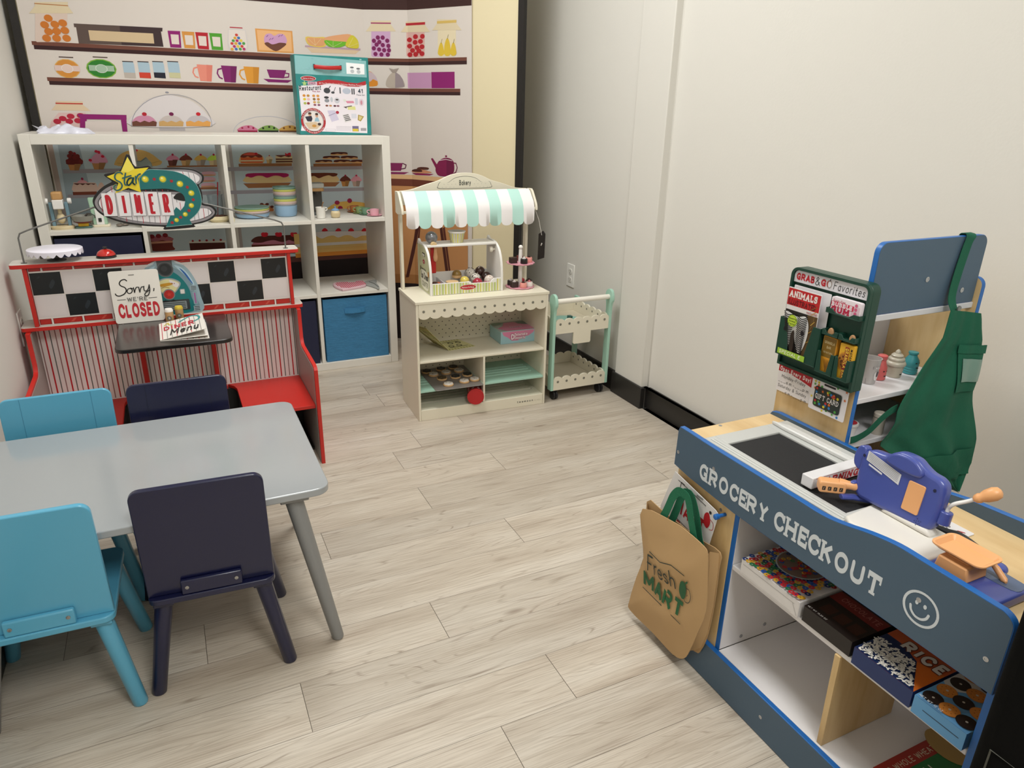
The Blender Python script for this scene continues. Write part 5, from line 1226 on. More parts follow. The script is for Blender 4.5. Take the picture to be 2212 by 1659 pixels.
# jukebox
cj = -.0355
def mir(pts): return list(pts)
d.smooth([(cj-.10, .5445), (cj-.101, .60), (cj-.093, .65), (cj-.07, .70), (cj-.035, .73), (cj+.002, .731), (cj+.035, .73), (cj+.07, .70), (cj+.093, .65), (cj+.101, .60), (cj+.10, .5445), (cj, .5435)], '9bb4be')
d.smooth([(cj-.082, .5445), (cj-.084, .60), (cj-.076, .645), (cj-.05, .69), (cj, .712), (cj+.05, .69), (cj+.076, .645), (cj+.084, .60), (cj+.082, .5445)], '7c98a4')
d.smooth([(cj-.068, .5455), (cj-.07, .60), (cj-.062, .64), (cj-.036, .68), (cj, .70), (cj+.036, .68), (cj+.062, .64), (cj+.07, .60), (cj+.068, .5455)], '127678')
for s_ in (-1, 1):
    d.smooth([(cj+s_*.03, .714), (cj+s_*.05, .706), (cj+s_*.07, .68), (cj+s_*.085, .645), (cj+s_*.079, .642), (cj+s_*.06, .675), (cj+s_*.04, .70)], 'b8d4e2')
    d.smooth([(cj+s_*.045, .703), (cj+s_*.062, .685), (cj+s_*.08, .648), (cj+s_*.077, .647), (cj+s_*.058, .68)], '2c62a8')
    d.rect(cj+s_*.081-.011, .622, cj+s_*.081+.011, .638, 'a9bcc4'); d.rect(cj+s_*.084-.011, .5455, cj+s_*.084+.011, .565, 'a9bcc4')
    for k in range(3): d.rect(cj+s_*.081-.009, .624+k*.005, cj+s_*.081+.009, .626+k*.005, '2a3034'); d.rect(cj+s_*.084-.009, .548+k*.006, cj+s_*.084+.009, .5505+k*.006, '2a3034')
    d.rect(cj+s_*.082-.007, .57, cj+s_*.082+.007, .617, '8fa8b4', .003); d.rect(cj+s_*.082-.002, .574, cj+s_*.082+.002, .612, 'b05a9c')
    for k in range(3): d.line([(cj+s_*(.028+k*.004), .730-k*.004), (cj+s_*(.05+k*.004), .722-k*.004)], .0016, 'e4e8ea')
d.rect(cj-.024, .703, cj+.024, .733, '5d6062'); d.ell(cj, .701, .026, .0265, '6e7274'); d.ell(cj, .701, .0235, .024, '4a4c4e'); d.ell(cj, .701, .0195, .02, '2e3032'); d.ell(cj-.003, .704, .010, .010, '3c3e40')
d.poly(JB_FAN+[], 'c9cbc8') if False else d.smooth([(cj-.042, .647), (cj-.026, .665), (cj, .671), (cj+.026, .665), (cj+.042, .647), (cj+.014, .612), (cj-.014, .612)], '9ea4a8')
d.smooth([(cj-.037, .647), (cj-.023, .661), (cj, .667), (cj+.023, .661), (cj+.037, .647), (cj+.012, .615), (cj-.012, .615)], 'e0d8a0')
d.smooth([(cj+.008, .664), (cj+.036, .648), (cj+.026, .636), (cj+.012, .65)], 'e6dede')
d.smooth([(cj-.024, .65), (cj+.004, .654), (cj+.018, .650), (cj+.004, .644), (cj-.02, .642)], 'c9922a'); d.line([(cj-.02, .637), (cj-.01, .64), (cj+.004, .636)], .002, 'b07a20')
for a in (.014, .022): d.ell(cj+a, .655-a*.2, .0018, .0016, '8a2a50', 8)
d.ell(cj, .613, .0195, .0195, '7e8688'); d.ell(cj, .613, .016, .016, 'b3241f'); d.star(cj, .613, .009, 'cf3a2a')
d.rect(cj+.036, .611, cj+.052, .629, '9aa6a8', .003); d.rect(cj+.038, .613, cj+.050, .627, 'e0dcd6', .003)
d.rect(cj-.062, .553, cj+.062, .592, '3a3f42', .004); d.rect(cj-.058, .557, cj+.052, .586, '8d979a', .003)
for k in range(4): d.rect(cj-.055, .560+k*.0065, cj+.048, .5625+k*.0065, '3f474a')
d.poly([(cj-.03, .586), (cj-.015, .594), (cj, .587), (cj+.012, .594), (cj+.02, .587)], '1e2022')
d.build('checker_print', t, .35)
# wire frame and sign
WI = mat('7c7b78', .35, metal=.6)
for (bx_, side_) in ((-.441, -1), (.375, 1)):
    m_ = MB(); ex = (-.214, .905) if side_ < 0 else (.122, .905)
    m_.tube([(bx_, 2.712, .748), (bx_, 2.712, .828), (bx_-side_*.006, 2.712, .842), (bx_-side_*.03, 2.712, .852), (ex[0], 2.712, ex[1]+.012), (ex[0]-side_*.03, 2.712, ex[1]+.012)], .0027, 8); m_.build('sign_wire', t, WI)
    MB().lathe([(.009, 0), (.009, .0015), (.005, .002)], (bx_, 2.712, .7479), 14).build('wire_foot', t, WI)
so = MB().prism(catmull(SG_OUT, True, 3), 2.70, 2.7085, 'y').build('diner_sign', t, mat('151314', .45), bev=.0008)
d = front(0, 2.70, 0)
d.smooth(SG_GR1, '8f8a8e', 4); d.smooth(SG_GR2, '8f8a8e', 4); d.smooth(SG_WH1, '4a484a', 4)
def shrink(p, k):
    cx = sum(a for a, b in p)/len(p); cy = sum(b for a, b in p)/len(p)
    return [(cx+(a-cx)*k, cy+(b-cy)*k) for a, b in p]
d.smooth(shrink(SG_WH1, .98), 'e3dfe2', 4); d.smooth(SG_WH2, 'e3dfe2', 4)
for i in range(0, len(SG_ST), 2): d.line([SG_ST[i], SG_ST[i+1]], .0016, 'b5203a' if (i//2) % 3 == 0 else '77757a', rnd=False)
d.smooth(SG_HOLE, '151314', 4)
d.poly(catmull(SG_ARR[:12], False, 4)+SG_ARR[12:18]+catmull(SG_ARR[18:], False, 4), '9dc4c0')
d.poly(shrink(catmull(SG_ARR[:12], False, 4)+SG_ARR[12:18]+catmull(SG_ARR[18:], False, 4), .985), '176b6c')
for i, (x, z) in enumerate(SG_L1):
    r = (.0098, .0098, .0095, .0088, .0078, .0072, .0068)[i]; d.ell(x, z, r*1.25, r*1.25, '3f8f6a'); d.ell(x, z, r, r, 'c9b52c'); d.ell(x-r*.1, z+r*.1, r*.7, r*.7, 'e6d63a'); d.ell(x-r*.25, z+r*.3, r*.3, r*.3, 'f4efb0')
for (x, z) in SG_L2: d.ell(x, z, .0048, .0048, 'a3242c')
d.poly(SG_STAR, 'e6cf30'); d.poly([SG_STAR[0], SG_STAR[1], ((SG_STAR[0][0]+SG_STAR[5][0])/2, (SG_STAR[0][1]+SG_STAR[5][1])/2), SG_STAR[9]], 'ecdc5a')
for p in (SG_SC, SG_SC2, SG_SC3, SG_SC4, SG_SC5, SG_SC6): d.line(p, .0058, 'e0cb34', True)
d2 = Decal((0, 2.70, 0), (1, 0, 0), (0, 0, 1)); 
for p in (SG_SC, SG_SC2, SG_SC3, SG_SC4, SG_SC5, SG_SC6): d.line(p, .0044, '1c5a62', True)
for q, ch in ((SG_CD, 'D'), (SG_CI, 'I'), (SG_CN, 'N'), (SG_CE, 'E'), (SG_CR, 'R')):
    d.poly([(a+.0012, b-.0012) for a, b in q], '6a676c'); d.poly(q, 'e8e4e6')
    cx = sum(a for a, b in q)/4; zb = (q[2][1]+q[3][1])/2; zt = (q[0][1]+q[1][1])/2; h = (zt-zb)*.86
    gw, st = GLY[ch]; wd = .019 if ch != 'I' else .0065
    P = []
    for pts, md in st:
        ww = .0086; P += strokes([(cx-wd/2+ww/2+px/max(gw, .04)*(wd-ww) if ch != 'I' else cx, zb+(zt-zb)*.07+ww/2+py*(h-ww)) for px, py in pts], ww, md != '')
    d.put(P, 'b9182a')
d.build('sign_print', so, .35)
# things on the play set
t = thing('cake_plate', 'white scalloped toy cake plate on the left end of the diner shelf', 'cake stand', (-.352, 2.735, .748))
m_ = MB(); m_.lathe([(.001, .032), (.078, .032), (.080, .034), (.080, .038), (.078, .0395), (.001, .0395)], (0, 0, 0), 48, caps=False)
vs = []; fs = []; n = 240
for i in range(n):
    a = 2*pi*i/n; drop = .006+.011*abs(sin(a*22/2)); vs += [(.080*cos(a), .080*sin(a), .037), (.0805*cos(a), .0805*sin(a), .037-drop), (.078*cos(a), .078*sin(a), .037-drop), (.0775*cos(a), .0775*sin(a), .034)]
for i in range(n):
    j = (i+1) % n
    for k in range(3): fs.append((4*i+k, 4*i+k+1, 4*j+k+1, 4*j+k))
m_.add(vs, fs); m_.build('plate', t, mat('e8e4f0', .35), False, smooth=60)
MB().lathe([(.028, 0), (.028, .003), (.010, .008), (.009, .026), (.018, .032)], (0, 0, 0), 24).build('pedestal', t, mat('3a3836', .4), False)
t = thing('service_bell', 'red toy service bell with a black base on the diner shelf', 'bell', (-.208, 2.735, .748))
MB().lathe([(.030, 0), (.031, .002), (.030, .006), (.024, .008)], (0, 0, 0), 32).build('base', t, mat('1d1b1b', .4), False)
MB().lathe([(.0285, .008), (.0285, .011), (.024, .019), (.015, .0255), (.006, .028), (.001, .0285)], (0, 0, 0), 32).build('dome', t, mat('c01d16', .2, coat=.5), False)
MB().lathe([(.004, .027), (.004, .031), (.0065, .032), (.0055, .036), (.001, .037)], (0, 0, 0), 14).build('button', t, mat('2a2220', .4), False)
# sorry sign: leans on the ledge, foot on tray
px, py = -.202, 2.60
R = Matrix.Rotation(radians(0), 3, 'Z')
t = thing('closed_sign', 'white toy sign reading Sorry, we are closed, leaning on the black tray', 'sign', (-.135, 2.675, TRZ))
wS, hS = .152, .178; yb = 2.668; zb = TRZ+.0007; tilt = Vector((0, .105, .994)).normalized()
u = Vector((1, 0, .0)).normalized(); dd = Decal((-.211, yb-.0005, zb), u, tilt)
nrm = dd.n; m_ = MB(); out = rrect(0, 0, wS, hS, .009, 5)
A_ = [dd.o+u*a+tilt*b for a, b in out]; B_ = [p-nrm*.003 for p in A_]; n = len(A_)
m_.add([tuple(p) for p in A_]+[tuple(p) for p in B_], [tuple(range(n)), tuple(range(n, 2*n))[::-1]]+[(i, n+i, n+(i+1) % n, (i+1) % n) for i in range(n)])
# tip its foot onto the tray
m_.build('card', t, mat('e6e1d9', .4), bev=.0006)
k = wS/.15
for pts in ([(.028, .152), (.045, .147), (.043, .139), (.030, .134), (.026, .128)], ):
    pass
dd.line([(.053, .144), (.047, .149), (.036, .146), (.030, .137), (.033, .129), (.044, .122), (.047, .112), (.040, .101), (.026, .095), (.016, .097), (.013, .103)], .0036, '16110e', True)
dd.line([(.060, .118), (.053, .116), (.049, .107), (.054, .101), (.062, .104), (.065, .112), (.061, .119), (.068, .116)], .0030, '16110e', True)
for x_ in (.070, .086): dd.line([(x_, .120), (x_+.001, .103), (x_+.004, .112), (x_+.009, .120), (x_+.014, .120)], .0030, '16110e', True)
dd.line([(.102, .122), (.101, .110), (.106, .105), (.114, .112), (.119, .126)], .0030, '16110e', True); dd.line([(.119, .126), (.118, .105), (.110, .090), (.101, .091), (.104, .099), (.118, .108)], .0030, '16110e', True)
dd.line([(.132, .112), (.130, .104)], .0034, '16110e')
dd.text("WE'RE", .045, .074, .014, '5d5b58', .15, fit=.062); dd.rect(.015, .080, .041, .0822, '5d5b58'); dd.rect(.111, .080, .137, .0822, '5d5b58')
dd.text('CLOSED', .013, .018, .050, 'bf2330', .24, fit=.127, gap=.10, rnd=False)
dd.rect(.060, .161, .078, .1645, '8a8780', .0015); dd.build('lettering', t, .45)
# shakers
def shaker(label, x, y, capc, ch):
    t = thing('toy_shaker', label, 'shaker', (x, y, TRZ), 0, 'wooden salt and pepper shakers')
    MB().lathe([(.0125, 0), (.0135, .002), (.0135, .040)], (0, 0, 0), 24).build('body', t, mat('c39c6c', .5, wood='b0885a', vscale=20, stretch=(1, 1, .2)), False, bev=.0008)
    MB().lathe([(.0138, .0395), (.0138, .045), (.011, .050), (.001, .052)], (0, 0, 0), 24).build('cap', t, mat(capc, .4), False)
    d = Decal(fn=lambda a, b: (Vector((.0137*sin(a/.0137), -.0137*cos(a/.0137), b)), Vector((sin(a/.0137), -cos(a/.0137), 0))))
    d.ring(-.001, .019, .0068, .0076, '4a4e4c', 24); d.ell(-.001, .019, .0062, .0062, '6c716e', 20); d.text(ch, -.0035, .0155, .007, 'd8d0c0', .2, fit=.005); d.build('round_label', t, .5, world=False)
shaker('wooden toy salt shaker with white cap and letter S', -.044, 2.628, 'e6e2dc', 'S')
shaker('wooden toy pepper shaker with yellow cap beside the salt', -.012, 2.652, 'c9b03a', 'P')
# menus: folded card opened a little
def menu(name, label, pts_bottom, pts_top, zz):
    pass
t = thing('toy_menu', 'folded toy diner menu with red and grey stripes lying on the black tray', 'menu', (-.01, 2.49, TRZ))
MWH = mat('e2dcd4', .5)
lo = [(-.078, 2.407, TRZ+.0006), (.066, 2.384, TRZ+.0006), (.066, 2.585, TRZ+.0006), (-.080, 2.608, TRZ+.0006)]
hi = [(-.078, 2.408, TRZ+.0025), (.060, 2.398, TRZ+.030), (.060, 2.600, TRZ+.030), (-.080, 2.609, TRZ+.0025)]
def sheetq(q, name, th, M, par):
    n = (Vector(q[1])-Vector(q[0])).cross(Vector(q[3])-Vector(q[0])).normalized()
    A_ = [Vector(p) for p in q]; B_ = [p+n*th for p in A_]; m_ = MB(); m_.add([tuple(p) for p in A_+B_], [(3, 2, 1, 0), (4, 5, 6, 7), (0, 1, 5, 4), (1, 2, 6, 5), (2, 3, 7, 6), (3, 0, 4, 7)]); return m_.build(name, par, M), n
sheetq(lo, 'inner_page', .0012, MWH, t); _, nn = sheetq(hi, 'cover', .0012, MWH, t)
for kk, off in ((.33, .0),): sheetq([tuple(Vector(a).lerp(Vector(b), kk)) for a, b in zip(lo, hi)], 'middle_page', .0008, MWH, t)
def qm(q, n, o):
    q = [Vector(p) for p in q]
    def f(a, b): return q[0]*(1-a)*(1-b)+q[1]*a*(1-b)+q[2]*a*b+q[3]*(1-a)*b+n*o, n
    return f
d = Decal(fn=qm(hi, nn, .0013))
for i in range(9): d.rect(.05+i*.105, .01, .065+i*.105, .99, ('b8283a', '8d8a88', '8d8a88')[i % 3])
d.line([(.12, .78), (.2, .9), (.22, .78), (.3, .74)], .03, 'c9b23a', True); d.line([(.45, .78), (.7, .98), (.88, .9), (.9, .7), (.75, .6)], .05, '3a8f90', True)
d.text('DINER', .10, .46, .24, 'b8283a', .2, fit=.68); d.text('Menu', .22, .12, .34, '22201f', .16, fit=.62, slant=.25)
d.build('cover_print', t, .5)
d = Decal(fn=qm(lo, Vector((0, 0, 1)), .0014))
for i in range(8): d.rect(.06+i*.12, .01, .075+i*.12, .99, ('b8283a', '8d8a88')[i % 2])
for k in range(4): d.rect(.3, .08+k*.14, .93, .14+k*.14, 'd8c6ae'); d.rect(.33, .1+k*.14, .9, .115+k*.14, '8a7866')
for x_, y_ in ((.36, .2), (.5, .36), (.64, .2)): d.ell(x_, y_, .05, .05, 'a05a34')
d.build('page_print', t, .5)

# ================================================================ BAKERY STAND (local frame, turned a little)
BA = radians(-2.5); BO = (.841, 2.624, 0)
IV = mat('e4ddc9', .42); MINT = mat('a6cfbd', .45)
t = thing('bakery_stand', 'cream toy bakery stand with mint striped awning and scalloped apron', 'play set', BO, BA)
BKS = t
def lb(name, mt, *a, par=None, bev=.0012): return box(name, par or t, mt, *a, bev=bev, world=False)
BD = .262
lb('side_panel', IV, 0, 0, 0, .010, BD, .508); lb('side_panel', IV, .577, 0, 0, .587, BD, .508)
lb('counter_top', IV, -.003, -.003, .5085, .590, BD+.003, .520)
lb('back_panel', IV, .0105, BD-.006, .03, .5765, BD-.001, .508, bev=.0005)
d = Decal((0, BD-.006, 0), (1, 0, 0), (0, 0, 1))
for r in range(24):
    for c in range(18):
        x = .028+c*.0322+(.0161 if r % 2 else 0); z = .06+r*.0184
        if x < .572: d.ell(x, z, .0026, .0026, '55534a', 8)
d.build('polka_dots', t, .5, world=False)
lb('shelf_board', IV, .0105, .004, .256, .5765, BD-.0065, .265); lb('middle_divider', IV, .290, .003, .048, .299, BD-.0065, .2555)
for (xa, xb) in ((.0105, .2895), (.2995, .5765)):
    m_ = MB(); z0_, z1_ = .127, .135
    for (ya, yb) in ((.004, .075), (.088, .105), (.118, .135), (.148, .165), (.178, BD-.0065)): e0 = .02 if .08 < ya < .17 else 0; m_.box(xa+e0, ya, z0_, xb-e0, yb, z1_)
    m_.box(xa, .075, z0_, xa+.02, .178, z1_); m_.box(xb-.02, .075, z0_, xb, .178, z1_)
    m_.build('slotted_shelf', t, MINT, False)
    m_ = MB(); z0_, z1_ = .040, .0475
    for (ya, yb) in ((.011, .075), (.088, .105), (.118, .135), (.148, .165), (.178, BD-.0065)): e0 = .02 if .08 < ya < .17 else 0; m_.box(xa+e0, ya, z0_, xb-e0, yb, z1_)
    m_.box(xa, .075, z0_, xa+.02, .178, z1_); m_.box(xb-.02, .075, z0_, xb, .178, z1_)
    m_.build('slotted_shelf', t, IV, False)
kb = lb('kick_board', IV, .0105, .002, 0, .5765, .0105, .048)
d = Decal((0, .002, 0), (1, 0, 0), (0, 0, 1)); d.text('teamson', .452, .019, .0105, '5f5c52', .17, fit=.078, gap=.4); d.text('kids', .538, .019, .0085, 'c9c0ac', .13, fit=.028, gap=.4); d.build('lettering', kb, .5, world=False)
# scalloped valance
pts = [(.0105, .508), (.0105, .458)]; n = 12; wv = (.5765-.0105)/n
for i in range(n):
    c = .0105+wv*(i+.5)
    for k in range(1, 10): a = pi+pi*k/10; pts.append((c+wv/2*cos(a)*.98, .458+.013*sin(a)))
pts += [(.5765, .458), (.5765, .508)]
vl = MB().prism(pts, -.001, .008, 'y').build('scalloped_trim', t, IV, False, bev=.0008)
d = Decal((0, -.001, 0), (1, 0, 0), (0, 0, 1))
for i in range(13):
    x = .031+i*(.5575-.031)/12; d.ell(x, .478, .0062, .0062, 'bdb6a0', 20); d.ell(x, .478, .005, .005, '77756a', 18)
d.build('dot_print', vl, .5, world=False)
# posts, sides and sign board
for xa in (.004, .571): lb('post', IV, xa, .224, .5205, xa+.012, .250, .86)
sp = [(.250, .84), (.250, .925), (.212, .927), (.197, .918), (.158, .872), (.150, .855), (.150, .842), (.222, .835)]
for xa in (-.006, .583): MB().prism(sp, xa, xa+.010, 'x').build('awning_bracket', t, IV, False, bev=.0015)
sg = catmull([(.010, .90), (.010, .925), (.06, .930), (.12, .948), (.175, .963), (.215, .980), (.25, .990), (.293, .993), (.336, .990), (.372, .980), (.41, .963), (.465, .948), (.52, .930), (.577, .925), (.577, .90)][1:-1], False, 4)
sg = [(.0045, .868)]+sg+[(.5825, .868)]
sb = MB().prism(sg, .238, .248, 'y').build('sign_board', t, IV, False, bev=.001)
d = Decal((.293, .238, .945), (1, 0, 0), (0, 0, 1))
lab = [(-.112, -.014), (-.118, 0), (-.110, .012), (-.092, .010), (-.075, .010), (-.05, .026), (-.02, .034), (.02, .034), (.05, .026), (.075, .010), (.092, .010), (.110, .012), (.118, 0), (.112, -.014), (0, -.015)]
d.smooth(lab, '5e5f55'); d.smooth([(a*.98, b*.93+.0006) for a, b in lab], 'e0dac6')
for r in range(3):
    for c in range(13):
        x = -.10+c*.0167+(.008 if r % 2 else 0); z = -.009+r*.012
        if abs(x) > .035 and abs(x) < .105 and (z < .008 or abs(x) < .06): d.ell(x, z, .0011, .0011, '8a8878', 6)
d.text('Bakery', -.026, -.002, .0215, '5e5f55', .2, fit=.052, gap=.14); d.build('sign_print', sb, .5, world=False)
# awning cloth
N_ = 11; xa, xb = .012, .575; sw = (xb-xa)/N_
WHc = mat('ece8e8', .6); MTc = mat('b4dcd2', .6)
prf = [(.212, .9265), (.196, .918), (.160, .876), (.148, .862), (.1435, .845), (.142, .80)]
m_ = MB()
for side_ in (0, 1):
    pass
def awn(u, k):
    y, z = k; return (u, y, z)
for i in range(N_):
    u0, u1 = xa+i*sw, xa+(i+1)*sw; m_.m(WHc if i % 2 == 0 else MTc); nx = 8; cols = []
    for j in range(nx+1):
        u = u0+(u1-u0)*j/nx; f = j/nx; zb = .800-.016*sqrt(max(0, 1-(2*f-1)**2)); wob = .0025*sin(u*70)+.002*sin(u*33+1)
        col = []
        for q, (y, z) in enumerate(prf[:-1]+[(.142, .80)]):
            if q == 5: z = zb; y += wob
            if q == 2: y -= .004; z += .003
            shear = (.212-y)/.07*.0
            col.append((u, y, z))
        cols.append(col)
    vs = []; fs = []; L = len(prf)
    for col in cols: vs += col
    n0 = len(vs); vs += [(x, y+.0016, z-.0006) for x, y, z in vs]
    for j in range(nx):
        for q in range(L-1):
            a = j*L+q; fs.append((a, a+1, a+L+1, a+L)); fs.append((n0+a, n0+a+L, n0+a+L+1, n0+a+1))
    for j in range(nx):
        a = j*L+L-1; fs.append((a, n0+a, n0+a+L, a+L))
    m_.add(vs, fs)
m_.build('striped_awning', t, None, False, smooth=70)
lb('front_rail', IV, .0045, .150, .845, .5825, .158, .855)
# black tag
t = thing('hang_tag', 'black paper tag on a white string hanging from the right side of the bakery awning', 'tag', (1.452, 2.74, .70))
m_ = MB(); pts_ = [(2.715, .745), (2.735, .755), (2.775, .735), (2.778, .62), (2.718, .64)]
m_.prism(pts_, 1.462, 1.4645, 'x'); m_.build('card', t, mat('141214', .5), bev=.0004)
MB().tube([(1.435, 2.765, .845), (1.452, 2.758, .80), (1.4605, 2.742, .735)], .0011, 6).build('string', t, mat('d8d4cc', .7))
MB().tube([(1.461, 2.738, .70), (1.4605, 2.745, .69)], .0028, 6).build('logo', t, mat('d8d4cc', .5))
# ---- ice cream counter (bakery local frame)
def bl(x, y, z):
    v = MW[BKS] @ Vector((x, y, z)); return (v.x, v.y, v.z)
ICZ = .520
t = thing('ice_cream_counter', 'striped green and white toy ice cream counter on the bakery stand', 'toy counter', bl(.245, .15, ICZ), BA)
W2 = .1615; F_ = -.073; R_ = .10
sidep = [(F_, 0), (R_, 0), (R_, .195), (R_-.03, .2), (F_+.10, .199), (F_+.065, .19), (F_+.03, .165), (F_+.008, .12), (F_, .07)]
WP = mat('e8e5e0', .4)
for s_ in (-1, 1):
    x0_ = s_*W2; xx = sorted((x0_, x0_-s_*.010)); sp_ = MB().prism(catmull(sidep[1:], False, 3)+[sidep[0]], xx[0], xx[1], 'x').build('side_panel', t, WP, False, bev=.001)
    if s_ < 0:
        d = Decal((x0_, 0, 0), (0, -1, 0), (0, 0, 1))
        def top_at(y):
            pp = [(F_, .07), (F_+.008, .12), (F_+.03, .165), (F_+.065, .19), (F_+.10, .198), (R_, .196)]
            for (a, b), (c_, e_) in zip(pp, pp[1:]):
                if a <= y <= c_: return b+(e_-b)*(y-a)/(c_-a)
            return .07
        d.poly([(-y, top_at(y)-.005) for y in [F_+.006+(R_-F_-.010)*i/16 for i in range(17)]]+[(-R_+.004, .004), (-F_-.006, .004)], 'dcdcb4')
        y = F_+.009; k = 0
        while y < R_-.006: d.rect(-y-.0022, .005, -y, top_at(y)-.007, ('9aa67a', 'c6c87a', 'efefe4')[k % 3]); y += .0052; k += 1
        d.rect(-.03, .150, .012, .165, '4a4438', .006); d.rect(-.029, .151, .006, .160, 'd8d4c8', .004)
        d.ell(-.008, .128, .017, .010, 'd8d0cc'); d.ell(-.008, .128, .016, .009, 'a8262c'); d.text('Melissa & Doug', -.02, .1255, .005, 'e8d8d4', .18, fit=.024)
        d.text('Scoop & Serve', -.042, .092, .009, '4c4a38', .2, fit=.06); d.smooth([(-.05, .085), (-.03, .092), (.02, .09), (.055, .075), (.058, .03), (.03, .012), (-.03, .014), (-.052, .03)], 'e6e4d2')
        d.text('Ice Cream', -.048, .054, .030, '3e3a30', .2, fit=.098, slant=.1, gap=.1); d.text('COUNTER', -.036, .024, .022, '8d8c74', .15, fit=.082)
        d.ell(.056, .086, .009, .012, 'c98a4a', 12); d.ell(-.055, .095, .006, .01, '5a4a38', 12); d.build('side_print', sp_, .5, world=False)
fr = [(-W2+.0105, .001), (W2-.0105, .001), (W2-.0105, .056), (W2-.042, .056), (W2-.052, .048), (W2-.056, .041), (.02, .041), (.016, .048), (.008, .049), (-W2+.0105, .049)]
f_ = MB().prism(fr, F_, F_+.007, 'y').build('front_board', t, WP, False, bev=.0008)
d = Decal((0, F_, 0), (1, 0, 0), (0, 0, 1)); x = -W2+.013; k = 0; cs = ['b9c77a', 'efece0', '8f8f7a', 'd6cf6a', 'efece0', 'c3c98e', 'efece0', 'a39a86']
ws = [.0075, .003, .0015, .0055, .004, .0095, .0025, .0018]
while x < W2-.014:
    w_ = min(ws[k % 8], W2-.0135-x); tz = .0465 if x+w_ < .008 else (.039 if x+w_ < W2-.055 else .053)
    if not (.006 < x+w_ < .022 and False): d.rect(x, .0025, x+w_, tz if not (W2-.058 < x < W2-.04) else .039, cs[k % 8])
    x += w_+.0004; k += 1
d.ell(.003, .026, .036, .0115, 'e2d6cc'); d.ell(.003, .026, .035, .0105, 'b3202a'); d.text('Melissa & Doug', -.024, .0225, .0075, 'eadad6', .18, fit=.053); d.build('front_print', f_, .45, world=False)
box('top_board', t, WP, -W2+.0105, F_+.058, .188, W2-.0105, R_-.01, .1965, world=False)
box('back_board', t, WP, -W2+.0105, R_-.008, .001, W2-.0105, R_-.001, .062, world=False); box('bottom_board', t, WP, -W2+.0105, F_+.0075, .001, W2-.0105, R_-.0085, .006, world=False)
for x in (-.085, .02): box('bin_divider', t, mat('d2d0d4', .4), x, F_+.0075, .0065, x+.004, R_-.0085, .040, world=False)
k = MB().lathe([(.005, 0), (.005, .008), (.011, .012), (.013, .018), (.010, .024), (.001, .025)], n=18).build('knob', t, mat('e6e0d2', .4), False); k.location = (W2-.0102, F_+.075, .165); k.rotation_euler = (0, -pi/2, 0)
ICT = t
def ic(x, y, z): 
    v = MW[ICT] @ Vector((x, y, z)); return (v.x, v.y, v.z)
# scoops: (x, y, z, r, colour, label, dots)
def scoop(x, y, z, r, col, label, spk=None, two=None, name='ice_cream_scoop', seed=1):
    t = thing(name, label, 'toy ice cream', ic(x, y, z), BA, 'toy ice cream scoops')
    MB().ball((0, 0, r*.78), r, 24, 14, zmin=-.78).build('scoop', t, mat(col, .3, coat=.3), False, smooth=60)
    if spk:
        random.seed(seed); m_ = MB()
        for i in range(spk[1]):
            a = random.uniform(0, 6.28); b = random.uniform(-.3, 1.35); n = Vector((cos(b)*cos(a), cos(b)*sin(a), sin(b)))
            p = n*r+Vector((0, 0, r*.78)); m_.ball(p, spk[2]*random.uniform(.7, 1.2), 8, 5)
        m_.build('sprinkles', t, mat(spk[0], .35), False)
    if two: MB().lathe([(r*.80, r*.12), (r*1.03, r*.3), (r*1.03, r*.62), (r*.99, r*.8)], (0, 0, 0), 24).build('lower_layer', t, mat(two, .35), False)
BZ = .0065
scoop(-.003, .055, BZ+.030, .021, '8a6a2a', 'caramel brown toy ice cream scoop at the back of the counter', two='cfa97a')
scoop(.013, -.002, BZ+.014, .0205, 'd8c25a', 'yellow toy ice cream scoop in the middle of the counter', two='d6b878')
scoop(.060, .058, BZ+.034, .021, 'dcd6cc', 'white toy scoop with black chips, farther one', ('2a2422', 22, .0022), seed=2)
scoop(.071, .022, BZ+.016, .022, 'dcd6cc', 'white toy scoop with black chips, nearer one behind the red scoop', ('2a2422', 24, .0022), seed=7)
scoop(.106, .060, BZ+.036, .022, '3a1d16', 'dark chocolate toy scoop with white spots, topmost at the back right', ('d8cec6', 14, .003), seed=5)
scoop(.122, .028, BZ+.018, .022, '2e1712', 'plain dark chocolate toy scoop beside the right panel', ('5a3a30', 8, .002), seed=6)
scoop(.060, -.034, BZ+.008, .0215, 'a01a34', 'glossy red toy scoop just behind the striped front board', ('7a1228', 10, .003), seed=8)
scoop(.120, -.018, BZ+.012, .0225, 'dccfc4', 'white toy scoop with tiny brown and pink sprinkles near the front right', ('8a5a3a', 60, .0013), 'd68a9c', seed=9)
t = thing('toy_cone', 'short wafer coloured toy ice cream cup lying upright in the counter', 'toy ice cream', ic(-.052, -.03, BZ+.001), BA)
MB().lathe([(.017, 0), (.020, .028), (.026, .030), (.027, .038), (.024, .039), (.001, .037)], (0, 0, 0), 28).build('wafer', t, mat('d3b183', .5), False)
t = thing('toy_ice_cream_cup', 'dark brown toy ice cream cup tipped on its side at the left of the counter', 'toy ice cream', ic(-.128, -.030, BZ+.018), 0, rot=Matrix.Rotation(radians(-62), 3, 'X') @ Matrix.Rotation(radians(10), 3, 'Y'))
MB().lathe([(.012, -.018), (.015, .004), (.019, .006), (.0185, .016), (.013, .020), (.001, .0205)], (0, 0, 0), 24).build('cup_body', t, mat('3c241c', .35, coat=.3), False)
t = thing('toy_cone', 'orange toy cone piece lying behind the brown cup', 'toy ice cream', ic(-.105, .02, BZ+.001), BA)
MB().lathe([(.010, 0), (.017, .025), (.001, .028)], (0, 0, 0), 20).build('cone', t, mat('c0603a', .5), False)
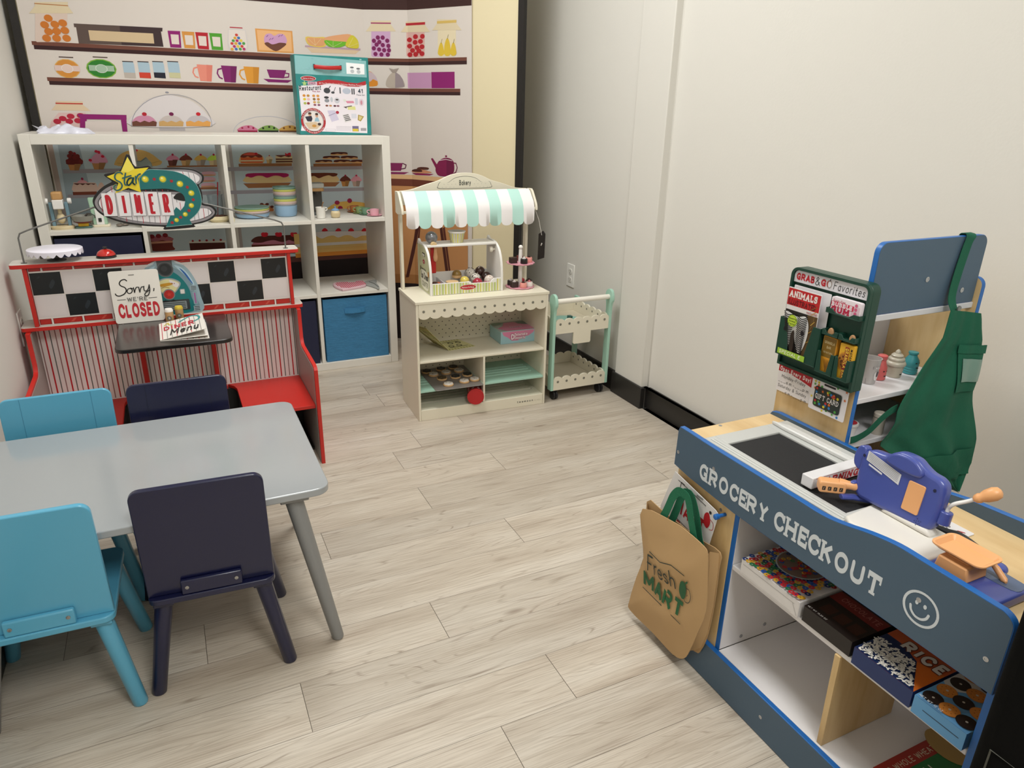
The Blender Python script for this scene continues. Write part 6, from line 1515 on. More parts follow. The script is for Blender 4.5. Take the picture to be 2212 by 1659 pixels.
# striped paper cup and metal scoop on top board, red handled scoop hanging
t = thing('paper_cup', 'small paper ice cream cup with yellow, green and pink stripes', 'paper cup', ic(-.010, .03, .1968), BA)
MB().lathe([(.026, 0), (.0345, .043), (.0375, .045), (.0375, .048), (.035, .048), (.0335, .044), (.025, .003), (.001, .002)], (0, 0, 0), 36).build('cup_wall', t, mat('e6e2dc', .5), False)
d = Decal(fn=lambda a, b: (Vector(((.0262+b*.195)*sin(a), -(.0262+b*.195)*cos(a), b)), Vector((sin(a), -cos(a), 0))))
a = -1.7; k = 0
while a < 1.7:
    w_ = (.13, .05, .035, .09, .06)[k % 5]; d.rect(a, .0015, a+w_, .0405, ('d6cf3a', 'a8c23a', 'c79aa0', 'c9c83a', '9c8a94')[k % 5]); a += w_+.07; k += 1
d.build('stripes', t, .5, world=False)
t = thing('ice_cream_scooper', 'grey metal ball toy ice cream scooper with a wooden tip on the counter top', 'scooper', ic(-.122, .02, .1968), BA)
MB().ball((0, .005, .026), .0255, 26, 16).build('ball_head', t, mat('7f8084', .25, metal=.5, coat=.3), False, smooth=60)
m_ = MB(); m_.prism([(.0125*cos(a), .0125*sin(a)) for a in [pi*i/14 for i in range(15)]], -.030, -.014, 'y'); m_.build('wooden_tip', t, mat('d6b98a', .5), False, bev=.001)
t = thing('toy_scoop_handle', 'red and wood toy scoop handle hanging under the counter top board', 'scooper', ic(-.118, .015, .19), BA)
box('red_handle', t, mat('b3201f', .35), -.012, -.004, -.115, .010, .006, -.003, bev=.003, world=False)
m_ = MB(); m_.lathe([(.001, -.066), (.008, -.060), (.010, -.045), (.007, -.025), (.006, -.002)], (.006, -.008, 0), 16, 1, .6); m_.build('wooden_grip', t, mat('cf9d72', .5), False)
# ---- cake stand with cakes (bakery local)
CSX, CSY = .503, .118
t = thing('tiered_cake_stand', 'two tier pink toy cake stand with a white centre post', 'cake stand', bl(CSX, CSY, .520), BA); CST = t
def tier(z, r, nm, c1):
    m_ = MB(); n = 96; vs = []; fs = []
    for (k, dz, dr) in ((0, 0, -.006), (1, .003, .0), (2, .006, .0), (3, .0055, -.004)):
        for i in range(n):
            a = 2*pi*i/n; rr = r+dr+.0022*cos(14*a); vs.append((rr*cos(a), rr*sin(a), z+dz))
    for k in range(3):
        for i in range(n): j = (i+1) % n; fs.append((k*n+i, k*n+j, (k+1)*n+j, (k+1)*n+i))
    fs.append(tuple(range(n))[::-1]); fs.append(tuple(range(3*n, 4*n))); m_.add(vs, fs); return m_.build(nm, t, c1, False, smooth=50)
tier(0, .062, 'tier_plate', mat('dd9cab', .4)); tier(.103, .060, 'tier_plate', mat('dd9cab', .4))
MB().lathe([(.010, .006), (.0085, .05), (.008, .103)], (0, 0, 0), 20).build('post', t, WP, False)
m_ = MB(); m_.lathe([(.010, .109), (.008, .15), (.0075, .165)], (0, 0, 0), 20); m_.ball((0, 0, .173), .0095, 18, 12); m_.build('top_knob', t, WP, False)
def cake(x, y, z, kind, label):
    v = MW[CST] @ Vector((x, y, z)); t = thing('toy_cake', label, 'toy cake', v, BA, 'small toy cakes on the tiered stand')
    c1, c2, sq = kind
    if sq: MB().prism(rrect(-.0155, -.0125, .0155, .0125, .003), 0, .024, 'z').build('cake_body', t, mat(c1, .45), False, bev=.0015)
    else: MB().lathe([(.0145, 0), (.0155, .002), (.0150, .018), (.0135, .021), (.001, .0215)], (0, 0, 0), 24).build('cake_body', t, mat(c1, .4), False)
    if c2:
        zt = .024 if sq else .0212
        m_ = MB(); m_.lathe([(.0085, zt-.0005), (.008, zt+.002), (.001, zt+.003)], (0, 0, 0), 16); m_.ball((0, 0, zt+.004), .0042, 12, 8); m_.build('cake_topping', t, mat(c2, .35), False)
cake(-.038, -.008, .109, ('33201c', None, True), 'square dark chocolate toy cake on the upper tier')
cake(.034, -.012, .109, ('e0958c', '3a1f1a', False), 'round pink toy cake with chocolate top on the upper tier')
cake(.002, -.034, .109, ('1a1414', 'd8d4d0', False), 'black and white toy cake at the front of the upper tier')
cake(.012, .034, .109, ('6a2a26', '2e1a18', False), 'red brown toy cake at the back of the upper tier')
cake(-.036, -.022, .006, ('30201e', 'c8c0bc', True), 'dark toy cake with pale top, front left on the lower tier')
cake(-.002, -.041, .006, ('e0958c', '4a2420', False), 'round pink toy cake with a brown drop at the front of the lower tier')
cake(.031, -.030, .006, ('e6dcd8', 'd8848a', False), 'white toy cake with a pink drop on the lower tier')
cake(.045, .004, .006, ('38211c', '2a1612', False), 'round chocolate toy cake at the right of the lower tier')
cake(.022, .034, .006, ('b3263a', 'd0404a', False), 'red berry toy cake at the back of the lower tier')
cake(-.034, .022, .006, ('26201e', 'b8b0aa', False), 'dark toy cake at the back left of the lower tier')
# ---- shelf contents of the bakery stand
t = thing('menu_card', 'folded yellow striped toy ice cream menu standing open on the bakery shelf', 'menu', bl(.10, .15, .265), BA)
MB_ = mat('d9d49c', .6)
q1 = [(.012+.0, -.03, .002), (.075, -.046, .0005), (.03, .085, .0005), (-.052, .09, .002)]
def lq(q): return [tuple(MW[t] @ Vector(p)) for p in q]
lowq = lq([(.072, -.045, .0006), (.200, -.022, .0006), (.160, .095, .0006), (.040, .090, .0006)]); hiq = lq([(.070, -.046, .0008), (.038, .088, .0012), (-.060, .086, .095), (-.030, -.040, .112)])
_, n1 = sheetq(lowq, 'lower_page', .0010, MB_, t); _, n2 = sheetq(hiq, 'raised_page', .0010, MB_, t)
for q, n_, f_ in ((lowq, n1, 0), (hiq, -n2, 1)):
    off = .0012 if f_ == 0 else .0003
    d = Decal(fn=qm(q, n_, off))
    if f_:
        for i in range(13): d.rect(.01, .03+i*.076, .99, .055+i*.076, ('8a6a3a', 'a8b04a', 'c9a24a')[i % 3])
        d.line([(.45, .2), (.5, .4), (.4, .55), (.55, .75)], .05, '5a3a24', True)
    else:
        for i in range(9): d.rect(.02+i*.11, .0, .06+i*.11, .1, '9c9a4a'); d.rect(.02+i*.11, .9, .06+i*.11, 1, '9c9a4a')
        for x_, y_ in ((.3, .35), (.6, .35), (.45, .65), (.75, .65)): d.ring(x_, y_, .06, .1, '4a4a34', 16)
        d.rect(.15, .2, .85, .24, '6a6a3a'); d.rect(.15, .76, .85, .8, '6a6a3a')
    d.build('page_print', t, .6)
t = thing('dessert_box', 'small pink and blue toy dessert box with a clear lid on the bakery shelf', 'box', bl(.497, .178, .265), BA)
box('tray', t, mat('a3c9cf', .5), -.084, -.068, .0005, .084, .066, .0565, world=False)
MB().prism([(-.084, -.067), (.084, -.067), (.084, .066), (-.084, .066)], .0567, .0595, 'z').build('clear_lid', t, mat('c9d8d6', .1, trans=.3), False)
d = Decal((0, -.068, 0), (1, 0, 0), (0, 0, 1)); d.rect(-.083, .001, .083, .056, '9dc3cc'); d.poly([(-.078, .056), (.080, .056), (.074, .044), (.050, .030), (.01, .026), (0, .012), (-.03, .013), (-.05, .03), (-.07, .040)], 'd884a6')
d.text('Delectable', -.018, .033, .0155, 'f0dde4', .3, fit=.062, slant=.2, outline=(1.7, '9a3a60')); d.text('Desserts', -.018, .018, .0155, 'f0dde4', .3, fit=.052, slant=.2, outline=(1.7, '9a3a60')); d.text('D', -.035, .018, .027, 'f0dde4', .26, fit=.017, outline=(1.6, '9a3a60')); d.build('front_print', t, .45, world=False)
d = Decal((0, 0, .0596), (1, 0, 0), (0, 1, 0)); d.poly([(-.05, -.066), (.083, -.066), (.083, .0), (.055, .02), (.03, .06), (-.02, .058), (-.045, .01), (-.08, -.02)], 'd884a6'); d.text('Desserts', -.02, -.025, .017, 'f0dde4', .28, fit=.058, outline=(1.7, '9a3a60')); d.smooth([(-.08, .03), (-.04, .045), (-.03, .064), (-.08, .064)], '6f8f7c'); d.smooth([(.04, .03), (.075, .02), (.08, .06), (.045, .064)], '7c8c88'); d.build('lid_print', t, .3, world=False)
# cookie tray
trn = thing('cookie_tray', 'grey toy baking sheet of iced cookies resting on the lower left shelf', 'tray', bl(.176, .125, .1352), BA)
R2 = Matrix.Rotation(radians(2), 4, 'Z')
MB().prism(rrect(-.105, -.143, .110, .128, .008), 0, .0025, 'z').build('sheet', trn, mat('8f8a86', .4, metal=.4), False, bev=.0008)
rows = [[('9a4', '27201e', -.07, .085), ('', 'ded8d0', -.052, .040), ('', '4a3a1e', -.032, -.020), ('', 'ded8d0', -.028, -.098)],
        [('', '27201e', .0, .095), ('', 'ded8d0', .008, .045), ('', '22242a', .030, -.020), ('', 'ded8d0', .048, -.085)],
        [('', '27201e', .060, .100), ('', 'ded8d0', .070, .050), ('', '22261f', .088, -.012), ('', 'ded8d0', .098, -.078)]]
lbl = ['dark iced', 'white iced', 'dark iced', 'white iced']
rw = ['left', 'middle', 'right']; dp = ['rearmost', 'second from the back', 'second from the front', 'frontmost']
proto = {}
for a, col in enumerate(rows):
    for b, (_, c_, x, y) in enumerate(col):
        v = MW[trn] @ Vector((x*1.0-.008, y, .0027))
        lab = f'{lbl[b]} toy cookie, {dp[b]} in the {rw[a]} column of the sheet'
        if c_ in proto: o = dup(proto[c_], v, BA+a+b*.7, lab)
        else:
            o = thing('toy_cookie', lab, 'toy cookie', v, BA, 'iced toy cookies')
            MB().lathe([(.021, 0), (.0225, .002), (.0225, .006), (.021, .0075)], (0, 0, 0), 28).build('cookie', o, mat('cfa878', .6), False)
            m_ = MB(); pts_ = [((.0195+.0016*sin(6*q))*cos(q), (.0195+.0016*sin(6*q))*sin(q)) for q in [2*pi*i/40 for i in range(40)]]; m_.prism(pts_, .0073, .0105, 'z'); m_.build('icing', o, mat(c_, .4), False, bev=.001)
            d = Decal((0, 0, .0106), (1, 0, 0), (0, 1, 0)); random.seed(int(c_, 16) % 99)
            for i in range(6): d.ell(random.uniform(-.011, .011), random.uniform(-.011, .011), .0019, .0019, random.choice(['5a7a4a', '3a3a5a', 'b08a3a', 'a8a098']), 8)
            d.build('icing_dots', o, .5, world=False); proto[c_] = o
# red canister
RC = Matrix.Rotation(radians(-20), 3, 'Z') @ Matrix.Rotation(radians(90), 3, 'X')
v = bl(.262, .028, .0475+.0375)
t = thing('cookie_canister', 'red lidded toy canister with checked sides lying on the lower shelf of the bakery stand', 'canister', v, rot=RC)
R4 = RC.to_4x4(); MW[t] = Matrix.Translation(v) @ R4
MB().lathe([(.033, -.12), (.034, -.118), (.034, .035)], (0, 0, 0), 36).build('tube', t, mat('b0242a', .45), False)
MB().lathe([(.0352, .028), (.0362, .030), (.0362, .045), (.033, .0458), (.0325, .0445), (.001, .0445)], (0, 0, 0), 36).build('lid', t, mat('b3171c', .35), False)
d = Decal(fn=lambda a, b: (Vector((.0342*cos(a), .0342*sin(a), b)), Vector((cos(a), sin(a), 0))))
for i in range(18):
    for j in range(12):
        if (i+j) % 2 == 0: d.rect(i*pi/9, -.11+j*.0115, (i+.8)*pi/9, -.11+(j+.85)*.0115, 'd9d0cc' if j % 2 else '4a1a1e')
d.build('checked_print', t, .5, world=False)
# ================================================================ CART
CX0, CX1, CY0, CY1 = 1.462, 1.764, 2.600, 2.93
t = thing('bakery_cart', 'mint and cream toy serving cart with scalloped trays and black casters', 'cart', ((CX0+CX1)/2, 2.77, 0))
def leg_side(y, nm='side_frame'):
    m_ = MB(); w2 = .009
for s_, x in ((-1, CX0), (1, CX1)):
    xi = (x, x+.013) if s_ < 0 else (x-.013, x)
    m_ = MB()
    m_.prism(catmull([(CY0+.006, .05), (CY0+.006, .30), (CY0+.004, .42), (CY0-.008, .452), (CY0+.0, .488), (CY0+.022, .498), (CY0+.044, .486), (CY0+.050, .455), (CY0+.040, .42), (CY0+.040, .30), (CY0+.040, .05)], False, 4), *xi, 'x').build('front_leg', t, MINT, bev=.0012)
    box('rear_leg', t, MINT, xi[0], CY1-.04, .05, xi[1], CY1-.006, .40)
MB().tube([(CX0+.0132, CY0+.021, .463), (CX1-.0132, CY0+.021, .463)], .0115, 20).build('handle_bar', t, mat('ece7dc', .35), smooth=60)
def scal(x0, x1, z0, z1, n, r):
    w_ = (x1-x0)/n; pts = [(x0, z0)]+[(x1, z0), (x1, z1)]
    for i in range(n-1, -1, -1):
        c = x0+w_*(i+.5)
        for k in range(0, 11): a = pi*k/10; pts.append((c+w_/2*.98*cos(a), z1+r*sin(a)))
    pts.append((x0, z1)); return pts
def trayset(z0, z1, front_tab, nm):
    out = []
    f = scal(CX0+.0135, CX1-.0135, z0, z1, 6, .014)
    if front_tab:
        m0 = (CX0+CX1)/2; f = [(CX0+.0135, z0), (m0-.045, z0), (m0-.045, z0-.05), (m0-.04, z0-.055), (m0+.04, z0-.055), (m0+.045, z0-.05), (m0+.045, z0)]+f[1:]
    fb = MB().prism(f, CY0+.008, CY0+.016, 'y').build(nm, t, IV, bev=.0008)
    d = front(0, CY0+.008, 0); w_ = (CX1-CX0-.027)/6
    for i in range(6): d.ell(CX0+.0135+w_*(i+.5), z1-.010, .0066, .0066, 'bdb6a0', 20); d.ell(CX0+.0135+w_*(i+.5), z1-.010, .0052, .0052, '77756a', 18)
    d.build('dot_print', fb, .5)
    MB().prism(scal(CX0+.0135, CX1-.0135, z0, z1, 6, .014), CY1-.016, CY1-.008, 'y').build(nm, t, IV, bev=.0008)
    for xx in ((CX0+.0135, CX0+.0215), (CX1-.0215, CX1-.0135)):
        o = MB().prism([(a, b) for a, b in scal(CY0+.0165, CY1-.0165, z0, z1, 6, .014)], *xx, 'x').build(nm, t, IV, bev=.0008)
        if xx[0] > 1.6:
            d = Decal((xx[0], 0, 0), (0, -1, 0), (0, 0, 1))
            for i in range(6): d.ell(-(CY0+.0165+(CY1-CY0-.033)/6*(i+.5)), z1-.008, .005, .005, '77756a', 14)
            d.build('dot_print', o, .5)
    box(nm.replace('wall', 'floor'), t, mat('cfc6b0', .5), CX0+.022, CY0+.0165, z0+.003, CX1-.022, CY1-.0165, z0+.010)
trayset(.318, .372, True, 'upper_tray_wall'); trayset(.05, .100, False, 'lower_tray_wall')
BLK2 = mat('17161a', .4)
for (x, y) in ((CX0+.03, CY0+.03), (CX1-.03, CY0+.03), (CX0+.03, CY1-.03), (CX1-.03, CY1-.03)):
    m_ = MB(); m_.tube([(x-.011, y, .0215), (x-.002, y, .0215)], .0215, 24); m_.tube([(x+.002, y, .0215), (x+.011, y, .0215)], .0215, 24)
    m_.box(x-.005, y-.005, .0215, x+.005, y+.005, .049); m_.build('caster', t, BLK2, smooth=40)
t = thing('toy_cake_server', 'dark green toy server lying on a mint plate in the top tray of the cart', 'toy utensil', (1.59, 2.72, .3285))
MB().lathe([(.05, 0), (.085, .006), (.088, .012), (.083, .011), (.05, .004), (.001, .003)], (0, 0, 0), 36).build('plate', t, mat('8fbcae', .4), False)
m_ = MB(); m_.tube([(-.06, -.02, .016), (.02, -.055, .014)], .006, 8, flat=.6); m_.build('handle', t, mat('2f5a52', .4), False)
box('tines', t, mat('2f5a52', .4), .012, -.01, .014, .03, .012, .034, world=False)

# ================================================================ TABLE AND CHAIRS
TZ = .426; TX0, TX1, TY0, TY1 = -.492, .250, 1.452, 2.015
t = thing('kids_table', 'low grey children\'s table with rounded corners and splayed legs', 'table', ((TX0+TX1)/2, (TY0+TY1)/2, 0))
GT = mat('9ea2a5', .12, coat=.4); GE = mat('8a8b8b', .4)
tp = MB().prism(rrect(TX0, TY0, TX1, TY1, .035, 8), TZ-.018, TZ, 'z').build('tabletop', t, GT, bev=.003, seg=3)
for sx, sy in ((-1, -1), (1, -1), (-1, 1), (1, 1)):
    fx = (TX0+TX1)/2+sx*((TX1-TX0)/2-.012); fy = (TY0+TY1)/2+sy*((TY1-TY0)/2-.004); gx = fx-sx*.068; gy = fy-sy*.040
    fx = max(fx, XL+.0165)
    MB().tube([(fx, fy, 0), (fx, fy, .003), (gx, gy, TZ-.03)], [.0125, .0145, .0205], 20).build('leg', t, GE, smooth=60)
    MB().box(gx-.032, gy-.032, TZ-.03, gx+.032, gy+.032, TZ-.0183).build('leg_mount', t, GE, bev=.003)
def make_chair(label, col, colB):
    """chair faces +Y, origin under the middle of the seat"""
    t = thing('kids_chair', label, 'chair', (0, 0, 0))
    M = mat(col, .3, coat=.25)
    MB().prism(rrect(-.130, -.1375, .130, .1375, .022, 6), .230, .245, 'z').build('seat', t, M, False, bev=.003, seg=3)
    Rb = Matrix.Translation((0, -.114, .2452)) @ Matrix.Rotation(radians(4.5), 4, 'X')
    m_ = MB(); m_.T = Rb; m_.prism(rrect(-.129, -.0, .129, .268, .022, 6, (0, 0, 1, 1)), -.007, .006, 'y'); bk = m_.build('backrest', t, M, False, bev=.0025, seg=3)
    m_ = MB(); m_.T = Rb
    for x in (-.081, .081): m_.box(x-.0006, .0058, .03, x+.0006, .0064, .266)
    m_.box(-.081, .0058, .028, .081, .0070, .0305); m_.build('panel_groove', bk, mat(colB, .4), False)
    m_ = MB(); m_.T = Matrix.Translation((0, -.1214, .2452)); m_.prism([(-.0, 0), (-.014, .0), (-.0135, .034), (-.0035, .036)], -.062, .062, 'x'); br = m_.build('back_bracket', t, M, False, bev=.003)
    for x in (-.050, .050):
        s_ = MB().lathe([(.0042, 0), (.004, .0012), (.0022, .0014), (.0022, .0006), (.0001, .0006)], (0, 0, 0), 14).build('screw', br, mat('a9a9a8', .25, metal=.9), False)
        s_.location = (x, -.1354, .2635); s_.rotation_euler = (radians(88), 0, 0)
    for sx in (-1, 1):
        for sy in (-1, 1):
            MB().tube([(sx*.142, sy*.130, 0), (sx*.1418, sy*.1298, .003), (sx*.102, sy*.106, .226)], [.0135, .0155, .0185], 18).build('leg', t, M, False, smooth=60)
    for sx in (-1, 1): box('leg_rail', t, M, sx*.102-.02, -.13, .221, sx*.102+.02, .13, .2295, world=False, bev=.002)
    return t
nav = make_chair('navy blue wooden child chair seen from behind, near side of the table', '0e1238', '0a0d2c')
lbl_ = make_chair('light blue wooden child chair seen from behind at the near side of the table', '58a6c6', '3f86a6')
g_ = "kids chairs at the grey table"
nav['group'] = g_; lbl_['group'] = g_
nav.location = (-.016, 1.562, 0); nav.rotation_euler = (0, 0, radians(-3.5)); lbl_.location = (-.340, 1.560, 0); lbl_.rotation_euler = (0, 0, radians(-2))
n2 = dup(nav, (-.044, 1.940, 0), pi, 'navy blue wooden child chair facing the camera, between table and diner booth')
l2 = dup(lbl_, (-.337, 1.945, 0), pi, 'light blue wooden child chair facing the camera at the far left side of the table')

# ================================================================ GROCERY CHECKOUT
SLB = mat('475d70', .5); BLE = mat('1c62ab', .4); WOOD = mat('dcbf8e', .45, wood='c9a771', vscale=6, stretch=(5, 5, .8)); WOODT = mat('dfc292', .45, wood='cfae7c', vscale=6, stretch=(5, .8, 5))
WHI = mat('dfdcdd', .45)
FX, GX = .985, 1.265; CYF, CYN = 1.154, .409
t = thing('grocery_checkout', 'toy grocery checkout counter in slate blue and light wood with open shelves below', 'play set', (1.13, .78, 0)); CK = t
# long lettered front board with curved top
topc = catmull([(CYN+.0, .560), (CYN+.002, .580), (CYN+.016, .591), (.447, .5925), (.548, .5945), (.599, .5952), (.65, .588), (.70, .5765), (.745, .5705), (.805, .571), (.905, .571), (1.03, .5715), (1.136, .574), (1.1475, .5715), (1.152, .563)], False, 4)
def offs(p, k): return p
out = [(CYN, .455)]+topc+[(1.154, .476), (1.10, .468), (.95, .457)]
bd = MB().prism(out, FX, FX+.012, 'x').build('front_board', t, BLE, bev=.001)
def inset(pts, d):
    A = sum(pts[i][0]*pts[(i+1) % len(pts)][1]-pts[(i+1) % len(pts)][0]*pts[i][1] for i in range(len(pts))); sg = 1 if A > 0 else -1; o = []
    n = len(pts)
    for i in range(n):
        p0, p1, p2 = Vector(pts[i-1]), Vector(pts[i]), Vector(pts[(i+1) % n]); e1 = (p1-p0); e2 = (p2-p1)
        e1 = e1.normalized() if e1.length > 1e-9 else e2.normalized(); e2 = e2.normalized() if e2.length > 1e-9 else e1
        nn = Vector((-e1.y-e2.y, e1.x+e2.x)); nn = nn.normalized() if nn.length > 1e-6 else Vector((-e1.y, e1.x)); c_ = max(.5, nn.dot(Vector((-e1.y, e1.x))))
        o.append(tuple(p1+nn*sg*d/c_))
    return o
MB().prism(inset(out, .0012), FX-.0006, FX, 'x').build('slate_face', bd, SLB)
d = side(FX-.0006, 0, 0)
# u = -Y
d.text('GROCERY', -1.066, .4835, .0395, 'd3dadf', .235, serif=True, gap=.22, fit=.212, rot=0, xs=1.2)
u0 = -.846
d.text('CHECKOUT', -.8445, .4850, .0415, 'd3dadf', .235, serif=True, gap=.22, fit=.248, xs=1.2)
cx, cy = -.5365, .5155; d.ring(cx, cy, .0262, .0305, 'd3dadf', 36)
d.ell(cx-.008, cy+.008, .0028, .004, 'd3dadf', 14); d.ell(cx+.006, cy+.008, .0028, .004, 'd3dadf', 14)
d.line([(cx-.0165, cy-.002), (cx-.014, cy-.010), (cx-.006, cy-.0165), (cx+.004, cy-.0165), (cx+.012, cy-.010), (cx+.0145, cy-.002)], .0042, 'd3dadf', True)
d.build('lettering', bd, .45)
SCM = mat('b9bcc0', .25, metal=.8)
def screw(par, p, ax, r=.0042):
    m_ = MB(); m_.lathe([(r, 0), (r, .0008), (r*.5, .001), (r*.5, .0005), (.0001, .0005)], (0, 0, 0), 14); o = m_.build('screw', par, SCM, False)
    pm = MW[par].inverted() @ Vector(p); o.location = pm; o.rotation_euler = {'-x': (0, -pi/2, 0), '-y': (pi/2, 0, 0), 'z': (0, 0, 0)}[ax]
for y, z in ((1.143, .512), (1.024, .527), (.5425, .529), (.43, .505)): screw(bd, (FX-.0007, y, z), '-x')
# wood side with bag hook, end panels
box('front_panel', t, WOOD, FX+.0125, .958, .022, FX+.0245, 1.152, .545)
box('end_panel', t, WOOD, FX+.025, 1.140, .022, GX-.001, 1.152, .545)
box('divider_panel', t, WHI, FX+.0145, .945, .097, GX-.0155, .9575, .545)
box('divider_edge', t, BLE, FX+.0125, .945, .022, FX+.0145, .9577, .545)
ep = box('end_panel', t, WOOD, FX+.0145, .409, .022, GX-.001, .4215, .545); box('edge_strip', t, BLE, FX+.0125, .409, .022, FX+.0143, .4215, .545)
for y, z in ((1.0, .435), (.99, .10), ): screw(t, (FX+.0125, y, z), '-x', .004)
kb = box('kick_board', t, BLE, FX, .409, .0005, FX+.012, 1.154, .097)
box('slate_face', kb, SLB, FX-.0005, .4105, .002, FX, 1.1525, .0955, bev=0)
screw(kb, (FX-.0006, .79, .05), '-x')
box('bottom_board', t, WHI, FX+.0122, .422, .085, GX-.0155, .9449, .097)
box('middle_shelf', t, WHI, FX+.0135, .422, .317, GX-.016, .9445, .329)
box('back_board', t, WHI, GX-.015, .422, .022, GX-.001, 1.1395, .545)
MB().prism([(FX+.016, .0975), (FX+.215, .0975), (FX+.215, .3165), (FX+.010, .3165)], .655, .667, 'y').build('support_panel', t, WOOD, bev=.001)
for y, x, z in ((.9445, 1.06, .115), (.9445, 1.13, .125)): screw(t, (x, y, z), '-y', .0045)
box('counter_top', t, WOODT, FX+.0125, .409, .5455, GX-.0005, 1.153, .5575)
for x, y in ((1.10, 1.143),): screw(t, (x, y, .5575), 'z')
gp = [(.40, .46), (.40, .585), (.42, .588), (.56, .588), (.65, .582), (.72, .571), (.90, .569), (1.13, .569), (1.148, .565), (1.154, .556), (1.154, .46)]
gb = MB().prism(gp, GX, GX+.012, 'x').build('rear_guard', t, BLE, bev=.001); MB().prism(inset(gp, .0012), GX-.0006, GX, 'x').build('slate_face', gb, SLB)
hk = MB(); hk.lathe([(.004, 0), (.004, .018), (.0065, .020), (.0065, .028), (.004, .030)], (0, 0, 0), 14); o = hk.build('bag_hook', t, BLE, False); o.location = MW[t].inverted() @ Vector((FX+.012, .985, .432)); o.rotation_euler = (0, -pi/2, 0)
# display tower behind the guard
TX = 1.279
t = thing('display_tower', 'tall wooden shelf tower with a blue header board behind the checkout', 'play set', (1.46, 1.05, 0)); TW = t
pf = lambda: rrect(.945, .0, 1.158, .908, .02, 5, (0, 0, 1, 1))
for xa, nm in ((TX, 'side_panel'), (1.626, 'side_panel')):
    o = MB().prism(pf(), xa, xa+.012, 'x').build(nm, t, BLE, bev=.001)
    MB().prism(inset(pf(), .0012), xa-.0006, xa, 'x').build('wood_face', o, WOOD)
    MB().prism(inset(pf(), .0012), xa+.012, xa+.0126, 'x').build('wood_face', o, WOOD)
box('back_panel', t, WHI, TX+.0128, 1.146, .02, 1.6252, 1.156, .815)
hp = rrect(TX+.0005, .852, 1.624, 1.004, .022, 6, (0, 0, 1, 1))
o = MB().prism(hp, .958, .970, 'y').build('header_board', t, BLE, bev=.001)
# ends and back edge of the header are bright blue, face slate
MB().prism(inset(hp, .0012), .9574, .958, 'y').build('slate_face', o, SLB)
for x, z in ((1.447, .917), (1.575, .883)): screw(o, (x, .957, z), '-y', .006)
box('header_rail', t, mat('cfd0d4', .45), TX+.013, .955, .838, 1.6252, .975, .8515)
for z in (.12, .36, .547, .655): box('shelf_board', t, mat('dcd9dc', .45), TX+.013, .947, z, 1.6252, 1.1455, z+.012)
# grab and go rack
DGN = mat('143d30', .4)
t = thing('snack_rack', 'dark green plastic magazine and snack rack headed GRAB & GO Favorites', 'rack', (1.262, 1.03, .69)); RK = t
yA, yB, zA, zB = 1.140, .933, .695, .925; rx = 1.245
m_ = MB(); m_.prism(rrect(yB, zA, yA, zB, .018, 6, (0, 0, 1, 1)), rx+.008, 1.2775, 'x'); m_.build('back_plate', t, DGN, bev=.002)
fr_ = rrect(yB, zA, yA, zB, .018, 6, (0, 0, 1, 1))
m_ = MB(); n = len(fr_); inn = inset(fr_, .006); vs = []
for p in fr_: vs += [(rx, p[0], p[1])]
for p in inn: vs += [(rx, p[0], p[1])]
for p in fr_: vs += [(rx+.0079, p[0], p[1])]
for p in inn: vs += [(rx+.0079, p[0], p[1])]
fs = []
for i in range(n):
    j = (i+1) % n; fs += [(i, j, n+j, n+i)[::-1], (2*n+i, 2*n+j, 3*n+j, 3*n+i), (i, 2*n+i, 2*n+j, j)[::-1], (n+i, n+j, 3*n+j, 3*n+i)[::-1]]
m_.add(vs, fs); m_.build('raised_frame', t, DGN)
d = side(rx+.006, yA, zA)   # u from far edge toward the camera
W_ = yA-yB
hpts = rrect(.007, .197, W_-.007, .2235, .012, 5, (0, 0, 1, 1)); 
m_ = MB(); m_.prism([(yA-a, zA+b) for a, b in hpts], rx+.004, rx+.0078, 'x'); m_.build('header_card', t, mat('d3d1d6', .45))
d = side(rx+.004, yA, zA)
d.text('GRAB', .013, .2025, .0155, 'b3202c', .26, fit=.050, gap=.12); d.text('&', .0655, .201, .018, '3c3c3e', .1, fit=.013); d.text('GO', .081, .2025, .0155, 'b3202c', .26, fit=.028, gap=.12)
d.ell(.104, .210, .0045, .0072, 'd3d1d6'); d.ring(.1035, .210, .0050, .0058, '8a8470', 18, ry=1.3); d.line([(.1035, .2175), (.1045, .2205)], .0016, '2c2a28')
d.text('Favorites', .114, .2015, .018, '2a2a2c', .09, fit=.078, slant=.15); d.build('header_print', t, .45)
# pockets
def pocket(y0, y1, z0, z1, dep, notch=None):
    m_ = MB(); xf = rx-dep
    m_.box(xf, y1, z0, rx+.0075, y0, z0+.002)
    for ya in (y0-.002, y1): m_.box(xf+.0002, ya, z0+.0021, rx+.0075, ya+.002, z1)
    a = y1+.0021; b = y0-.0021; c = (a+b)/2; q = (b-a)
    if notch: pts = [(a, z0+.0021), (b, z0+.0021), (b, z1), (b-q*.16, z1), (b-q*.30, z0+(z1-z0)*notch), (a+q*.30, z0+(z1-z0)*notch), (a+q*.16, z1), (a, z1)]
    else: pts = [(a, z0+.0021), (b, z0+.0021), (b, z1), (a, z1)]
    m_.prism(pts, xf, xf+.002, 'x'); return m_.build('pocket', t, DGN, bev=.0004)
pocket(yA-.004, 1.022, .724, .812, .016, .08)
pocket(1.020, .976, .718, .766, .016, .12); pocket(.974, yB+.003, .718, .766, .016, .12)
pocket(1.020, yB+.003, .851, .862, .014, .3)
pocket(1.020, .979, .803, .815, .014, .4); pocket(.977, yB+.003, .803, .815, .014, .4)
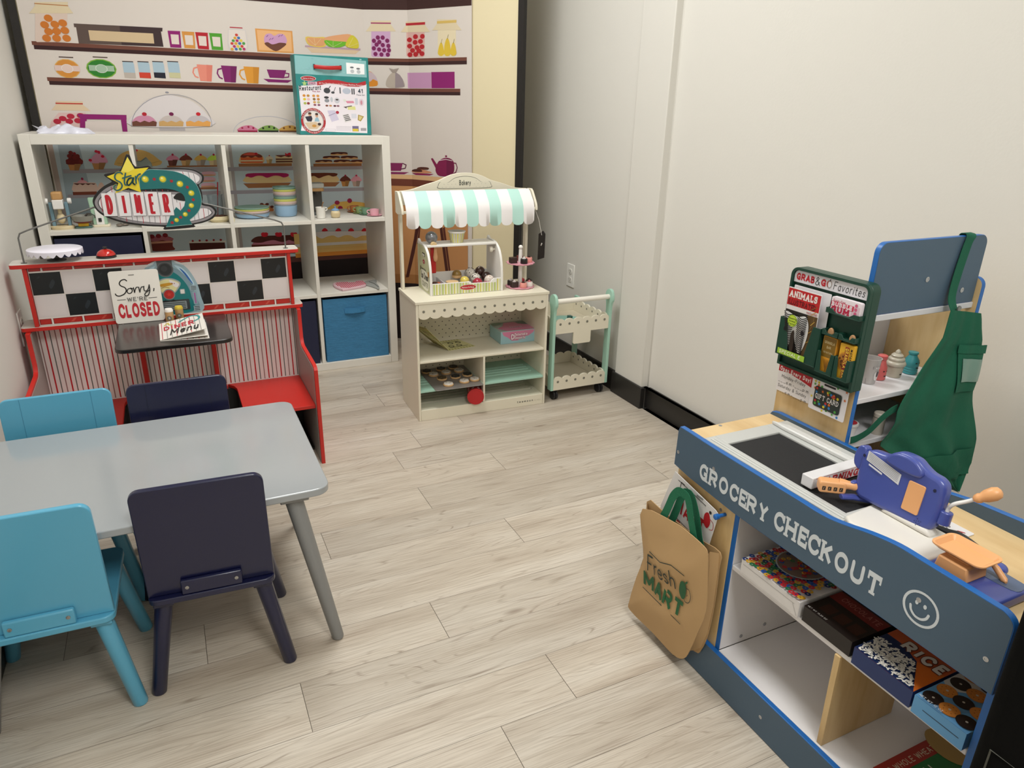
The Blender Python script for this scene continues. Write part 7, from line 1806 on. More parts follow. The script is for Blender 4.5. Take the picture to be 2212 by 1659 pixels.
def card(name, label, cat, x, y0, y1, z0, z1, th, col, group=None, prints=None, holes=None, r=.002):
    t = thing(name, label, cat, (x, (y0+y1)/2, z0), 0, group)
    MB().prism(rrect(y1, z0, y0, z1, r, 4), x, x+th, 'x').build('body', t, mat(col, .45), bev=.0003)
    if prints:
        d = side(x, y0, z0); prints(d, y0-y1, z1-z0); d.build('front_print', t, .4)
    return t
def mag(d, w, h):
    d.rect(0.001, h-.040, w-.001, h-.002, 'b71f22'); d.text('ANIMALS', .005, h-.0215, .0155, 'e6dcd8', .26, fit=w-.012, serif=True, gap=.2)
    d.text('ILLUSTRATED', .004, h-.038, .0125, '5a1418', .18, fit=w-.010, serif=True); d.rect(.001, h-.05, w-.001, h-.040, 'dcd8d6'); d.text('MAGAZINE', w-.032, h-.0485, .0055, 'b0505a', .15, fit=.029)
    d.rect(.001, .001, w-.001, h-.05, '231f1c'); d.rect(w-.028, .001, w-.001, h-.05, '5a4426')
    random.seed(2)
    for i in range(9): d.line([(w-.027+random.random()*.02, .03+i*.011), (w-.012+random.random()*.008, .04+i*.011)], .0015, random.choice(['b08a3a', '7a5c2c', 'c9a24a']))
    h2 = h-.05; d.smooth([(w*.05, h2*.95), (w*.03, h2*.75), (w*.09, h2*.5), (w*.15, h2*.25), (w*.22, .016), (w*.30, .03), (w*.36, h2*.45), (w*.40, h2*.55), (w*.42, h2*.45), (w*.5, .03), (w*.62, .014), (w*.72, h2*.25), (w*.80, h2*.55), (w*.78, h2*.8), (w*.66, h2*.95), (w*.4, h2*.9)], 'e4e2e1')
    for i in range(19):
        z = .016+i*(h2-.022)/19; q = i/19
        d.line([(w*(.20-.15*q), z+.006), (w*(.24-.08*q), z), (w*(.33+.02*q), z+.004)], .0021, '1c1918', True)
        d.line([(w*(.50-.02*q), z+.004), (w*(.62), z-.001), (w*(.70+.09*q), z+.007)], .0021, '1c1918', True)
    d.smooth([(w*.34, h2*.50), (w*.36, .02), (w*.44, .012), (w*.46, h2*.35), (w*.42, h2*.6)], '2a2018'); d.ell(w*.13, h2*.58, .0035, .0045, '17131a'); d.ell(w*.68, h2*.60, .005, .0055, '17131a')
    d.ell(w*.34, h2*.80, .0135, .0135, '9ab82c'); d.ell(w*.34, h2*.80, .0115, .0115, 'b8d040')
    for k, s_ in enumerate(('Amazing', 'Animal', 'Facts!')): d.text(s_, w*.34, h2*.80+.0035-k*.0062, .0042, '4a5a1c', .16, align='c')
    d.rect(.001, .001, w-.012, .014, '9ac03a'); d.text('SPECIAL E', .006, .0035, .0085, 'e6ecd0', .18, fit=w-.030, slant=.15)
t_ = card('toy_magazine', 'second toy magazine behind the zebra cover in the rack', 'magazine', rx+.001, 1.126, 1.024, .727, .886, .001, 'dedade')
t = card('toy_magazine', 'toy animal magazine with a zebra cover in the green rack', 'magazine', rx-.011, 1.1295, 1.038, .7265, .882, .0012, 'e0dcdc', None, mag)
def gum(d, w, h):
    d.rect(.001, .001, w*.97, h*.72, 'd6b8c4'); d.text('Sugar-free', .004, h-.010, .006, 'c23a52', .14, fit=w*.42, slant=.2)
    d.rect(.001, h*.40, w*.78, h*.72, 'c9284c'); d.text('BUBBLE', .003, h*.43, h*.27, 'ecdfe4', .26, serif=True, fit=w*.72); d.rect(.001, .001, w*.72, h*.39, 'e0ccd4'); d.text('GUM', .003, .002, h*.36, 'b01840', .28, serif=True, fit=w*.62)
    for i in range(3): d.ell(w*.85, h*(.3+.25*i), .0035, .0035, 'c9587c', 10)
card('toy_gum_pack', 'pink and white toy bubble gum pack in the top right pocket of the rack', 'gum', rx-.010, 1.013, .940, .8535, .887, .010, 'e6dce2', None, gum, r=.004)
def gr1(d, w, h):
    d.rect(.001, h*.42, w-.001, h-.001, '7a5c1e'); 
    for k, (s_, hh) in enumerate((('GRANOLA', .0058), ('BAR', .0058), ('100% NATURAL'.replace('%', ''), .004))): d.text(s_, w/2, h*.80-k*.0105, hh, 'd8c89a', .13, align='c', fit=w*(.72, .3, .7)[k])
    d.rect(.001, .001, w-.001, h*.42, 'd0912a'); 
    for i in range(5): d.line([(w*.5, h*.05), (w*(.25+.12*i), h*.36)], .0012, '8a5c1c')
card('toy_granola_bar', 'brown labelled toy granola bar box in the lower left pocket', 'snack box', rx-.008, 1.0165, .981, .7205, .800, .012, 'd8962c', 'toy granola bars', gr1)
def gr2(d, w, h):
    d.ell(w*.36, h*.5, .013, .020, 'c9882a'); d.ell(w*.36, h*.5, .011, .017, 'a8702c')
    for i in range(9): random.seed(i+40); d.ell(w*.36+random.uniform(-.008, .008), h*.5+random.uniform(-.014, .014), .002, .0025, '5a3018', 8)
    d.rect(w*.42, .003, w*.70, h*.93, '8a2420'); d.text('GRANOLA BAR', w*.66-.0, h*.90, .0085, 'e8c04a', .22, fit=h*.84, rot=-pi/2) if False else d.text('GRANOLA BAR', w*.45, h*.90, .0085, 'e8c04a', .22, fit=h*.85, rot=-pi/2)
    d.rect(w*.80, h*.45, w*.92, h*.90, '3a2618'); d.text('100', w*.82, h*.86, .005, 'd8a83a', .2, fit=h*.3, rot=-pi/2)
card('toy_granola_bar', 'yellow toy granola bar box with red name strip in the lower right pocket', 'snack box', rx-.009, .971, .937, .7205, .797, .012, 'd8a52c', 'toy granola bars', gr2)
for (y, lab) in ((1.005, 'tan toy cracker poking out of the middle pocket, farther one'), (.950, 'tan toy cracker poking out of the middle pocket, nearer one')):
    t = thing('toy_cracker', lab, 'toy food', (rx-.003, y, .8055), 0, 'tan toy crackers'); m_ = MB(); m_.prism(catmull([(y-.006, .8055), (y+.006, .8055), (y+.006, .813), (y+.002, .818), (y-.003, .817), (y-.006, .812)], True, 4), rx-.006, rx-.001, 'x'); m_.build('body', t, mat('b98d63', .6), bev=.001)
def opn(d, w, h):
    d.poly([(0.0005, h*.62), (w*.3, h*.66), (w*.7, h*.58), (w-.0005, h*.50), (w-.0005, h-.001), (.0005, h-.001)], 'b3202a')
    d.text('Open Every Day!', .005, h*.66, .0105, 'ecdcdc', .24, fit=w-.010, rot=-.03)
    for k, s_ in enumerate(('Monday-Friday', '___a.m.-___p.m.', 'Saturday & Sunday', '___a.m.-___p.m.')): d.text(s_, w/2+(0 if k % 2 else -.003), h*.45-k*.0125, .008, '3a3636', .1, align='c', fit=w*(.7, .92, .84, .88)[k], slant=.1)
    d.rect(w*.34, h*.86, w*.66, h*.92, '1c1a1a', .002)
card('opening_hours_card', 'toy shop card reading Open Every Day with opening times, under the rack', 'sign card', 1.2650, 1.149, 1.047, .623, .7015, .0012, 'e0dbdb', None, opn, r=.004)
def gift(d, w, h):
    random.seed(12); cols = ['c0282e', '2a7ab8', 'd8c02e', '4a9a3e', 'cf6a2c']
    pts_ = []
    for i in range(30):
        x, y = random.uniform(.004, w-.004), random.uniform(.004, h-.004)
        (d.ell(x, y, .0030, .0030, cols[i % 5], 12) if i % 2 else d.star(x, y, .0042, cols[i % 5]))
    d.rect(w*.12, h*.14, w*.86, h*.76, '1e2a28', .006)
    for i in range(22):
        x, y = random.uniform(w*.16, w*.82), random.choice([random.uniform(h*.18, h*.34), random.uniform(h*.57, h*.72)])
        (d.ell(x, y, .0032, .0032, cols[i % 5], 12) if i % 2 else d.star(x, y, .0042, cols[i % 5]))
    d.text('GIFT CARD', w*.16, h*.39, h*.155, 'e2dedc', .2, serif=True, fit=w*.66); d.rect(w*.34, h*.84, w*.66, h*.90, '1c1a1a', .002)
card('gift_card_sign', 'toy GIFT CARD display card with coloured stars and dots under the rack', 'sign card', 1.2622, 1.046, .948, .6165, .6935, .0012, 'e2dddf', None, gift, r=.004)
# cartons and bottles on the tower shelves
def tb(name, label, loc, group=None): return thing(name, label, 'toy container', loc, 0, group)
t = tb('toy_bottle', 'coral pink toy bottle on the upper tower shelf', (1.448, 1.02, .6675), 'toy shake bottles')
MB().lathe([(.0125, 0), (.0145, .002), (.0145, .030), (.010, .042), (.009, .047), (.011, .050), (.011, .058), (.008, .060), (.001, .060)], (0, 0, 0), 24).build('bottle', t, mat('c9605e', .35), False)
def face_(t, r, z, col='2a2424'):
    d = Decal(fn=lambda a, b: (Vector((r*sin(a), -r*cos(a), b)), Vector((sin(a), -cos(a), 0)))); d.rect(-.45, z+.012, -.18, z+.0145, col); d.rect(.18, z+.012, .45, z+.0145, col); d.rect(-.2, z, .2, z+.003, col); d.build('face_print', t, .5, world=False)
face_(t, .0147, .010)
t = tb('toy_ice_cream_pot', 'cream toy pot with a swirled top on the upper tower shelf', (1.499, 1.02, .6675))
MB().lathe([(.0155, 0), (.0165, .002), (.019, .028), (.017, .030)], (0, 0, 0), 28).build('pot', t, mat('b3aa98', .35), False)
m_ = MB(); m_.lathe([(.021, .0285), (.0225, .033), (.020, .038), (.0165, .039), (.0185, .043), (.0165, .047), (.0115, .048), (.0135, .052), (.010, .056), (.006, .057), (.006, .061), (.002, .066)], (0, 0, 0), 30); m_.build('swirl', t, mat('b9b2a2', .3), False, smooth=60); face_(t, .0176, .008)
t = tb('toy_bottle', 'teal ribbed toy bottle on the upper tower shelf, partly behind the apron', (1.556, 1.02, .6675), 'toy shake bottles')
MB().lathe([(.015, 0), (.0168, .002), (.0158, .005), (.0168, .008), (.0158, .011), (.0168, .014), (.0158, .017), (.0168, .020), (.0165, .033), (.010, .043), (.009, .047), (.011, .049), (.011, .053), (.001, .054)], (0, 0, 0), 28).build('bottle', t, mat('3f9095', .35), False); face_(t, .017, .016)
t = tb('toy_milk_cup', 'clear toy milk cup with a cartoon cow print beside the coral bottle', (1.405, 1.015, .6675))
MB().lathe([(.016, 0), (.021, .058), (.022, .060), (.020, .060), (.0148, .003), (.001, .002)], (0, 0, 0), 30, caps=False).build('cup', t, mat('cdc8c6', .15, trans=.35), False)
d = Decal(fn=lambda a, b: (Vector(((.0163+b*.086)*sin(a), -(.0163+b*.086)*cos(a), b)), Vector((sin(a), -cos(a), 0)))); d.rect(-1.2, .001, 1.3, .014, '4c3c4e'); d.rect(-.6, .036, 1.1, .045, '5a4a54'); d.text('MILK', -.35, .0375, .006, 'd6d0d0', .2, fit=1.1); d.smooth([(-.2, .012), (-.3, .028), (.1, .034), (.55, .028), (.5, .012)], 'd8d4d4'); d.smooth([(0, .02), (.3, .02), (.3, .031), (0, .031)], '4c4248'); d.build('cup_print', t, .5, world=False)
t = tb('toy_yogurt_cup', 'white toy cup with a red lid on the lower tower shelf', (1.334, .985, .5592))
MB().lathe([(.014, 0), (.018, .026), (.0195, .027), (.0195, .032), (.001, .0325)], (0, 0, 0), 26).build('cup', t, mat('dcd8d6', .4), False); d = Decal((0, 0, .0327), (1, 0, 0), (0, 1, 0)); d.ell(0, 0, .016, .016, 'b3303a'); d.text('YO', -.008, -.004, .008, 'e0d0d0', .2, fit=.016); d.build('lid_print', t, .4, world=False)
t = tb('toy_can', 'cream toy can with a dark rim on the lower tower shelf behind the apron', (1.405, .965, .5592))
MB().lathe([(.0125, 0), (.0135, .002), (.0135, .050), (.012, .052), (.001, .052)], (0, 0, 0), 26).build('can', t, mat('c9c0b2', .4), False); MB().lathe([(.0138, .041), (.0138, .042)], (0, 0, 0), 26).build('rim_line', t, mat('3c3634', .5), False)
# apron hanging from the header corner
t = thing('apron', 'dark green toy shop apron hanging by its neck strap from the blue header board', 'apron', (1.55, .92, .50)); APT = t
GRN = mat('075840', .85, bump=.3, bscale=300)
zt = 1.012
def cloth(name, fxy, nu, nv, par, M, th=.0016, smooth=70):
    m_ = MB(); vs = []; fs = []
    P = [[Vector(fxy(i/nu, j/nv)) for j in range(nv+1)] for i in range(nu+1)]
    for r in P: vs += [tuple(p) for p in r]
    n0 = len(vs); vs += [(p[0], p[1]+th, p[2]) for p in vs]
    for i in range(nu):
        for j in range(nv): a = i*(nv+1)+j; b = a+nv+1; fs.append((a, a+1, b+1, b)[::-1]); fs.append((n0+a, n0+a+1, n0+b+1, n0+b))
    for i in range(nu):
        a = i*(nv+1); b = a+nv+1; fs.append((a, b, n0+b, n0+a)[::-1]); a += nv; b += nv; fs.append((a, b, n0+b, n0+a))
    for j in range(nv): fs.append((j, j+1, n0+j+1, n0+j)); a = nu*(nv+1)+j; fs.append((a, a+1, n0+a+1, n0+a)[::-1])
    m_.add(vs, fs); return m_.build(name, par, M, smooth=smooth)
import bisect
def interp(tab, z):
    for (za, xa), (zb_, xb) in zip(tab, tab[1:]):
        if za >= z >= zb_: return xa+(xb-xa)*(za-z)/(za-zb_)
    return tab[-1][1] if z < tab[-1][0] else tab[0][1]
LT = [(.852, 1.504), (.82, 1.499), (.792, 1.494), (.738, 1.452), (.695, 1.424), (.658, 1.394), (.638, 1.382), (.61, 1.381), (.585, 1.368), (.562, 1.350), (.53, 1.40), (.50, 1.44), (.473, 1.494), (.441, 1.5624), (.40, 1.625), (.366, 1.690)]
RT = [(.852, 1.612), (.832, 1.620), (.81, 1.628), (.775, 1.6435), (.746, 1.648), (.70, 1.654), (.672, 1.66), (.644, 1.664), (.577, 1.692), (.507, 1.717), (.438, 1.729), (.392, 1.709), (.366, 1.694)]
def apf(u, v):
    z = .852-(.852-.368)*v; z2 = z
    xl, xr = interp(LT, z2), interp(RT, z2); x = xl+(xr-xl)*u
    z -= .018*u*(1-v)**6
    am = .2+1.1*v
    y = .925-.006*sin(u*9+1.2*v*4)*am-.004*sin(u*21+v*3)*am-.004*sin(v*16+u*3)*min(1, v*2)
    y -= .012*v
    return (x, y, z)
cloth('apron_body', apf, 40, 56, t, GRN)
def off(fn, dy):
    def g(u, v): x, y, z = fn(u, v); return (x, y-dy, z)
    return g
def uvx(x, z):
    v = (.852-z)/(.852-.368); xl, xr = interp(LT, z), interp(RT, z); return (x-xl)/(xr-xl), v
def patch(name, xa, xb, za, zb_, dy, M, skew=0, nu=12, nv=12, par=None):
    def g(a, b):
        z = zb_+(za-zb_)*(1-b); x = xa+(xb-xa)*a+skew*b; z -= .012*a; u, v = uvx(x, z); q = apf(min(1, max(0, u)), v); return (x, q[1]-dy, z)
    return cloth(name, g, nu, nv, par or t, M, .001)
pk = patch('chest_pocket', 1.562, 1.652, .762, .655, .004, GRN, .004)
patch('pocket_hem', 1.559, 1.656, .768, .748, .006, GRN, 0, 12, 4, pk)
patch('badge_window', 1.573, 1.648, .735, .68, .0065, mat('6d8f83', .15), .003, 12, 8, pk)
patch('front_pocket', 1.47, 1.705, .50, .425, .005, GRN, .012)
# neck strap over the header, side string
m_ = MB()
def strap(pts, wdt, nm, th=.0012, xz=False):
    pts = catmull(pts, False, 6); m_ = MB(); vs = []; fs = []
    for (x, y, z, ax) in pts: pass
    P = [Vector(p[:3]) for p in pts]; W = [p[3] for p in pts]
    for i, p in enumerate(P):
        tg = (P[min(i+1, len(P)-1)]-P[max(i-1, 0)]).normalized(); wv = tg.cross(Vector((0, 1, 0))) if xz else Vector((cos(W[i]), sin(W[i]), 0)); wv = (wv-tg*wv.dot(tg)).normalized(); n_ = tg.cross(wv)
        for a, b in ((-1, 0), (1, 0), (1, 1), (-1, 1)): vs.append(p+wv*wdt/2*a+n_*th*b)
    for i in range(len(P)-1):
        for k in range(4): fs.append((4*i+k, 4*i+(k+1) % 4, 4*i+4+(k+1) % 4, 4*i+4+k))
    fs.append((0, 3, 2, 1)); n = 4*(len(P)-1); fs.append((n, n+1, n+2, n+3)); m_.add([tuple(v) for v in vs], fs); return m_.build(nm, t, GRN)
strap([(1.525, .930, .846, .1), (1.528, .945, .872, .05), (1.536, .950, .92, .0), (1.548, .9525, .98, 0), (1.554, .953, 1.003, 0), (1.560, .964, 1.0085, 0), (1.561, .976, 1.004, 0), (1.562, .978, .97, 0)], .027, 'neck_strap')
MB().lathe([(.006, 0), (.006, .003)], (0, 0, 0), 14).build('snap', t, mat('8a8c88', .3, metal=.6), False)
kids(t)[-1].location = MW[t].inverted() @ Vector((1.532, .928, .852)); kids(t)[-1].rotation_euler = (pi/2, 0, 0)
strap([(1.395, .924, .640, .2), (1.372, .920, .638, .3), (1.350, .923, .622, .5), (1.328, .930, .594, .3), (1.306, .938, .577, .2), (1.290, .942, .5725, 0)], .017, 'side_string', xz=True)

# ---------------------------------------------------------------- things on the checkout
CT = .5576
t = thing('conveyor_tray', 'grey framed toy conveyor belt with a black belt set into the checkout top', 'conveyor', (1.12, .9, CT))
LGR = mat('bfc0bd', .35)
bx0, bx1, by0, by1 = 1.002, 1.248, .715, 1.085
m_ = MB(); zt_ = CT+.012
for q in ((bx0, by0, bx0+.030, by1), (1.182, by0, bx1, by1), (bx0+.0301, 1.042, 1.1819, by1), (bx0+.0301, by0, 1.1819, .732)): m_.box(q[0], q[1], CT+.0002, q[2], q[3], zt_)
m_.build('frame', t, LGR, bev=.0015)
m_ = MB(); m_.box(bx0+.008, by0+.004, zt_, bx0+.011, by1-.012, zt_+.0018); m_.box(bx0+.017, by0+.004, zt_, bx0+.019, by1-.012, zt_+.0012); m_.build('frame_ridge', t, mat('cfd0cd', .35), bev=.0004)
m_ = MB(); m_.T = None; m_.prism([(1.197, .86), (1.215, .86), (1.217, 1.045), (1.207, 1.062), (1.199, 1.085), (1.195, 1.045)], zt_, zt_+.010, 'z'); m_.build('side_rail', t, mat('d6d6d4', .25), bev=.003)
box('belt', t, mat('1a1a1c', .75, bump=.4, bscale=500), bx0+.0305, .7325, CT+.0005, 1.1815, 1.0415, CT+.0085, bev=.001)
# warning bar
t = thing('divider_bar', 'white toy divider bar with red WARNING lettering lying across the conveyor belt', 'divider bar', (1.12, .833, CT+.0087))
wb = MB(); wb.T = Matrix.Translation((1.120, .834, 0)) @ Matrix.Rotation(radians(2), 4, 'Z'); wb.box(-.082, -.013, CT+.0125, .082, .013, CT+.036); o = wb.build('bar', t, mat('dcdadc', .4), bev=.0015)
RW = Matrix.Rotation(radians(2), 4, 'Z'); uu = RW @ Vector((1, 0, 0)); d = Decal(Vector((1.120, .834, 0))+(RW @ Vector((-.082, -.013, 0))), uu, (0, 0, 1))
d.text('WARNING', .014, CT+.0155, .0155, 'b3202a', .24, serif=True, fit=.116, slant=.15); d.rect(.008, CT+.0138, .156, CT+.0146, 'b3202a'); d.rect(.008, CT+.0335, .156, CT+.0343, 'b3202a'); d.build('lettering', o, .45)
# ---- register
RGB = mat('43509b', .3, coat=.3); OR = mat('e6a871', .4); WB = mat('dedad2', .4)
t = thing('toy_cash_register', 'blue and cream toy cash register with orange crank, scale and scanner on the checkout', 'cash register', (1.08, .64, CT)); RG = t
m_ = MB(); bp = [(1.0, .565), (1.0, .700), (1.012, .718), (1.10, .728), (1.120, .722), (1.125, .70), (1.125, .565)]
m_.prism(bp, CT+.0003, CT+.020, 'z'); m_.build('base', t, WB, bev=.005, seg=3)
m_ = MB(); m_.prism([(.605, CT+.019), (.705, CT+.019), (.695, CT+.032), (.615, CT+.032)], 1.080, 1.108, 'x'); m_.build('screen_foot', t, WB, bev=.006, seg=3)
m_ = MB(); m_.prism(rrect(1.003, .450, 1.100, .5645, .014, 5, (1, 1, 0, 0)), CT+.0003, CT+.022, 'z'); m_.build('front_base', t, RGB, bev=.005, seg=3)
m_ = MB(); m_.prism(catmull([(1.062, .462), (1.062, .545), (1.094, .545), (1.096, .465), (1.085, .455)], True, 4), CT+.0215, CT+.0228, 'z'); m_.build('window', t, mat('53627f', .1), bev=.0004)
# screen body in a leaning frame: u along -Y, v up, thickness toward +X
RM = Matrix.Translation((1.079, .685, .5835)) @ Matrix.Rotation(radians(3), 4, 'Z') @ Matrix.Rotation(radians(7), 4, 'Y')
scr = catmull([(-.074, .012), (-.064, .001), (-.05, -.001), (0, -.001), (.05, -.001), (.066, .002), (.076, .014), (.079, .05), (.076, .084), (.064, .096), (.046, .099), (.032, .105), (.016, .113), (-.010, .113), (-.024, .106), (-.036, .097), (-.062, .094), (-.076, .082), (-.078, .05)], True, 4)
m_ = MB(); m_.T = RM; m_.prism([(-a, b) for a, b in scr], 0, .026, 'x'); m_.build('screen_body', t, RGB, bev=.008, seg=4, smooth=60)
m_ = MB(); m_.T = RM; m_.prism([(-a, b) for a, b in catmull([(-.030, .092), (-.024, .104), (-.010, .111), (.014, .111), (.030, .103), (.038, .092), (.030, .084), (0, .083), (-.024, .086)], True, 4)], -.006, .004, 'x'); m_.build('top_bulge', t, RGB, bev=.004, seg=3, smooth=60)
def inR(x, y, z): v = RM @ Vector((x, y, z)); return v
dd = Decal(fn=lambda a, b: (inR(-.0004, -a, b), (RM.to_3x3() @ Vector((-1, 0, 0)))))
dd.poly([(-.066, .092), (.002, .076), (.002, .056), (-.066, .074)], 'd6d6da'); 
for i in range(6): dd.line([(-.063, .0895-i*.0026), (-.001, .0745-i*.0026)], .0007, '8a8a94')
dd.poly([(-.058, .0705), (-.030, .0638), (-.030, .0605), (-.058, .0672)], 'd6d6da')
for x, y in ((-.004, .103), (.062, .075), (-.078+.006, .08)): dd.ell(x, y, .0028, .003, '1c2040', 10)
for i in range(10): a = 2*pi*i/10; dd.ell(.052+.006*cos(a)*(1 if i % 2 else .5), .010+.006*sin(a)*(1 if i % 2 else .5), .0009, .0009, '232a58', 6)
dd.build('printed_labels', t, .5)
m_ = MB(); m_.T = RM; m_.prism(rrect(-.048, .020, -.018, .074, .003, 3), -.002, .002, 'x'); m_.lathe([(.004, 0)], (0, 0, 0), 4) if False else None; o = m_.build('battery_cover', t, OR, bev=.0008)
m_ = MB(); m_.T = RM; m_.prism(catmull([(.074, .05), (.090, .055), (.094, .075), (.088, .092), (.074, .09)], True, 3), .004, .022, 'x'); m_.build('side_ear', t, RGB, bev=.003)
m_ = MB(); m_.T = RM; m_.tube([(.013, -.084, .022), (.013, -.084, .046)], .0105, 16); m_.build('crank_socket', t, RGB, bev=.002)
cp = [inR(.013, -.084, .045), inR(.013, -.085, .053), Vector((1.102, .594, .646)), Vector((1.115, .583, .654)), Vector((1.12, .574, .662))]
MB().tube(catmull(cp, False, 4), .0034, 10).build('crank_arm', t, mat('e0dedc', .3), smooth=60)
k0 = cp[-1]; kd = (cp[-1]-cp[-2]).normalized(); m_ = MB(); prf_ = [(-.003, .004), (0, .007), (.006, .0085), (.009, .0075), (.016, .0105), (.028, .0115), (.036, .009), (.039, .004)]
m_.tube([k0+kd*a for a, b in prf_], [b for a, b in prf_], 16); m_.build('crank_knob', t, OR, smooth=60)
# scale
m_ = MB(); m_.prism([(.498, CT+.0222), (.552, CT+.0222), (.548, CT+.046), (.502, CT+.046)], 1.012, 1.062, 'x'); m_.build('scale_body', t, OR, bev=.003, seg=3)
m_ = MB(); T2 = Matrix.Translation((1.040, .525, CT+.0475)) @ Matrix.Rotation(radians(0), 4, 'Z'); m_.T = T2
m_.prism([(a, b) for a, b in rrect(-.016, -.020, .016, .020, .006)], -.002, .004, 'z'); m_.build('pan_neck', t, mat('d29660', .4))
out_ = rrect(-.030, -.042, .030, .042, .013, 6); i1 = inset(out_, .004); i2 = inset(out_, .010); m_ = MB(); m_.T = T2; n = len(out_)
vs = [(a, b, .013) for a, b in out_]+[(a, b, .0125) for a, b in i1]+[(a, b, .006) for a, b in i2]+[(a, b, .003) for a, b in i2]+[(a, b, .011) for a, b in out_]
fs = []
for i in range(n):
    j = (i+1) % n; fs += [(i, j, n+j, n+i), (n+i, n+j, 2*n+j, 2*n+i), (3*n+i, 3*n+j, 4*n+j, 4*n+i), (4*n+i, 4*n+j, j, i)]
fs += [tuple(range(2*n, 3*n)), tuple(range(3*n, 4*n))[::-1]]; m_.add(vs, fs); m_.build('scale_pan', t, OR, smooth=40)
m_ = MB(); m_.tube(catmull([(1.064, .512, CT+.046), (1.074, .500, CT+.040), (1.074, .482, CT+.027), (1.070, .474, CT+.025)], False, 3), [.004]*4+[.005]*4+[.003, .002], 10); m_.build('scale_lever', t, OR, smooth=60)
# scanner in its holder
m_ = MB(); m_.tube([(1.110, .736, CT+.016), (1.075, .756, CT+.022), (1.052, .763, CT+.024)], [.009, .008, .007], 10, flat=.7); m_.build('scanner_holder', t, RGB, bev=.001)
t = thing('toy_scanner', 'orange toy barcode scanner showing small dark numbers, resting in the register holder', 'scanner', (1.055, .772, CT+.03))
m_ = MB(); m_.tube(catmull([(1.112, .738, CT+.026), (1.095, .748, CT+.036), (1.075, .763, CT+.042), (1.062, .778, CT+.040)], False, 4), [.004]*3+[.006]*4+[.008]*3+[.010, .011, .012], 14); m_.build('handle', t, OR, smooth=60)
m_ = MB(); m_.T = Matrix.Translation((1.053, .783, CT+.036)) @ Matrix.Rotation(radians(-38), 4, 'Z'); m_.prism(rrect(-.028, -.011, .020, .012, .006), -.011, .011, 'y'); m_.T = None; o = m_.build('head', t, OR, bev=.003, seg=3, smooth=60)
HM = Matrix.Translation((1.053, .783, CT+.036)) @ Matrix.Rotation(radians(-38), 4, 'Z')
d = Decal(fn=lambda a, b: (HM @ Vector((a, -.0113, b)), HM.to_3x3() @ Vector((0, -1, 0))))
for i in range(4): d.rect(-.022+i*.010, -.005, -.016+i*.010, .003, '33271e', .001); d.line([(-.020+i*.010, -.003), (-.019+i*.010, .001)], .0008, 'c9a070')
d.build('number_marks', o, .4)
m_ = MB(); m_.ball((1.080, .762, CT+.049), .007, 12, 8, sx=1.4, sy=.8, sz=.5); m_.build('trigger', t, RGB, smooth=60)
# far arm with card slot on the register's right, receipt and card
t = thing('card_reader_arm', 'black curved toy arm with a blue tip lying behind the scale', 'toy part', (1.13, .56, CT))
m_ = MB(); m_.tube(catmull([(1.135, .645, CT+.012), (1.140, .60, CT+.016), (1.128, .555, CT+.016), (1.118, .515, CT+.012)], False, 4), [.008]*4+[.013]*9, 12, flat=.5); m_.build('arm', t, mat('22242a', .4), smooth=60)
m_ = MB(); m_.ball((1.116, .512, CT+.012), .016, 18, 10, sx=1, sy=.9, sz=.6); m_.build('tip', t, RGB, smooth=60)
t = thing('toy_card', 'white toy store card with red lettering lying on the counter behind the register', 'card', (1.178, .622, CT))
m_ = MB(); m_.prism(rrect(1.155, .600, 1.200, .655, .004), CT+.0004, CT+.0016, 'z'); o = m_.build('card_body', t, mat('e0dcdc', .4)); d = top(1.155, .600, CT+.0016); d.text('HA', .006, .008, .012, 'b02838', .2, fit=.026); d.text('100', .008, .032, .008, '33303a', .15, fit=.02); d.build('card_print', o, .4)
# ---- paper bag on the hook
t = thing('shopping_bag', 'brown toy shopping bag printed Fresh MART with green handle, hanging on the checkout end', 'bag', (.945, 1.09, .05)); 
BR = mat('b9976a', .75, bump=.25, bscale=12)
front_o = BAG_OUT
def panel(outl, x, amp, nm, ths, sm=True):
    o_ = catmull(outl, True, 3); m_ = MB(); cy_ = sum(p[0] for p in o_)/len(o_); cz_ = sum(p[1] for p in o_)/len(o_); rings = 7; vs = []; fs = []; n = len(o_)
    for sgn in (0, 1):
        for r in range(rings, 0, -1):
            k = r/rings
            for (y, z) in o_:
                yy = cy_+(y-cy_)*k; zz_ = cz_+(z-cz_)*k
                bulge = amp*(1-k**3)+.003*sin(yy*60)*k*(1-k)*3+.003*sin(zz_*45+yy*20)*(1-k)*2
                vs.append((x-bulge+(ths if sgn else 0), yy, zz_))
        vs.append((x-amp+(ths if sgn else 0), cy_, cz_))
    per = rings*n+1
    for sgn in (0, 1):
        b0 = sgn*per
        for r in range(rings-1):
            for i in range(n):
                j = (i+1) % n; q = (b0+r*n+i, b0+r*n+j, b0+(r+1)*n+j, b0+(r+1)*n+i); fs.append(q if sgn else q[::-1])
        for i in range(n):
            j = (i+1) % n; q = (b0+(rings-1)*n+i, b0+(rings-1)*n+j, b0+per-1); fs.append(q if sgn else q[::-1])
    for i in range(n): j = (i+1) % n; fs.append((i, j, per+j, per+i))
    m_.add(vs, fs); return m_.build(nm, t, BR, smooth=50)
fp = panel(front_o, .946, .010, 'front_panel', .002)
gs = [(y-.004, z) for y, z in BAG_OUT]
back_o = [(1.232, .334), (1.165, .342), (1.04, .345), (.966, .352), (.962, .31), (.960, .22), (.966, .13), (.980, .075), (1.00, .055), (1.10, .045), (1.19, .040), (1.212, .08), (1.210, .20)]
panel(back_o, .9785, .001, 'back_panel', .002)
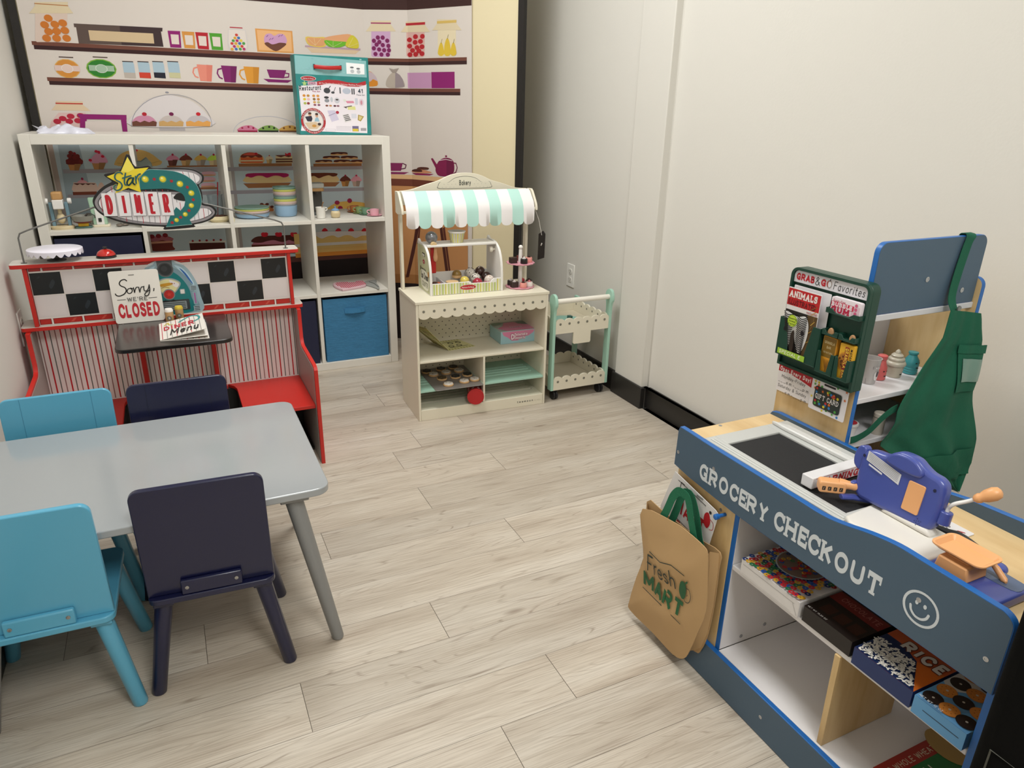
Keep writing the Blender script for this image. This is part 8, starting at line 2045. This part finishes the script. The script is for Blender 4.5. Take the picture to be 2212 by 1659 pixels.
# side gusset between the panels
def gus(a, b, nm):
    m_ = MB(); vs = []; fs = []; n = len(a)
    for (p, q) in zip(a, b): vs += [(.947, p[0], p[1]), (.962, (p[0]+q[0])/2+ (.010 if nm == 'near_gusset' else -.010), (p[1]+q[1])/2), (.978, q[0], q[1])]
    k = len(vs)
    vs += [(x+.0008, y+.0008, z) for x, y, z in vs]
    for i in range(n-1):
        for j in range(2): a_ = 3*i+j; fs.append((a_, a_+1, a_+4, a_+3)); fs.append((k+a_, k+a_+3, k+a_+4, k+a_+1))
    m_.add(vs, fs); m_.build(nm, t, BR, smooth=60)
gus([(.9695, .352), (.962, .305), (.9515, .215), (.967, .140), (.985, .082), (1.000, .050)], [(.967, .349), (.963, .305), (.961, .215), (.967, .135), (.981, .080), (1.000, .058)], 'near_gusset')
gus([(1.203, .332), (1.196, .265), (1.183, .209), (1.20, .14), (1.219, .055), (1.12, .033), (1.03, .031)], [(1.228, .332), (1.216, .265), (1.209, .205), (1.210, .14), (1.210, .08), (1.15, .044), (1.05, .048)], 'far_gusset')
for q, xx in (([(1.141, .338), (1.128, .365), (1.117, .395), (1.108, .420), (1.092, .4415), (1.075, .446), (1.060, .443), (1.050, .425), (1.042, .402), (1.031, .378), (1.020, .352), (1.018, .338)], .9525), ([(1.125, .334), (1.110, .38), (1.095, .428), (1.078, .441), (1.062, .437), (1.040, .40), (1.026, .36), (1.012, .336)], .969)):
    P = [Vector((xx, a, b)) for a, b in catmull(q, False, 4)]; m_ = MB(); vs = []; fs = []
    for i, p in enumerate(P):
        tg = (P[min(i+1, len(P)-1)]-P[max(i-1, 0)]).normalized(); w2 = Vector((0, -tg.z, tg.y))*.0105
        for a, b in ((-1, 0), (1, 0), (1, 1), (-1, 1)): vs.append(tuple(p+w2*a+Vector((b*.0012, 0, 0))))
    for i in range(len(P)-1):
        for k in range(4): fs.append((4*i+k, 4*i+(k+1) % 4, 4*i+4+(k+1) % 4, 4*i+4+k))
    fs.append((0, 1, 2, 3)); n = 4*(len(P)-1); fs.append((n, n+1, n+2, n+3)); m_.add(vs, fs); m_.build('handle', t, mat('14694a', .8, bump=.3, bscale=300))
# print on the bulging front: project onto surface by same bulge formula
oo = catmull(front_o, True, 3); cyb = sum(p[0] for p in oo)/len(oo); czb = sum(p[1] for p in oo)/len(oo)
def bagpt(u, z):
    y = -u; dy, dz = y-cyb, z-czb; k = min(1, sqrt((dy/.125)**2+(dz/.165)**2)); 
    return Vector((.946-.010*(1-k**3)-.003*sin(y*60)*k*(1-k)*3-.003*sin(z*45+y*20)*(1-k)*2-.0030, y, z)), Vector((-1, 0, 0))
d = Decal(fn=bagpt, step=.0003)
DKG = '1d5a34'
d.text('Fresh', -1.147, .199, .044, '26332c', .10, fit=.106, rot=.15, gap=.14); d.text('MART', -1.160, .1455, .046, DKG, .22, fit=.152, rot=.04, gap=.06, rnd=False)
d.line([(-1.148, .2515), (-1.10, .254), (-1.06, .272), (-1.02, .268)], .0022, '26332c'); d.line([(-1.162, .138), (-1.10, .142), (-1.012, .140)], .0022, '26332c')
d.smooth([(-1.028, .246), (-1.018, .252), (-1.010, .240), (-1.012, .212), (-1.022, .204), (-1.032, .218)], DKG); d.line([(-1.010, .240), (-.999, .242), (-.992, .228), (-.995, .212), (-1.006, .205), (-1.014, .208)], .0018, '26332c', True); d.line([(-1.012, .252), (-1.008, .258)], .0045, DKG); d.line([(-1.005, .222), (-1.003, .226)], .0014, '26332c')
d.build('print', fp, .6)
t = thing('hanging_shop_sign', 'white toy Fresh MART card hanging from the blue hook behind the bag handle', 'sign card', (.9815, 1.07, .40))
co = [(1.144, .462), (1.182, .350), (1.180, .335), (1.020, .300), (1.012, .305), (.9905, .425), (.992, .434), (1.000, .438)]
MB().prism(co, .9818, .9832, 'x').build('card_body', t, mat('dcd9d8', .4), bev=.0003)
d = side(.9818, 0, 0); d.text('Fre', -1.123, .412, .036, '2c2c30', .1, fit=.045, rot=-.12); d.text('MART', -1.128, .365, .040, 'b3242c', .21, fit=.100, rot=-.10, rnd=False); d.text('Fine', -1.120, .330, .018, 'b3242c', .2, fit=.05, rot=-.10); d.line([(-1.128, .447), (-1.08, .440), (-1.03, .432)], .0018, '2c2c30'); d.line([(-1.130, .352), (-1.03, .336)], .0018, '2c2c30')
d.smooth([(-1.030, .412), (-1.018, .420), (-1.010, .40), (-1.018, .382), (-1.030, .39)], 'b3242c'); d.ell(-1.013, .424, .004, .004, '26262a'); d.line([(-1.010, .408), (-1.0, .402), (-1.0, .388), (-1.010, .383)], .0014, 'b3242c', True); d.rect(-1.062, .440, -1.040, .444, '8a8886', .0015); d.build('card_print', kids(t)[0], .4)
# ---- food boxes on the shelf
SZ = .3293
def fbox(name, label, y0, y1, x0, x1, h, col, fn, fn2=None, rz=0):
    t = thing(name, label, 'food box', ((x0+x1)/2, (y0+y1)/2, SZ), 0, 'toy food boxes on the checkout shelf')
    b = box('carton', t, mat(col, .45), x0, y1, SZ+.0004, x1, y0, SZ+h, bev=.0006)
    d = Decal((x0, y1, SZ+h), (1, 0, 0), (0, 1, 0)); d.u = Vector((0, -1, 0)); d.vv = Vector((1, 0, 0)); d.o = Vector((x0, y0, SZ+h)); d.n = Vector((0, 0, 1))
    d.n = d.u.cross(d.vv); fn(d, y0-y1, x1-x0); d.build('top_print', b, .4)
    d = side(x0, y0, SZ); (fn2 or (lambda d, w, h: None))(d, y0-y1, h)
    if d.F: d.build('side_print', b, .45)
    return t
def loops(d, w, h):
    random.seed(5); cols = ['a8202a', '1f4a98', '22663e', 'c0922a', 'b3242c', '142a60']
    d.rect(0, 0, w, h, 'dcd8d8'); k = 0
    for i in range(15):
        for j in range(19):
            x = .004+i*(w-.004)/14.5+random.uniform(-.002, .002)+(.006 if j % 2 else 0); y = .004+j*(h-.006)/18+random.uniform(-.002, .002)
            if x < w-.005: d.ring(x, y, .0019, .0062, cols[random.randrange(6)], 10)
    d.ell(w*.5, h*.44, .050, .055, '9aa0a2', 32); d.ell(w*.5, h*.44, .047, .052, '6c5a50', 32)
    for k in range(46):
        a = random.random()*6.28; r = random.random()**.6*.040; d.ring(w*.5+r*cos(a), h*.44+r*1.1*sin(a), .0018, .0048, cols[random.randrange(6)], 9)
def lside(d, w, h):
    d.rect(.001, .001, w-.001, h-.001, 'd9d5d3'); d.line([(.006, h*.72), (w-.012, h*.72)], .0008, '9a9694'); d.line([(w-.016, h*.70), (w-.003, h*.1)], .0008, 'a9a5a2'); d.line([(w-.016, h*.10), (.006, h*.12)], .0006, 'b5b1ae')
def fix(fn):   # print laid with u along -Y, v along +X faces down, so mirror into a right handed frame
    return fn
def fbox_n(t): pass
b1 = fbox('cereal_box', 'white toy cereal box covered with coloured loops and a round bowl picture', .915, .757, .992, 1.190, .036, 'd9d5d3', loops, lside)
def choc(d, w, h):
    d.rect(0, 0, w, h, '1c1412'); d.poly([(w*.0, h*.62), (w, h*.45), (w, h*.72), (0, h*.80)], '6a1c1a') if False else d.rect(0, h*.34, w, h*.52, '6e1e1a')
    d.text('CHOCOLATE', .018, h*.395, .0145, 'a86a62', .13, fit=w*.76); 
    for i in range(3): d.poly([(w*(.15+.28*i), h*.10), (w*(.37+.28*i), h*.10), (w*(.37+.28*i), h*.25), (w*(.15+.28*i), h*.25)], '3a2018')
    d.text('NET WT 15.25 OZ', .004, .004, .004, 'c9c4be', .14, fit=w*.4)
fbox('brownie_mix_box', 'dark brown toy CHOCOLATE mix box in the middle of the checkout shelf', .750, .640, .996, 1.19, .034, '1a1311', choc)
def rice(d, w, h):
    d.rect(0, 0, w, h, 'b8552a'); d.poly([(0, 0), (w, 0), (w*.62, h*.34), (w*.3, h*.42), (0, h*.42)], '13264f'); d.poly([(w, 0), (w, h*.40), (w*.62, h*.34)], 'c8641e')
    random.seed(8)
    for i in range(420):
        x, y = random.uniform(.003, w-.003), random.uniform(.003, h*.33)
        if y < h*.31 and x < w*(.98-.40*y/(h*.34)):
            a = random.uniform(0, pi); d.put([strokes([(x-.0038*cos(a), y-.0038*sin(a)), (x+.0038*cos(a), y+.0038*sin(a))], .0024, False)[0]], 'e2ded6')
    d.text('RICE', w*.28, h*.36, .030, 'cfcac4', .26, fit=w*.70, outline=(1.5, '5a2418'), rnd=False)
def riceside(d, w, h): d.rect(0, 0, w, h, '1a2f62')
fbox('rice_box', 'blue and orange toy RICE box printed with white grains', .630, .516, .990, 1.19, .034, '1a2f62', rice, riceside)
def cook(d, w, h):
    d.rect(0, 0, w, h, '5f96c4'); d.poly([(w*.12, 0), (w*.5, 0), (w*1.0, h*.5), (w, h*.72), (w*.9, h*.8)], '5a86ac'); d.poly([(0, h*.35), (w*.2, h*.28), (w, h*.75), (w, h), (0, h*.7)], 'bdbab6')
    for i in range(3):
        for j in range(4):
            x = w*(.2+.32*i); y = h*(.10+.17*j)
            blk = (i+j) % 2 == 0; d.ell(x, y, .0155, .0155, '1c1614' if blk else 'b06a2c', 20); d.ell(x, y, .0145, .0145, '241a18' if blk else 'c27a34', 20); d.ell(x, y, .0022, .0022, 'b8b0a4', 8)
            if not blk:
                for k in range(8): d.ell(x+.009*cos(k*.785), y+.009*sin(k*.785), .001, .001, '7a4318', 6)
    d.text('COOKIES', .004, h*.60, .022, '33506e', .2, fit=w*.95); d.text('NET WT 12 OZ', .004, .003, .005, 'd6dce2', .16, fit=w*.45)
def cookside(d, w, h): d.rect(0, 0, w, h, '5f9ccc'); d.rect(w*.2, h*.5, w*.9, h*.54, '16283c')
fbox('cookie_box', 'light blue toy cookie box printed with rows of dark and orange cookies', .511, .4245, .988, 1.19, .034, '5f9ccc', cook, cookside)
t = thing('cracker_box', 'red and green toy WHOLE WHEAT box lying on the bottom shelf of the checkout', 'food box', (1.13, .53, .0973))
b = box('carton', t, mat('8f2420', .45), 1.035, .4225, .0975, 1.215, .570, .116, bev=.0006)
d = top(1.035, .4225, .116); W_, H_ = .18, .1475; d.rect(0, 0, W_, H_, '1d6a35'); d.rect(0, H_*.80, W_, H_, '96281f')
d.text('100 WHOLE WHEAT', .004, H_*.84, .012, 'c9b7a0', .14, fit=W_*.80); d.text('THIN', .03, H_*.5, .035, 'c9ccc0', .12, fit=.07); d.ell(W_*.96, H_*.80, .033, .045, 'a88a50', 24); d.text('NET WT 12 OZ', W_*.6, H_*.3, .006, 'a9b8a4', .14, fit=.05); d.build('top_print', b, .4)
# ---- black padded case at the near end of the checkout
t = thing('black_case', 'black padded fabric case standing close to the camera against the near end of the checkout', 'case', (1.03, .28, 0))
CB = mat('070706', .9, bump=.2, bscale=200)
RB = Matrix.Translation((0, 0, 0))
m_ = MB(); m_.prism(rrect(.838, .0, 1.25, .775, .04, 6, (0, 0, 1, 1)), .24, .352, 'y'); m_.build('padded_body', t, CB, bev=.02, seg=4, smooth=60)
m_ = MB(); m_.tube([(.8374, .262, .02), (.8374, .262, .50), (.8374, .330, .50), (.8374, .330, .02)], .0012, 6); m_.build('seam', t, mat('4a4a42', .8))
